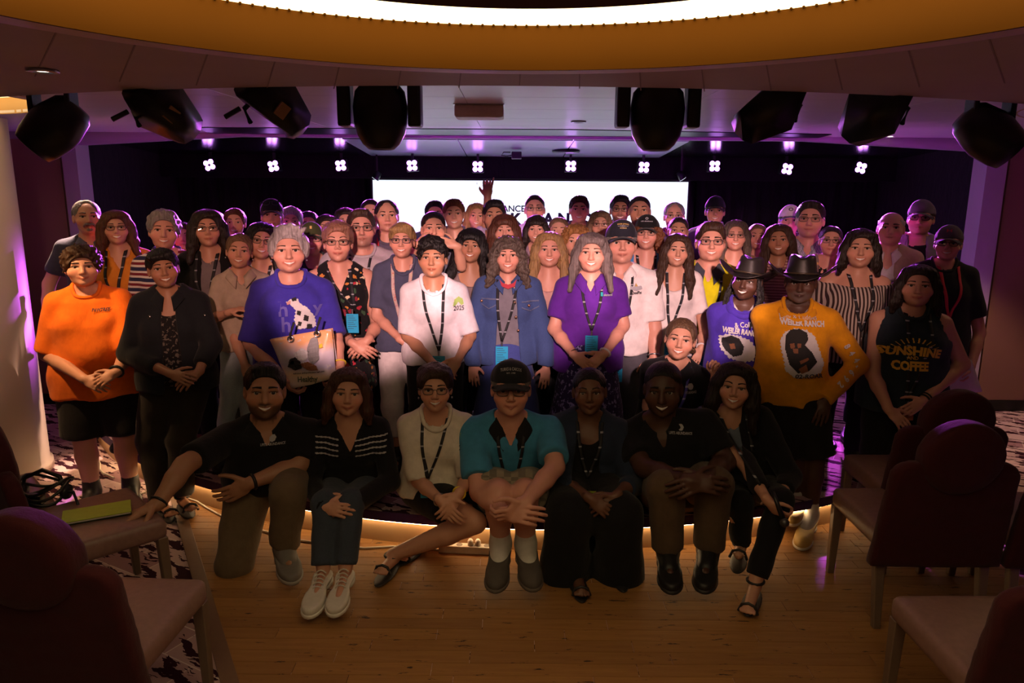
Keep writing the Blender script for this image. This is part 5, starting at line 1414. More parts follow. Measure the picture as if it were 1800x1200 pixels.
pp('purple', 1040, 408, 478, 4.64, S2, 'person with long grey hair in a purple polo shirt with a blue badge', 'f', 'pink', 'bobside', (.20, .155, .145), 1, yaw=-2, b=1.16, lod=0, hv=.02,
   shirt=('tee', cl('#5a2391')), neck='polo', collar=cl('#5a2391'), pants=('skirt', cl('#2c2050', 'fleck', ['#8a80b8'], 42), 1, .25), hem_skirt=.3, arms={'l': ((974, 578, 4.62), (1010, 622, 4.44), (1034, 640, 4.42)), 'r': ((1096, 572, 4.62), (1062, 622, 4.44), (1040, 640, 4.41))}, handpose={'l': 'clasp', 'r': 'clasp'}, sleeve=.72, hem=-.34, lany=dict(ln=.30), belly=.7)
pp('capman', 1092, 388, 463, 4.94, S2, 'person in a navy cap with gold lettering and a white polo shirt', 'm', 'pink', 'caphair', 'grey', 2, yaw=4, b=1.10, lod=0, hv=.02, hat=('cap', '#23242e', '#23242e'),
   shirt=('tee', cl('#efe6e4')), neck='polo', collar=cl('#efe6e4'), pants=('pants', cl('#54525a'), 1.1), arms={'l': ((1040, 580, 4.95), (1052, 640, 4.9)), 'r': ((1150, 578, 4.92), (1150, 628, 4.82), (1146, 655, 4.80))}, sleeve=.80, hem=-.3, belly=.8, lany=dict(ln=.50, dx=-.02))
pp('blouse', 1190, 410, 468, 4.98, S2, 'person with long wavy brown hair in a white short sleeved blouse', 'f', 'light', 'longwavy', 'brown', 1, yaw=4, roll=4, b=.98, lod=0, hv=.02,
   shirt=('tee', cl('#e2d6d4')), neck='scoop', pants=('pants', JEANS), arms={'r': ((1238, 582, 4.96), (1232, 612, 4.82), (1222, 636, 4.80))}, sleeve=.6, hem=-.24, lany=dict(ln=.44, dx=-.03))
pp('stripes', 1512, 401, 470, 4.80, S2, 'person with shoulder length dark hair in a striped off shoulder blouse', 'f', 'light', 'bob', 'dark', 1, b=1.16, lod=0, hv=.02,
   shirt=('tee', cl('#3a2a2a', 'vstripe', ['#b9aaa0'], 15)), neck='off', pants=('pants', BLK), sleeve=.75, lany=dict(ln=.34, badge=None), hem=-.3, loose=.9)
pp('redcap', 1667, 397, 457, 4.98, S2, 'person in a grey cap with a red mark, glasses and a black t-shirt at right', 'f', 'pink', 'caphair', 'dirty', 1, yaw=-6, b=1.24, lod=0, hv=.02, glasses='black', hat=('cap', '#5a545c', '#4a444a'), shirt=('tee', cl('#202024')), neck='crew', pants=('pants', DKJ), arms={'r': ((1722, 585, 4.94), (1706, 648, 4.80), (1698, 668, 4.78))}, handpose={'r': 'grip'}, sleeve=.70, hem=-.34, belly=.6, lany=dict(mat='lan_red', ln=.36, badge=None))
pp('beige', 421, 410, 471, 4.80, S2, 'person with pulled back blond hair in a beige collared shirt and light jeans', 'f', 'light', 'loosetied', 'dirty', 1, roll=6, b=.90, lod=0, hv=.016,
   shirt=('tee', cl('#b3a191')), neck='polo', collar=cl('#b3a191'), pants=('pants', cl('#8a949e', 'denim'), 1.05), arms={'l': ((372, 560, 4.76), (405, 548, 4.62), (428, 540, 4.62))}, handpose={'l': 'grip'}, sleeve=.85, hem=-.10, legs={'l': ((405, 680, 4.78), (392, 790, 4.8)), 'r': ((440, 690, 4.80), (436, 800, 4.8))})
pp('barearm', 460, 390, 455, 4.92, S2, 'person with straight dark hair and glasses, bare arm, in a white sleeveless top', 'f', 'light', 'longside', 'black', 1, roll=9, yaw=4, b=1.02, lod=0, hv=.02, glasses='black',
   shirt=('tank', cl('#c9c0c6')), neck='v', pants=('pants', cl('#4c4a56', 'denim')), arms={'l': ((414, 595, 4.74), (430, 640, 4.66), (440, 670, 4.64))}, lany=dict(ln=.36), hem=-.2)
pp('kneelpolo', 1196, 562, 632, 4.42, S2, 'person with a blond ponytail in a black polo with a blue lanyard, fist raised', 'f', 'light', 'pony', (.15, .085, .045), 1, roll=6, yaw=-4, b=.98, lod=0, hv=.014,
   shirt=('tee', cl('#17161a')), neck='v', collar=cl('#17161a'), pants=('pants', BLK), pelvis=(.97, 4.52, .52), legs={'l': ((1130, 800, 4.2), (1140, 870, 4.6)), 'r': ((1240, 800, 4.2), (1230, 870, 4.6))}, arms={'l': ((1140, 715, 4.40), (1150, 760, 4.25)), 'r': ((1248, 722, 4.36), (1257, 664, 4.22), (1264, 640, 4.20))}, handpose={'r': 'fist'}, sleeve=.75, lany=dict(mat='lan_blue', ln=.36, badge=None), hem=-.2)

# ---- seated and kneeling along the stage edge
pp('kneel', 466, 645, 736, 3.92, 0, 'bearded person kneeling in a black polo and khaki trousers, hand on a chair', 'm', 'tan', 'short', 'black', 1, yaw=2, roll=4, b=1.06, lod=0, hv=.012, stub=.72,
   shirt=('tee', cl('#17161a')), neck='polo', collar=cl('#17161a'), pants=('pants', cl('#6b5a46'), 1.12), shoes='grey', pelvis=(-1.37, 3.98, .45), legs={'l': ((412, 992, 3.70), (420, 960, 4.05), (425, 975, 4.12)), 'r': ((507, 868, 3.72), (500, 962, 3.72), (508, 990, 3.58))},
   arms={'l': ((324, 818, 3.56), (276, 886, 3.37), (238, 904, 3.31)), 'r': ((527, 815, 3.90), (440, 848, 3.72), (415, 862, 3.70))}, handpose={'l': 'flat', 'r': 'relax'}, sleeve=.78, hem=-.2)
pp('stripehood', 612, 651, 731, 4.00, 0, 'person seated with shoulder length auburn hair, dark top with white stripes, jeans, white sneakers', 'f', 'light', 'bob', (.085, .032, .018), 2, roll=4, b=1.0, lod=0, hv=.02,
   shirt=('long', cl('#17161b', 'hstripe', ['#17161b'], 1)), neck='v', pants=('pants', cl('#333a46', 'denim'), .95), shoes='white', pelvis=(-.93, 4.12, .33), legs={'l': ((572, 885, 3.66), (568, 998, 3.50), (552, 1055, 3.28)), 'r': ((617, 885, 3.66), (607, 998, 3.50), (594, 1052, 3.28))},
   arms={'l': ((546, 848, 3.90), (572, 885, 3.64), (600, 890, 3.60)), 'r': ((686, 845, 3.90), (622, 885, 3.64), (594, 892, 3.60))}, handpose={'l': 'clasp', 'r': 'clasp'}, sleeve=1.0, hem=-.05)
pp('squat', 765, 645, 723, 3.95, 0, 'person squatting in a white t-shirt, dark skirt and sandals, with short brown hair and glasses', 'f', 'light', 'pixie', 'brown', 1, b=1.06, lod=0, hv=.02, glasses='thin',
   shirt=('tee', cl('#d8cec0')), pants=('shorts', BLK, 1.15, .55), shoes='heel', feet='bare', pelvis=(-.43, 4.02, .36), legs={'l': ((835, 918, 3.66), (690, 975, 3.72), (672, 1002, 3.58)), 'r': ((820, 925, 3.85), (735, 960, 3.92), (710, 985, 3.80))},
   arms={'l': ((736, 845, 3.86), (775, 880, 3.60), (795, 905, 3.56)), 'r': ((822, 842, 3.86), (806, 868, 3.62), (792, 890, 3.58))}, handpose={'l': 'relax', 'r': 'relax'}, sleeve=.95, hem=-.05, lany=dict(ln=.31, badge='blue', dx=-.03, bh=.07))
pp('tealpolo', 898, 639, 731, 3.92, 0, 'person crouching in a dark cap with white lettering and a teal blue polo', 'm', 'pink', 'caphair', 'grey', 2, b=1.10, lod=0, hv=.02, hat=('cap', '#25262c', '#25262c'), glasses='thin', waist=-.04,
   shirt=('tee', cl('#4288ae')), neck='polo', collar=BLK, pants=('shorts', cl('#8a8272', 'check', ['#6e685e'], 26), 1.1, .8), shoes='canvas', pelvis=(.0, 4.10, .34), legs={'l': ((877, 868, 3.60), (880, 955, 3.66), (874, 1010, 3.46)), 'r': ((922, 868, 3.60), (924, 955, 3.66), (932, 1008, 3.46))},
   arms={'l': ((843, 865, 3.70), (888, 893, 3.46), (915, 896, 3.42)), 'r': ((976, 820, 3.72), (922, 885, 3.43), (893, 905, 3.40))}, handpose={'l': 'clasp', 'r': 'grip'}, sleeve=.75, hem=-.5, lany=dict(ln=.36, badge=None))
pp('blackdress', 1036, 653, 729, 3.98, 0, 'person kneeling in a dark denim jacket over a long black dress', 'f', 'brown', 'tied', 'black', 2, roll=-2, b=1.12, lod=0, hv=.010,
   shirt=('open', cl('#20283a', 'denim'), .05), inner=('tee', cl('#131215'), 'scoop'), pants=('skirt', cl('#131215'), 1, .27), hem_skirt=.01, shoes='heel', feet='bare', pelvis=(.42, 4.02, .40), legs={'l': ((1000, 905, 3.60), (1015, 1010, 3.60), (1022, 1040, 3.42)), 'r': ((1090, 905, 3.60), (1085, 985, 3.70), (1090, 1010, 3.6))},
   arms={'l': ((990, 850, 3.85), (1038, 872, 3.58), (1060, 888, 3.55)), 'r': ((1112, 850, 3.85), (1082, 872, 3.58), (1058, 892, 3.54))}, handpose={'l': 'clasp', 'r': 'clasp'}, sleeve=.35, hem=-.02, lany=dict(mat='lan_black', ln=.27, badge='green', bw=.07, bh=.035, prints=False))
pp('blackpolo', 1165, 644, 731, 3.92, 0, 'person seated on the stage edge in a black polo, khaki trousers and black shoes', 'm', 'dark', 'buzz', 'black', 1, roll=-3, yaw=-4, pitch=2, b=1.18, lod=0, hv=.006,
   shirt=('tee', cl('#17161a')), neck='polo', collar=cl('#17161a'), pants=('pants', cl('#5c4a38'), 1.1), shoes='shoe_black', pelvis=(.98, 4.10, .36), legs={'l': ((1172, 858, 3.60), (1174, 968, 3.62), (1178, 1008, 3.44)), 'r': ((1256, 852, 3.62), (1245, 965, 3.66), (1240, 1008, 3.46))},
   arms={'l': ((1133, 822, 3.80), (1212, 838, 3.52), (1240, 842, 3.50)), 'r': ((1275, 812, 3.80), (1238, 843, 3.52), (1215, 852, 3.48))}, handpose={'l': 'clasp', 'r': 'clasp'}, sleeve=.70, hem=-.05, belly=.8)
pp('micwoman', 1292, 641, 719, 3.98, 0, 'person seated with long dark hair in dark clothes and strappy heels holding a microphone', 'f', 'light', 'longfull', 'dark', 1, roll=4, yaw=-4, b=.98, lod=0, hv=.022,
   shirt=('open', cl('#17161a'), .03), inner=('tank', cl('#6a7484')), pants=('pants', cl('#141318'), .95), shoes='heel', feet='bare', pelvis=(1.38, 4.12, .34), legs={'l': ((1302, 885, 3.70), (1302, 955, 3.76), (1298, 975, 3.62)), 'r': ((1372, 880, 3.60), (1328, 1020, 3.45), (1315, 1070, 3.28))},
   arms={'l': ((1306, 812, 3.80), (1350, 880, 3.52), (1368, 902, 3.50)), 'r': ((1388, 838, 3.86), (1374, 870, 3.66), (1366, 898, 3.60))}, handpose={'l': 'grip', 'r': 'relax'}, sleeve=.62, hem=-.05, lany=dict(ln=.36, badge=None))

# ---- middle rows
pp('blondlong', 965, 407, 469, 5.16, S2, 'person with long straight blond hair in a pale pink top', 'f', 'pink', 'longwavy', 'blond', 1, yaw=2, b=.96, hv=.02, shirt=('tee', cl('#c79a94')), neck='scoop')
pp('bangsdark', 828, 400, 461, 5.12, S2, 'smiling person with long black hair and bangs tilting the head', 'f', 'tan', 'longbangs', 'black', 1, roll=4, yaw=-3, b=1.06, hv=.026, shirt=('tee', cl('#7d6a6a')), neck='scoop')
pp('auburnglasses', 204, 369, 429, 5.10, S2, 'person with long auburn hair and glasses in a mustard orange blouse', 'f', 'light', 'longside', 'auburn', 1, yaw=4, b=1.10, hv=.02, glasses='brown', shirt=('tee', cl('#d0822c')), neck='v', sleeve=.9, lany=dict(ln=.36, badge=None))
pp('curlygrey', 288, 368, 438, 5.02, S2, 'person with curly grey hair in a red, white and navy striped top', 'f', 'pink', 'curlygrey', 'grey', 1, yaw=2, roll=4, b=1.12, hv=.026, shirt=('tee', cl('#7a2434', 'hstripe', ['#d8ccc8', '#2a2c50'], 9)), sleeve=.8)
pp('blazerwoman', 365, 367, 433, 4.98, S2, 'person with long dark auburn hair and thin glasses in a black blazer', 'f', 'light', 'longside', 'dark', 0, yaw=3, b=1.08, hv=.02, glasses='thin', shirt=('open', cl('#151417'), .05), inner=('tee', cl('#7c7074')), lany=dict(ln=.36, badge=None))
pp('olivecap', 548, 391, 448, 5.22, S2, 'person in an olive green cap and glasses wearing a pale top', 'f', 'pink', 'caphair', 'grey', 1, b=.98, hv=.02, glasses='thin', hat=('cap', '#3c4024', '#2c2e1c'), shirt=('tee', cl('#2c2c30')))
pp('goateebig', 635, 366, 434, 5.20, S2, 'large person with glasses and grey goatee in a pale grey t-shirt', 'm', 'pink', 'short', 'brown', 0, yaw=3, b=1.34, hv=.014, glasses='black', stub=.45, stubc=(.16, .11, .09), shirt=('tee', cl('#b4aab0')), lany=dict(ln=.36, badge=None))
pp('blackcap', 1137, 378, 438, 5.26, S2, 'person in a black cap with curly reddish hair and a blue top', 'f', 'pink', 'capcurl', 'red', 1, yaw=-4, b=1.02, hv=.02, hat=('cap', '#141416', '#141416'), glasses='thin', shirt=('tee', cl('#3f80b8')), neck='scoop', lany=dict(ln=.36, badge=None))
pp('yellow', 1249, 389, 459, 5.14, S2, 'person with dark glasses and short brown hair in a bright yellow shirt', 'm', 'pink', 'quiff', 'brown', 1, yaw=3, b=1.02, hv=.016, glasses='black', shirt=('tee', cl('#c9c414')), neck='polo', collar=cl('#3c404c'), lany=dict(ln=.46, dx=-.02), arms={'r': ((1290, 560, 5.1), (1292, 640, 5.0))})
pp('handsup', 762, 371, 432, 5.16, S2, 'person with pulled back dark hair in a grey shirt holding hands before the face', 'f', 'light', 'tied', 'dark', 0, yaw=4, b=1.0, hv=.010, shirt=('tee', cl('#6e707e')), arms={'l': ((722, 462, 5.02), (733, 428, 4.94), (765, 419, 4.92)), 'r': ((812, 468, 5.02), (802, 432, 4.94), (770, 421, 4.92))}, handpose={'l': 'clasp', 'r': 'clasp'})
pp('curlyblond', 1012, 392, 452, 5.36, S2, 'person with curly golden hair half hidden behind the purple polo', 'f', 'light', 'curlyblond', 'curlyred', 2, b=.98, hv=.032, shirt=('tee', cl('#5a4a58')))
pp('lady56', 1460, 397, 449, 5.24, S2, 'person with tied back dark hair and dark glasses in a black top and flowered cardigan', 'f', 'pink', 'tied', 'dark', 2, b=1.08, hv=.010, glasses='black', shirt=('open', cl('#8a7870', 'floral', ['#c05a5a', '#d8b070', '#e0d0c4', '#806070'], 26), .06), inner=('tee', cl('#1a191c')))
pp('longbrown', 1369, 393, 449, 5.22, S2, 'person with long straight brown hair in a pale pink striped shirt', 'f', 'tan', 'longwavy', 'brown', 1, yaw=-4, roll=-4, b=1.0, hv=.02, shirt=('tee', cl('#c49a96', 'hstripe', ['#8a5a5e'], 16)))
pp('ashglasses', 1293, 386, 440, 5.40, S2, 'person with long ash hair, thin glasses and dangling earrings', 'f', 'pink', 'long', 'greybrown', 1, b=1.02, hv=.018, glasses='thin', shirt=('tee', cl('#8a6a3a')), neck='v')
pp('bangs33', 943, 377, 428, 5.46, S2, 'person with dark brown hair and straight bangs in a pale top', 'f', 'pink', 'bangs', 'dark', 1, yaw=-3, b=.98, hv=.02, shirt=('tee', cl('#9a8090')))
pp('auburnbangs', 887, 375, 432, 5.42, S2, 'person with layered auburn hair and bangs behind the denim jacket', 'f', 'pink', 'longbangs', 'auburn', 2, b=1.0, hv=.026, shirt=('tee', cl('#8a6a78')))
pp('magenta', 1331, 393, 438, 5.52, S2, 'person with pulled back fair hair and a dark jacket lit magenta', 'f', 'light', 'tied', 'dirty', 1, b=.96, hv=.010, shirt=('open', cl('#33304c'), .05), inner=('tee', cl('#6a5060')))
# ---- back rows
pp('moustache', 153, 352, 411, 5.30, S2, 'person with thinning grey hair and a moustache in a dark collared shirt at far left', 'm', 'light', 'recede', 'grey', 0, yaw=10, b=1.05, hv=.010, beard=('moustache', 'grey'), shirt=('tee', cl('#3a3c4c')), neck='polo', collar=cl('#5a5c6e'), arms={'l': ((86, 500, 5.28), (82, 580, 5.2))})
pp('haired7', 413, 365, 416, 5.56, S2, 'person with swept up brown hair lit pink behind the blazer', 'f', 'light', 'loosetied', 'auburn', 1, yaw=-3, lod=2, hv=.016, shirt=('tee', cl('#5a3a50')))
pp('sliver7', 378, 371, 424, 5.92, S2, 'person mostly hidden behind the dark auburn hair of the blazer wearer', 'm', 'light', 'short', 'brown', 0, lod=2, hv=.012, shirt=('tee', cl('#3a3040')))
pp('sliver3', 322, 390, 440, 5.50, S2, 'person mostly hidden behind the curly grey haired one', 'f', 'light', 'bob', 'brown', 0, lod=2, hv=.018, shirt=('tee', cl('#5a3048')))
pp('visorcap', 478, 350, 404, 5.58, S2, 'person in a dark cap with sunglasses pushed up on it', 'm', 'pink', 'caphair', 'brown', 0, lod=1, hv=.02, hat=('cap', '#1c1a24', '#1c1a24'), shirt=('tee', cl('#4a4a5c')))
pp('silver9', 512, 363, 414, 5.86, S2, 'person with short silver hair in shadow behind the spiky silver hair', 'f', 'light', 'pixie', 'silver', 0, lod=2, hv=.02, shirt=('tee', cl('#4a4658')))
pp('dark10', 543, 371, 420, 6.10, S2, 'person with dark hair and glasses behind the olive cap', 'm', 'tan', 'short', 'black', 0, lod=2, hv=.012, glasses='black', shirt=('tee', cl('#3a3a48')))
pp('dark12', 575, 376, 424, 5.76, S2, 'person with dark hair behind the reddish short hair', 'f', 'light', 'bob', 'dark', 2, lod=2, hv=.018, shirt=('tee', cl('#4a4450')))
pp('tall18', 680, 351, 407, 5.52, S2, 'tall person with receding dark hair in a grey top with a lanyard', 'm', 'light', 'recede', 'dark', 0, yaw=4, lod=1, hv=.010, shirt=('tee', cl('#5a5464')), lany=dict(mat='lan_red', ln=.3, badge=None))
pp('hid19', 652, 349, 400, 6.02, S2, 'person with dark hair peeking over the large bespectacled one', 'f', 'light', 'tied', 'dark', 2, lod=2, hv=.010, shirt=('tee', cl('#4a3a54')))
pp('hid20', 608, 364, 414, 5.92, S2, 'person with dark hair and glasses half hidden at the left shoulder of the large one', 'f', 'light', 'bob', 'dark', 0, lod=2, hv=.018, glasses='black', shirt=('tee', cl('#4a4052')))
pp('hid24', 765, 352, 402, 6.04, S2, 'person with black hair and thick glasses in front of the bright screen', 'm', 'light', 'short', 'black', 0, lod=2, hv=.012, glasses='black', shirt=('tee', cl('#3a4258')))
pp('redhair25', 798, 349, 402, 5.60, S2, 'person with short reddish hair smiling in front of the screen', 'm', 'light', 'quiff', 'red', 1, roll=-3, lod=1, hv=.016, shirt=('tee', cl('#5c5c70')))
pp('blond26', 838, 356, 402, 5.84, S2, 'person with long blond hair in front of the screen', 'f', 'light', 'long', 'blond', 1, roll=3, lod=1, hv=.018, shirt=('tee', cl('#c4b8c8')))
pp('shaka', 869, 350, 408, 5.70, S2, 'person with short black hair raising a hand with thumb and little finger out', 'm', 'tan', 'quiff', 'black', 0, lod=1, hv=.016, shirt=('tee', cl('#b4a4c8')), sleeve=.8, arms={'l': ((856, 402, 5.80), (857, 346, 5.82), (857, 326, 5.80))}, handpose={'l': 'shaka'})
pp('glasses32', 940, 342, 392, 5.98, S2, 'person with thinning hair and clear glasses before the screen', 'm', 'pink', 'buzz', 'dark', 2, lod=1, hv=.006, glasses='thin', shirt=('tee', cl('#c8bcd8')))
pp('hid35', 982, 381, 430, 5.72, S2, 'person with fair pulled back hair behind the long blond hair', 'f', 'light', 'tied', 'dirty', 1, lod=2, hv=.010, shirt=('tee', cl('#7a6a84')))
pp('silh36', 1018, 343, 392, 5.98, S2, 'person with wavy brown hair silhouetted on the screen', 'm', 'light', 'quiff', 'brown', 1, lod=1, hv=.016, shirt=('tee', cl('#4a4258')))
pp('bob39', 1055, 369, 418, 5.66, S2, 'person with an ash bob and dark glasses behind the navy cap', 'f', 'light', 'bob', 'dirty', 0, lod=1, hv=.018, glasses='brown', shirt=('tee', cl('#6a5a70')))
pp('beard40', 1090, 342, 393, 6.00, S2, 'person with black hair, beard and glasses smiling before the screen', 'm', 'tan', 'quiff', 'black', 1, lod=1, hv=.016, glasses='black', stub=.75, shirt=('tee', cl('#3a3448')))
pp('tan41', 1124, 344, 396, 5.80, S2, 'tanned person with cropped hair smiling widely before the screen', 'm', 'tan', 'buzz', 'dark', 1, lod=1, hv=.006, shirt=('tee', cl('#5a4a6a')))
pp('bald44', 1185, 355, 404, 6.02, S2, 'person with balding grey hair and glasses at the right edge of the screen', 'm', 'light', 'recede', 'grey', 0, lod=1, hv=.010, glasses='thin', shirt=('tee', cl('#5a4a68')))
pp('pulled45', 1192, 381, 430, 5.62, S2, 'person with dark pulled back hair behind the white blouse', 'f', 'tan', 'tied', 'dark', 2, roll=3, lod=1, hv=.010, shirt=('tee', cl('#5a4a70')))
pp('cap47', 1257, 345, 394, 5.86, S2, 'tall person in a dark cap and grey violet shirt against the black curtain', 'm', 'pink', 'caphair', 'brown', 1, lod=1, hv=.02, hat=('cap', '#2c2a3c', '#2c2a3c'), shirt=('tee', cl('#8a80a0')))
pp('whitecap', 1388, 361, 412, 5.90, S2, 'person in a white cap with a dark front patch', 'm', 'light', 'caphair', 'dark', 0, lod=1, hv=.02, hat=('cap', '#d8d0dc', '#6a6488'), shirt=('tee', cl('#5a4a60')))
pp('check53', 1424, 352, 417, 5.60, S2, 'tall person with glasses in a pale checked shirt', 'm', 'pink', 'short', 'dark', 2, yaw=-5, lod=1, hv=.014, glasses='thin', shirt=('tee', cl('#b8bcc4', 'check', ['#7a8494'], 110)), neck='polo', collar=cl('#b8bcc4', 'check', ['#7a8494'], 110), b=1.06, stub=.2)
pp('blazer58', 1566, 372, 430, 5.34, S2, 'bald person with white side hair in a beige blazer and white shirt', 'm', 'pink', 'bald', 'white', 2, yaw=-5, b=1.02, hv=.008, shirt=('open', cl('#b09a86'), .04), inner=('tee', cl('#d8d0d4'), 'v'), collar=cl('#d8d0d4'))
pp('greycap59', 1619, 352, 412, 5.52, S2, 'person in a grey cap and glasses wearing a grey shirt over a black tee', 'm', 'pink', 'caphair', 'brown', 0, yaw=-8, b=1.16, hv=.02, glasses='black', hat=('cap', '#6a6470', '#6a6470'), shirt=('open', cl('#7e7a80'), .05), inner=('tee', cl('#151417')), stub=.25)

# ================================================================== PRINTS AND SMALL THINGS ON THE PEOPLE
TW = plain('print_white', (.62, .60, .62), .7); TY = plain('print_yellow', (.72, .42, .04), .7); TD = plain('print_dark_ink', (.03, .03, .04), .7); TGn = plain('print_green', (.42, .62, .16), .7)
TG = plain('print_gold', (.55, .36, .10), .5); TGr = plain('print_greywhite', (.42, .41, .44), .7); TBr = plain('print_rust', (.22, .08, .03), .7); TB = plain('print_black', (.012, .011, .012), .8); TR = plain('print_red', (.45, .03, .05), .7); TPk = plain('print_pink', (.5, .25, .25), .7)
Q = PEOPLE
def logo(p, px, py, Y, r=5.2, txt="LIFE'S ABUNDANCE", w=40):
    cx_ = [(px + r * math.cos(a), py + r * math.sin(a)) for a in np.linspace(0, 6.28, 20)]
    o = shirt_blob(p, cx_, TGr, Y, .003, .003, 'emblem')
    shirt_text(p, '#', px, py, r * 1.1, TD, Y, lift=.005, weight=.03, parent=p.root)
    shirt_text(p, txt, px, py + r * 2.0, 4.0, TGr, Y, wpx=w, weight=.02)
logo(Q['kneel'], 480, 769, 3.8); logo(Q['blackpolo'], 1196, 750, 3.8); logo(Q['kneelpolo'], 1214, 679, 4.3, w=22)
shirt_text(Q['orange'], 'PAWTREE', 178, 544, 5.5, TD, 4.4, wpx=24, weight=.03)
p = Q['sunshine']
shirt_text(p, 'SUNSHINE', 1602, 617, 15, TY, 4.18, arc=.55, wpx=96, weight=.05); shirt_text(p, 'AND', 1604, 629, 6, TY, 4.18, wpx=18, weight=.02); shirt_text(p, 'COFFEE', 1602, 644, 15, TY, 4.18, wpx=58, arc=.12, weight=.05)
for i in range(13):
    a = rad(180 - 12 - i * 13); c0 = (1605, 622); shirt_blob(p, [(c0[0] + 36 * math.cos(a) - .9, c0[1] - 20 * math.sin(a)), (c0[0] + 48 * math.cos(a) - .9, c0[1] - 28 * math.sin(a)), (c0[0] + 48 * math.cos(a) + 1.2, c0[1] - 28 * math.sin(a)), (c0[0] + 36 * math.cos(a) + 1.2, c0[1] - 20 * math.sin(a))], TY, 4.25, .003, .0025, 'print_ray')
# golden hoodie: lettering and a dog picture
p = Q['hoodie']
shirt_text(p, 'Lady & Cuddles', 1404, 557, 8, TW, 4.22, wpx=60, weight=.0); shirt_text(p, 'WEILER RANCH', 1412, 568, 9.5, TW, 4.22, wpx=74, rot=-2, weight=.05)
shirt_blob(p, [(1376, 600), (1384, 585), (1400, 578), (1418, 580), (1432, 590), (1440, 612), (1452, 640), (1446, 655), (1420, 662), (1396, 664), (1380, 650)], TW, 4.22, .003, .004, 'print', .003)
shirt_blob(p, [(1384, 590), (1392, 580), (1406, 578), (1418, 584), (1420, 596), (1414, 606), (1426, 618), (1436, 636), (1420, 650), (1400, 654), (1386, 640), (1382, 615)], TB, 4.22, .005, .004, 'print')
for q in (((1388, 604), (1395, 602), (1396, 610), (1389, 612)), ((1401, 603), (1407, 603), (1407, 610), (1401, 611)), ((1393, 612), (1402, 612), (1401, 620), (1394, 620)), ((1404, 634), (1420, 628), (1421, 632), (1406, 639)), ((1402, 648), (1416, 640), (1420, 652), (1408, 656))): shirt_blob(p, q, TBr, 4.22, .007, .003, 'print')
shirt_text(p, '02-ROAR', 1422, 661, 7, TD, 4.22, wpx=52, weight=.03)
def sleeve_text(p, q, chars, t0, t1, h, mat):
    a, b_, c = p.sh[q], p.el[q], p.wr[q]
    L1, L2 = np.linalg.norm(b_ - a), np.linalg.norm(c - b_); n = len(chars)
    for i, ch in enumerate(chars):
        t = (t0 + (t1 - t0) * i / (n - 1)) * (L1 + L2)
        k, d = (a + (b_ - a) * (t / L1), unit(b_ - a)) if t < L1 else (b_ + (c - b_) * ((t - L1) / L2), unit(c - b_))
        pxy = proj(k); rot = math.degrees(math.atan2(d[2], d[0]))
        shirt_text(p, ch, pxy[0], pxy[1], h, mat, float(k[1]), rot=rot, weight=.04)
def proj(p):
    d = np.array(p) - [0, 0, CAM_H]; f = np.array([0, math.cos(PITCH), -math.sin(PITCH)]); u_ = np.array([0, math.sin(PITCH), math.cos(PITCH)])
    z = d @ f; u, v = d[0] / z * FPX, d @ u_ / z * FPX; c, s = math.cos(ROLL), math.sin(ROLL)
    return 900 + u * c + v * s, 600 - (-u * s + v * c)
sleeve_text(p, 1, '844-692', .30, .80, 9.5, TW)
p = Q['cowgirl']
sleeve_text(p, 1, '844-697-2', .35, .95, 9.5, TW)
shirt_text(p, "& Collin's", 1312, 571, 9, TW, 4.44, wpx=42, rot=4); shirt_text(p, 'WEILER RANCH', 1302, 583, 9.5, TW, 4.44, wpx=62, rot=-6, weight=.05)
shirt_blob(p, [(1266, 592), (1280, 586), (1300, 590), (1318, 598), (1330, 615), (1322, 632), (1300, 636), (1280, 628), (1268, 612)], TW, 4.44, .003, .004, 'print', .004)
shirt_blob(p, [(1270, 594), (1284, 588), (1298, 594), (1306, 608), (1302, 622), (1288, 626), (1276, 616), (1270, 606)], TB, 4.44, .005, .004, 'print')
shirt_blob(p, [(1282, 604), (1290, 603), (1292, 612), (1284, 613)], TBr, 4.44, .007, .003, 'print')
# violet tee: a spotted calf print
p = Q['bluetee']
shirt_text(p, 'h', 497, 545, 26, plain('print_violet', (.12, .10, .42), .8), 4.5, lift=.002); shirt_text(p, 'h', 503, 572, 26, MATS['print_violet'], 4.5, lift=.002); shirt_text(p, 'y', 558, 540, 20, MATS['print_violet'], 4.5, lift=.002)
shirt_blob(p, [(503, 531), (512, 525), (522, 526), (528, 534), (540, 540), (550, 556), (552, 576), (524, 578), (518, 562), (520, 545), (510, 535)], TW, 4.5, .003, .0035, 'print', .002)
for q in (((504, 531), (511, 528), (511, 534), (506, 535)), ((523, 545), (530, 547), (528, 555), (522, 552)), ((536, 552), (543, 556), (541, 565), (534, 562)), ((525, 564), (531, 566), (529, 573), (524, 571)), ((541, 568), (548, 570), (548, 577), (540, 577)), ((513, 524), (520, 522), (522, 528), (514, 529))): shirt_blob(p, q, TB if q[0][0] != 504 else TPk, 4.5, .005, .003, 'print')
p = Q['whitetee']
shirt_blob(p, [(797, 536), (799, 526), (806, 521), (813, 525), (815, 534), (811, 536), (806, 530), (801, 536)], TGn, 4.5, .003, .003, 'print'); shirt_text(p, '2025', 807, 541, 8, TD, 4.5, wpx=18, weight=.01)
p = Q['squat']
shirt_blob(p, [(809, 762), (822, 762), (822, 776), (809, 778)], TGn, 3.85, .003, .003, 'print'); shirt_text(p, '2025', 816, 786, 8, TD, 3.85, wpx=18, weight=.01)
p = Q['capman']
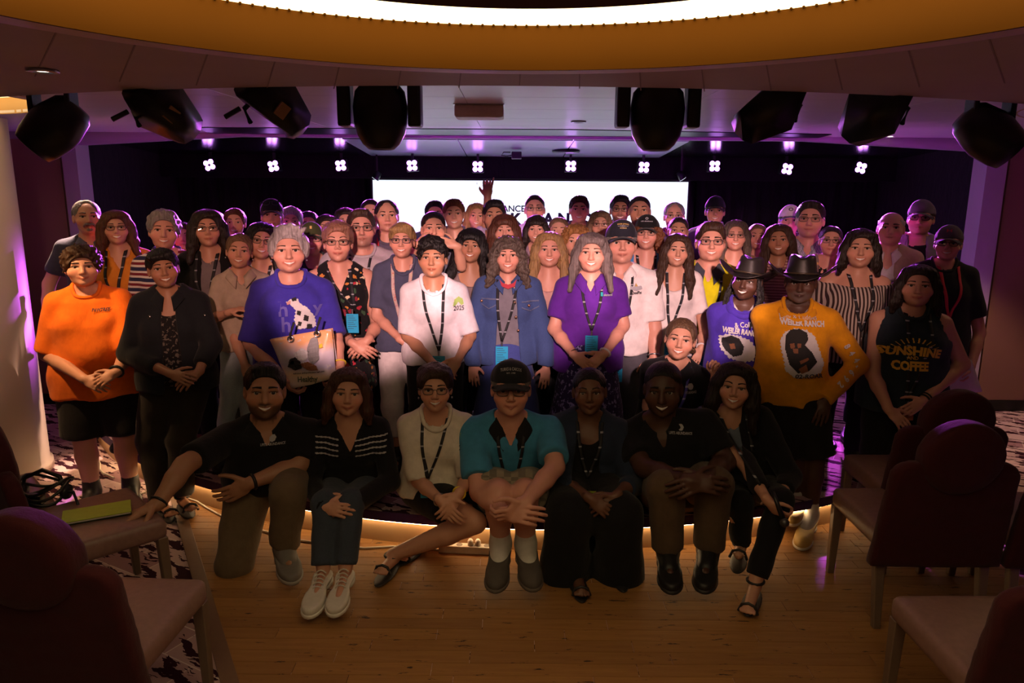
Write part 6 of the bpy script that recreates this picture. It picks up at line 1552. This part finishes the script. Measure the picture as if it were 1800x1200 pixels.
shirt_text(p, 'QuadPet', 1119, 514, 5.5, TD, 4.8, wpx=19, weight=.01); shirt_blob(p, [(1107, 508), (1109, 502), (1114, 504), (1118, 498), (1122, 503), (1128, 502), (1130, 508), (1119, 511)], TGr, 4.8, .003, .003, 'print'); shirt_blob(p, [(1116, 503), (1118, 497), (1121, 503)], TG, 4.8, .005, .002, 'print')
p = Q['purple']
shirt_blob(p, [(1056, 514), (1060, 514), (1060, 520), (1056, 520)], plain('print_teal', (.02, .35, .38), .6), 4.5, .003, .0025, 'print'); shirt_text(p, 'elemental', 1069, 518, 4, TGr, 4.5, wpx=16)
p = Q['stripehood']
for k in range(4):
    for sx in (-1, 1):
        x0, x1 = (546, 596) if sx < 0 else (626, 680)
        ys0 = 764 + k * 9.5
        poly = [(x0 + (x1 - x0) * t, ys0 + (7 * t if sx < 0 else 7 * (1 - t)) - (1.2)) for t in np.linspace(0, 1, 6)]
        poly += [(a, b_ + 2.3) for a, b_ in poly[::-1]]
        shirt_blob(p, poly, TGr, 3.9, .004, .0032, 'stripe')
# wrist things
wrist_ring(Q['orange'], 1, 'watch_band', plain('watch_black', (.01, .01, .012), .4), .010)
wrist_ring(Q['purple'], 1, 'watch_band', plain('watch_white', (.7, .65, .65), .5), .007); wrist_ring(Q['purple'], -1, 'bracelet', TB, .003)
wrist_ring(Q['bluetee'], 1, 'bracelet', plain('band_yellow', (.75, .55, .04), .5), .006); wrist_ring(Q['squat'], 1, 'bracelet', MATS['band_yellow'], .006); wrist_ring(Q['squat'], -1, 'watch_band', METAL, .005)
wrist_ring(Q['blouse'], 1, 'watch_band', MATS['watch_white'], .009); wrist_ring(Q['capman'], 1, 'watch_band', METAL, .006); wrist_ring(Q['sunshine'], 1, 'bracelet', TB, .006); wrist_ring(Q['sunshine'], 1, 'bracelet', TB, .005, .035)
wrist_ring(Q['kneel'], -1, 'bracelet', MATS['watch_black'], .007); wrist_ring(Q['kneel'], 1, 'watch_band', MATS['watch_black'], .010); wrist_ring(Q['micwoman'], 1, 'bracelet', MATS['watch_black'], .004); wrist_ring(Q['handsup'], -1, 'bracelet', TB, .004)
# earrings
def earrings(key, mat=METAL, drop=.012):
    p = Q[key]
    for s in (-1, 1):
        V, F = lathe_np([(0, -drop), (.0045, -drop * .5), (.003, 0), (0, .002)], 8)
        o = p.on_head('earring', mesh_np('earring', V, F), mat, Matrix.Translation((s * .082, -.004, -.046)))
for k in ('bluetee', 'blouse', 'cowgirl', 'beige', 'magenta', 'squat'): earrings(k)
for k in ('ashglasses', 'bangs33', 'bangsdark'): earrings(k, METAL, .035)
# cap marks
def hat_text(key, text, z, h, mat, w=None, y=-.10, arc=0.0):
    p = Q[key]
    cu = D.curves.new('t', 'FONT'); cu.body = text; cu.align_x = 'CENTER'; cu.align_y = 'CENTER'; cu.offset = .02; cu.resolution_u = 2
    o = D.objects.new('t', cu); COL.objects.link(o); dg = bpy.context.evaluated_depsgraph_get(); me = D.meshes.new_from_object(o.evaluated_get(dg)); D.objects.remove(o); me.materials.clear()
    n = len(me.vertices); co = np.zeros(n * 3); me.vertices.foreach_get('co', co); co = co.reshape(-1, 3); q = co[:, :2] * h / .72
    if w: q[:, 0] *= w / np.ptp(q[:, 0])
    X = q[:, 0]; Z = z + q[:, 1] - arc * X * X
    hp = [ell((0, .016, .040), (.086, .105, .092), k=.01), ell((0, -.045, .075), (.062, .050, .058), k=.03)]
    ys = np.linspace(-.16, .0, 60); v = evalp(hp, X[:, None], ys[None, :], Z[:, None]); i = np.argmax(v < 0, 1)
    me.vertices.foreach_set('co', np.stack([X, ys[i] - .006, Z], 1).astype(np.float32).ravel()); me.update()
    o = link('lettering', me, p.hat, mat); return o
hat_text('tealpolo', 'TURKS & CAICOS', .098, .013, TGr, .085, arc=4.0); hat_text('tealpolo', 'EST. 1799', .080, .006, TGr, .035)
hat_text('capman', 'WARM SPRINGS', .104, .009, TG, .060, arc=3.0); hat_text('capman', '~<O>~', .092, .010, TGr, .055); hat_text('capman', 'VETERAN', .080, .007, TG, .036)
hat_text('blackcap', "LIFE'S ABUNDANCE", .078, .007, TGr, .078); hat_text('blackcap', 'O', .098, .018, TGr); hat_text('redcap', 'H', .085, .022, TR, .030); hat_text('olivecap', 'I', .085, .022, TG, .014); hat_text('whitecap', 'O', .088, .030, TD, .036)
# sunglasses pushed up on the dark cap
p = Q['visorcap']; g = link('sunglasses', gear('glasses'), p.hat, MATS['frame_black'] if 'frame_black' in MATS else TB); g.matrix_local = Matrix.Translation((0, -.012, .066)) @ Matrix.Rotation(rad(-18), 4, 'X'); g2 = link('lens', gear('lens'), p.hat, plain('sun_lens', (.03, .03, .06), .05)); g2.matrix_local = g.matrix_local.copy()
# denim jacket buttons and pockets
p = Q['denim']
for px, py in ((905, 532), (907, 558), (911, 582), (846, 531), (930, 538), (904, 508)):
    X, Z = px_to_plane(px, py, 4.6); y = float(surf_y(p, [X], [Z])[0]); lathe('button', [(0, -.003), (.009, -.002), (.009, .001), (0, .001)], plain('button_copper', (.35, .20, .14), .35, .8), p.root, 12, Matrix.Translation(Vector((X, y - .004, Z)) - Vector(p.R0)) @ Matrix.Rotation(math.pi / 2, 4, 'X'))
for x0, x1, yy in ((846, 872, 524), (917, 948, 528)):
    shirt_blob(p, [(x0, yy), (x1, yy), (x1, yy + 2), (x0, yy + 2)], plain('seam_denim', (.10, .12, .22), .8), 4.6, .003, .003, 'seam'); shirt_blob(p, [(x0, yy + 10), ((x0 + x1) / 2, yy + 17), (x1, yy + 10), (x1, yy + 12), ((x0 + x1) / 2, yy + 19), (x0, yy + 12)], MATS['seam_denim'], 4.6, .003, .003, 'seam')
p = Q['pixie']
for px, py in ((262, 557), (346, 560)):
    X, Z = px_to_plane(px, py, 4.3); y = float(surf_y(p, [X], [Z])[0]); lathe('button', [(0, -.003), (.008, -.002), (.008, .001), (0, .001)], METAL, p.root, 12, Matrix.Translation(Vector((X, y - .004, Z)) - Vector(p.R0)) @ Matrix.Rotation(math.pi / 2, 4, 'X'))
# red tee neck under the denim jacket
p = Q['denim']; shirt_blob(p, [(878, 492), (885, 498), (893, 499.5), (902, 498), (908, 492), (905, 503), (893, 507), (882, 503)], TR, 4.62, .004, .003, 'shirt_band')

# ================================================================== THINGS
# -- picture tote bag held in front of the violet tee
b0, b1, b2, b3 = P(474, 597, 4.40), P(583, 578, 4.40), P(591, 662, 4.36), P(512, 682, 4.36)
t = empty('tote_bag', (b3 + b2) / 2, 'clear and coloured picture tote bag lettered Healthy held by the violet t-shirt wearer', 'bag')
O = np.array(t.location)
n = 13; g = np.zeros((n, n, 3))
for i, u in enumerate(np.linspace(0, 1, n)):
    for j, v in enumerate(np.linspace(0, 1, n)):
        q = (b0 * (1 - u) + b1 * u) * (1 - v) + (b3 * (1 - u) + b2 * u) * v
        q = q + np.array([0, -.045 * math.sin(math.pi * u) ** .6 * (.35 + .65 * v) + .004 * math.sin(17 * u + 9 * v), 0]); g[i, j] = q - O
m, tt, bb = nt('bag_print'); v_ = coords(tt, (1, 1, 1)); sp = tt.nodes.new('ShaderNodeSeparateXYZ'); tt.links.new(v_, sp.inputs[0])
f_, _ = noise(tt, v_, 9, 4); zz = math_n(tt, 'ADD', math_n(tt, 'MULTIPLY', sp.outputs[2], 3.0), math_n(tt, 'MULTIPLY', f_, .35))
c_ = ramp(tt, zz, [(.12, (.70, .60, .56)), (.30, (.72, .52, .36)), (.48, (.46, .42, .62)), (.72, (.66, .58, .66)), (.95, (.80, .42, .20))])
f2_, _ = noise(tt, v_, 26, 5, .7); c_ = mixc(tt, ramp(tt, f2_, [(0, (0, 0, 0)), (.60, (0, 0, 0)), (.63, (1, 1, 1))]), c_, (.62, .58, .60))
tt.links.new(c_, bb.inputs['Base Color']); setin(bb, Roughness=.18)
V, F = grid_solid(g, g + np.array([0, .008, 0])); link('bag_front', mesh_np('bag_front', V, F), t, m)
gb = g.copy(); gb[:, :, 1] = np.maximum(g[:, :, 1].max() + .025, .0); V, F = grid_solid(gb, gb + np.array([0, .006, 0])); link('bag_back', mesh_np('bag_back', V, F), t, m)
for px, py in ((514, 594), (560, 585)):
    c = P(px, py, 4.40) - O + np.array([0, -.035, 0]); pts = [c + .017 * np.array([math.cos(a), 0, math.sin(a)]) for a in np.linspace(0, 6.28, 20, endpoint=False)]
    tube('eyelet', pts, .005, METAL, t, 6, True)
    tube('handle', [c, c + [0.0, -.004, .03], c + [.012, .006, .07], c + [.02, .02, .10]], .008, TB, t)
class Bag: pass
bgp = Bag(); bgp.root, bgp.R0, bgp.sp, bgp.off, bgp.Nb = t, O, [], 0, O + [0, .1, 0]
def bag_y(X, Z):
    gw = (g + O).reshape(-1, 3); X = np.asarray(X); Z = np.asarray(Z)
    return np.array([gw[np.argmin((gw[:, 0] - a) ** 2 + (gw[:, 2] - b_) ** 2), 1] for a, b_ in zip(X, Z)]) - .006
_sy = surf_y
def surf_y(p, X, Z, armsp=False): return bag_y(X, Z) if p is bgp else _sy(p, X, Z)
shirt_text(bgp, 'Healthy', 541, 666, 9, plain('print_olive', (.07, .09, .05), .6), 4.32, wpx=36, rot=4, weight=.03)
shirt_text(bgp, 'nutrition and protection for pets', 543, 654, 3, TD, 4.32, wpx=56, rot=5)
for poly, mm in (([(505, 645), (508, 632), (518, 628), (528, 634), (532, 646), (520, 650)], TB), ([(540, 612), (545, 595), (556, 592), (560, 608), (562, 630), (552, 640), (543, 632)], plain('print_grey', (.25, .24, .25), .7)), ([(515, 622), (530, 612), (542, 618), (540, 632), (526, 634)], TW), ([(560, 606), (566, 603), (568, 610), (562, 612)], MATS['band_yellow']), ([(525, 640), (540, 636), (556, 642), (560, 650), (540, 650)], TBr), ([(511, 634), (517, 632), (517, 640), (511, 641)], TBr)): shirt_blob(bgp, poly, mm, 4.32, .002, .0035, 'print')
# -- microphone
p = Q['micwoman']; a = P(1366, 884, 3.475); b_ = P(1379, 918, 3.43); t = empty('microphone', a, 'black handheld microphone pointing down in the hand of the seated dark haired person', 'microphone'); ax = Vector(b_ - a); L = ax.length
M_ = place_ax((0, 0, 0), ax); lathe('handle', [(0, -.06), (.010, -.06), (.011, 0), (.014, L * .8), (0, L * .8)], plain('mic_black', (.012, .012, .013), .35), t, 16, M_); lathe('grille', [(.012, L * .78), (.022, L * .9), (.024, L * 1.05), (.016, L * 1.2), (0, L * 1.25)], plain('mic_grille', (.10, .10, .11), .4, .8), t, 16, M_)
# -- sheet of paper held at right
q4 = [P(1660, 700, 4.74), P(1727, 688, 4.74), P(1708, 632, 4.76), P(1668, 650, 4.76)]
g = np.zeros((7, 7, 3)); O = np.array(q4[0])
for i, u in enumerate(np.linspace(0, 1, 7)):
    for j, v in enumerate(np.linspace(0, 1, 7)): g[i, j] = (q4[0] * (1 - u) + q4[1] * u) * (1 - v) + (q4[3] * (1 - u) + q4[2] * u) * v - O + np.array([0, .012 * math.sin(3 * u), 0])
V, F = grid_solid(g, g + np.array([0, .003, 0])); o = link('paper_sheaf', mesh_np('paper_sheaf', V, F), None, plain('paper', (.62, .55, .55), .8)); o.location = O; tag(o, 'pale sheaf of papers held low behind the sleeveless lettered shirt at right', 'papers')
# -- upholstered chairs
M_VEL = fabric('velvet_red', (.050, .0045, .007), rough=.8); M_VINYL = plain('vinyl_taupe', (.235, .13, .11), .42, grain=.1); M_LEG = plain('leg_bronze', (.20, .14, .10), .4, .3)
def rbox(c, h, r):
    def f(x, y, z):
        a, b_, d = np.abs(x - c[0]) - h[0] + r, np.abs(y - c[1]) - h[1] + r, np.abs(z - c[2]) - h[2] + r
        return np.sqrt(np.maximum(a, 0) ** 2 + np.maximum(b_, 0) ** 2 + np.maximum(d, 0) ** 2) + np.minimum(np.maximum(np.maximum(a, b_), d), 0) - r
    return Pr(f, np.array(c) - h, np.array(c) + h, .01)
def back_f(x, y, z):
    yy = y + .262 + .16 * (z - .33) + .10 * (x ** 2) * -1.0
    w = .290 - .022 * np.clip((z - .35) / .5, 0, 1)
    a, d = np.abs(x) - w + .075, np.abs(z - .575) - .265 + .075
    d2 = np.sqrt(np.maximum(a, 0) ** 2 + np.maximum(d, 0) ** 2) + np.minimum(np.maximum(a, d), 0) - .075
    sq = np.where(z < .5, np.maximum(np.abs(x) - w, np.abs(z - .575) - .265), d2)
    q = np.abs(yy) - .034
    return np.sqrt(np.maximum(sq + .02, 0) ** 2 + np.maximum(q + .02, 0) ** 2) + np.minimum(np.maximum(sq, q), 0) - .02
def disc_f(x, y, z):
    yy = y + .262 + .16 * (z - .33)
    r = np.sqrt(x ** 2 + (z - .865) ** 2) - .170; q = np.abs(yy) - .066 + .25 * np.maximum(r + .06, 0)
    return np.sqrt(np.maximum(r + .025, 0) ** 2 + np.maximum(q + .025, 0) ** 2) + np.minimum(np.maximum(r, q), 0) - .025
V, F = solid([Pr(back_f, (-.32, -.46, .28), (.32, -.16, .88))], .0125); me_back = mesh_np('backrest', V, F)
V, F = solid([Pr(disc_f, (-.20, -.46, .68), (.20, -.24, 1.07))], .0115); me_disc = mesh_np('head_disc', V, F)
V, F = solid([rbox((0, 0, .430), (.265, .262, .052), .03)], .014, 0, (), lambda x, y, z: -.010 * np.clip(1 - (x / .24) ** 2 - (y / .24) ** 2, 0, 1) * (z > .44)); me_seat = mesh_np('seat', V, F)
pts = [(x, y, .468) for x, y in ((-.25, -.2), (-.252, 0), (-.252, .2), (-.235, .245), (-.1, .250), (.1, .250), (.235, .245), (.252, .2), (.252, 0), (.25, -.2))]
V, F = tube_np(pts, .005, 6); me_pip = mesh_np('piping', V, F)
def leg_me(front):
    bm = bmesh.new(); r = bmesh.ops.create_cube(bm, size=1.0)
    for v in r['verts']:
        top = v.co.z > 0; k = .024 if top else .017
        v.co = Vector((math.copysign(k, v.co.x), math.copysign(k, v.co.y) + (0 if top else (.012 if front else -.05)), .39 if top else 0.0))
    es = list(bm.edges); bmesh.ops.bevel(bm, geom=es, offset=.004, segments=1, affect='EDGES'); return bm_mesh('leg', bm)
me_lf, me_lb = leg_me(True), leg_me(False)
def chair(x, y, rot, label):
    t = empty('banquet_chair', (x, y, 0), label, 'chair', 'red backed chairs around the dance floor', rad(rot)); t.scale = (1.05, 1.0, 1.03)
    link('seat', me_seat, t, M_VINYL); link('piping', me_pip, t, M_VINYL); link('backrest', me_back, t, M_VEL); link('head_disc', me_disc, t, M_VEL)
    for sx in (-1, 1):
        o = link('leg', me_lf, t, M_LEG); o.location = (sx * .235, .235, 0)
        o = link('leg', me_lb, t, M_LEG); o.location = (sx * .235, -.225, 0)
chair(-1.52, 2.50, -3, 'red backed chair nearest the camera at bottom left')
chair(-2.02, 3.30, -46, 'red backed chair at left with a green notebook on its taupe seat')
chair(-2.66, 3.49, -46, 'red backed chair at far left with black cables on its seat')
chair(2.00, 3.47, 0, 'red backed chair at right seen from behind, its disc before the lettered shirt')
chair(2.28, 3.98, 0, 'red backed chair at right just behind the one seen fully from behind')
chair(2.64, 3.44, -3, 'red backed chair at the right edge beside the one seen from behind')
chair(1.785, 2.405, 1, 'red backed chair nearest the camera at bottom right')
# -- green notebook on the left chair seat
c = onz(172, 910, .49); t = empty('notebook', (c[0], c[1], .510), 'lime green closed notebook lying on the left chair seat', 'book', None, rad(-62))
box('cover', (-.075, -.145, .012), (.075, .145, .016), plain('notebook_green', (.38, .52, .03), .5), t, .001); box('pages', (-.072, -.142, .004), (.072, .142, .012), plain('paper', (.62, .55, .55), .8), t); box('back_cover', (-.075, -.145, 0), (.075, .145, .004), plain('notebook_dark', (.02, .03, .01), .5), t)
# -- black headset and cable bundle on the far left chair
c = onz(72, 880, .50); t = empty('headset', (c[0], c[1], .508), 'black headset and looped cables lying on the far left chair seat', 'headset')
for k in range(3):
    tube('cable', [(.12 * math.cos(a) + .02 * k, .10 * math.sin(a), .03 + .03 * k + .03 * math.sin(2 * a + k)) for a in np.linspace(0, 6.28, 24, endpoint=False)], .008, plain('cable_black', (.012, .012, .013), .35), t, 6, True)
tube('headband', [(-.10, .02, .02), (-.09, .03, .10), (0, .04, .14), (.09, .03, .11), (.12, .02, .03)], .011, MATS['cable_black'], t, 8)
for sx in (-.10, .12): lathe('ear_cup', [(0, -.018), (.036, -.014), (.04, 0), (.036, .014), (0, .018)], MATS['cable_black'], t, 18, Matrix.Translation((sx, .02, .035)) @ Matrix.Rotation(math.pi / 2, 4, 'Y'))
tube('cable', [(.12, .02, .03), (.18, -.02, .05), (.22, -.05, -.02), (.235, -.06, -.15), (.24, -.05, -.30)], .007, MATS['cable_black'], t)
box('battery_pack', (-.05, -.08, .0), (.05, -.03, .05), MATS['cable_black'], t, .006)
# -- power strip with two plugs and its white flex along the riser
a, b_ = onz(772, 968, 0), onz(868, 972, 0); t = empty('power_strip', (a + b_) / 2, 'white multi socket power strip on the floor against the lit riser', 'power strip', None, math.atan2((b_ - a)[1], (b_ - a)[0]))
M_PW = plain('plastic_white', (.66, .60, .52), .4); L = np.linalg.norm(b_ - a) / 2
box('case', (-L, -.025, 0), (L, .025, .045), M_PW, t, .006)
for k in range(4): lathe('socket', [(0, .0455), (.016, .0458), (.018, .0465), (.018, .044), (0, .044)], plain('socket_dark', (.2, .17, .14), .5), t, 16, Matrix.Translation((-L * .75 + k * L * .5, 0, 0)))
for k in (0.15, .42): lathe('plug', [(0, .045), (.017, .045), (.017, .07), (.010, .082), (0, .083)], M_PW, t, 14, Matrix.Translation((L * (k - .0), 0, 0)))
M_FLEX = plain('flex_white', (.62, .55, .46), .5)
pts = [onz(a, b__, .008) for a, b__ in ((772, 966), (730, 962), (690, 960), (640, 963), (590, 957), (540, 951), (500, 945), (455, 930), (400, 912), (365, 893), (345, 880), (320, 872))]
o = tube('power_cable', pts, .006, M_FLEX); tag(o, 'white power cable snaking along the foot of the lit riser', 'cable')
pts = [onz(a, b__, .008) for a, b__ in ((260, 862), (248, 868), (238, 858), (236, 845), (226, 838), (215, 842))]
o = tube('power_cable', pts, .007, M_FLEX); tag(o, 'short white cable loop on the patterned carpet beside the black shoes', 'cable')
pts = [onz(a, b__, .008) for a, b__ in ((165, 803), (172, 806), (176, 815), (176, 825), (182, 832), (190, 835), (200, 840))]
o = tube('power_cable', pts, .007, M_FLEX); tag(o, 'white cable loop on the carpet between the bare legs at left', 'cable')


# ================================================================== thin out the dense skin and cloth meshes
RATIO = {'body': .34, 'shirt': .5, 'jacket': .5, 'trousers': .45, 'shorts': .5, 'skirt': .5, 'shoe': .32, 'sock': .3, 'sole': .35, 'sandal': .5, 'hair': .7}
todo, seen = [], {}
for o in D.objects:
    k = o.name.split('.')[0]
    if o.type != 'MESH' or k not in RATIO: continue
    if o.data.users > 1:
        if o.data.name in seen: seen[o.data.name].append(o); continue
        seen[o.data.name] = [o]
    m = o.modifiers.new('thin', 'DECIMATE'); m.ratio = RATIO[k]; todo.append(o)
dg = bpy.context.evaluated_depsgraph_get()
new = [(o, D.meshes.new_from_object(o.evaluated_get(dg), preserve_all_data_layers=True, depsgraph=dg)) for o in todo]
for o, me in new:
    old = o.data; o.modifiers.clear(); sharers = seen.get(old.name, [o]); nm = old.name
    for q in sharers:
        keep_m = [(sl.link, sl.material) for sl in q.material_slots]
        q.data = me
        for sl, (lk, mm) in zip(q.material_slots, keep_m):
            sl.link = lk
            if lk == 'OBJECT': sl.material = mm
    D.meshes.remove(old); me.name = nm
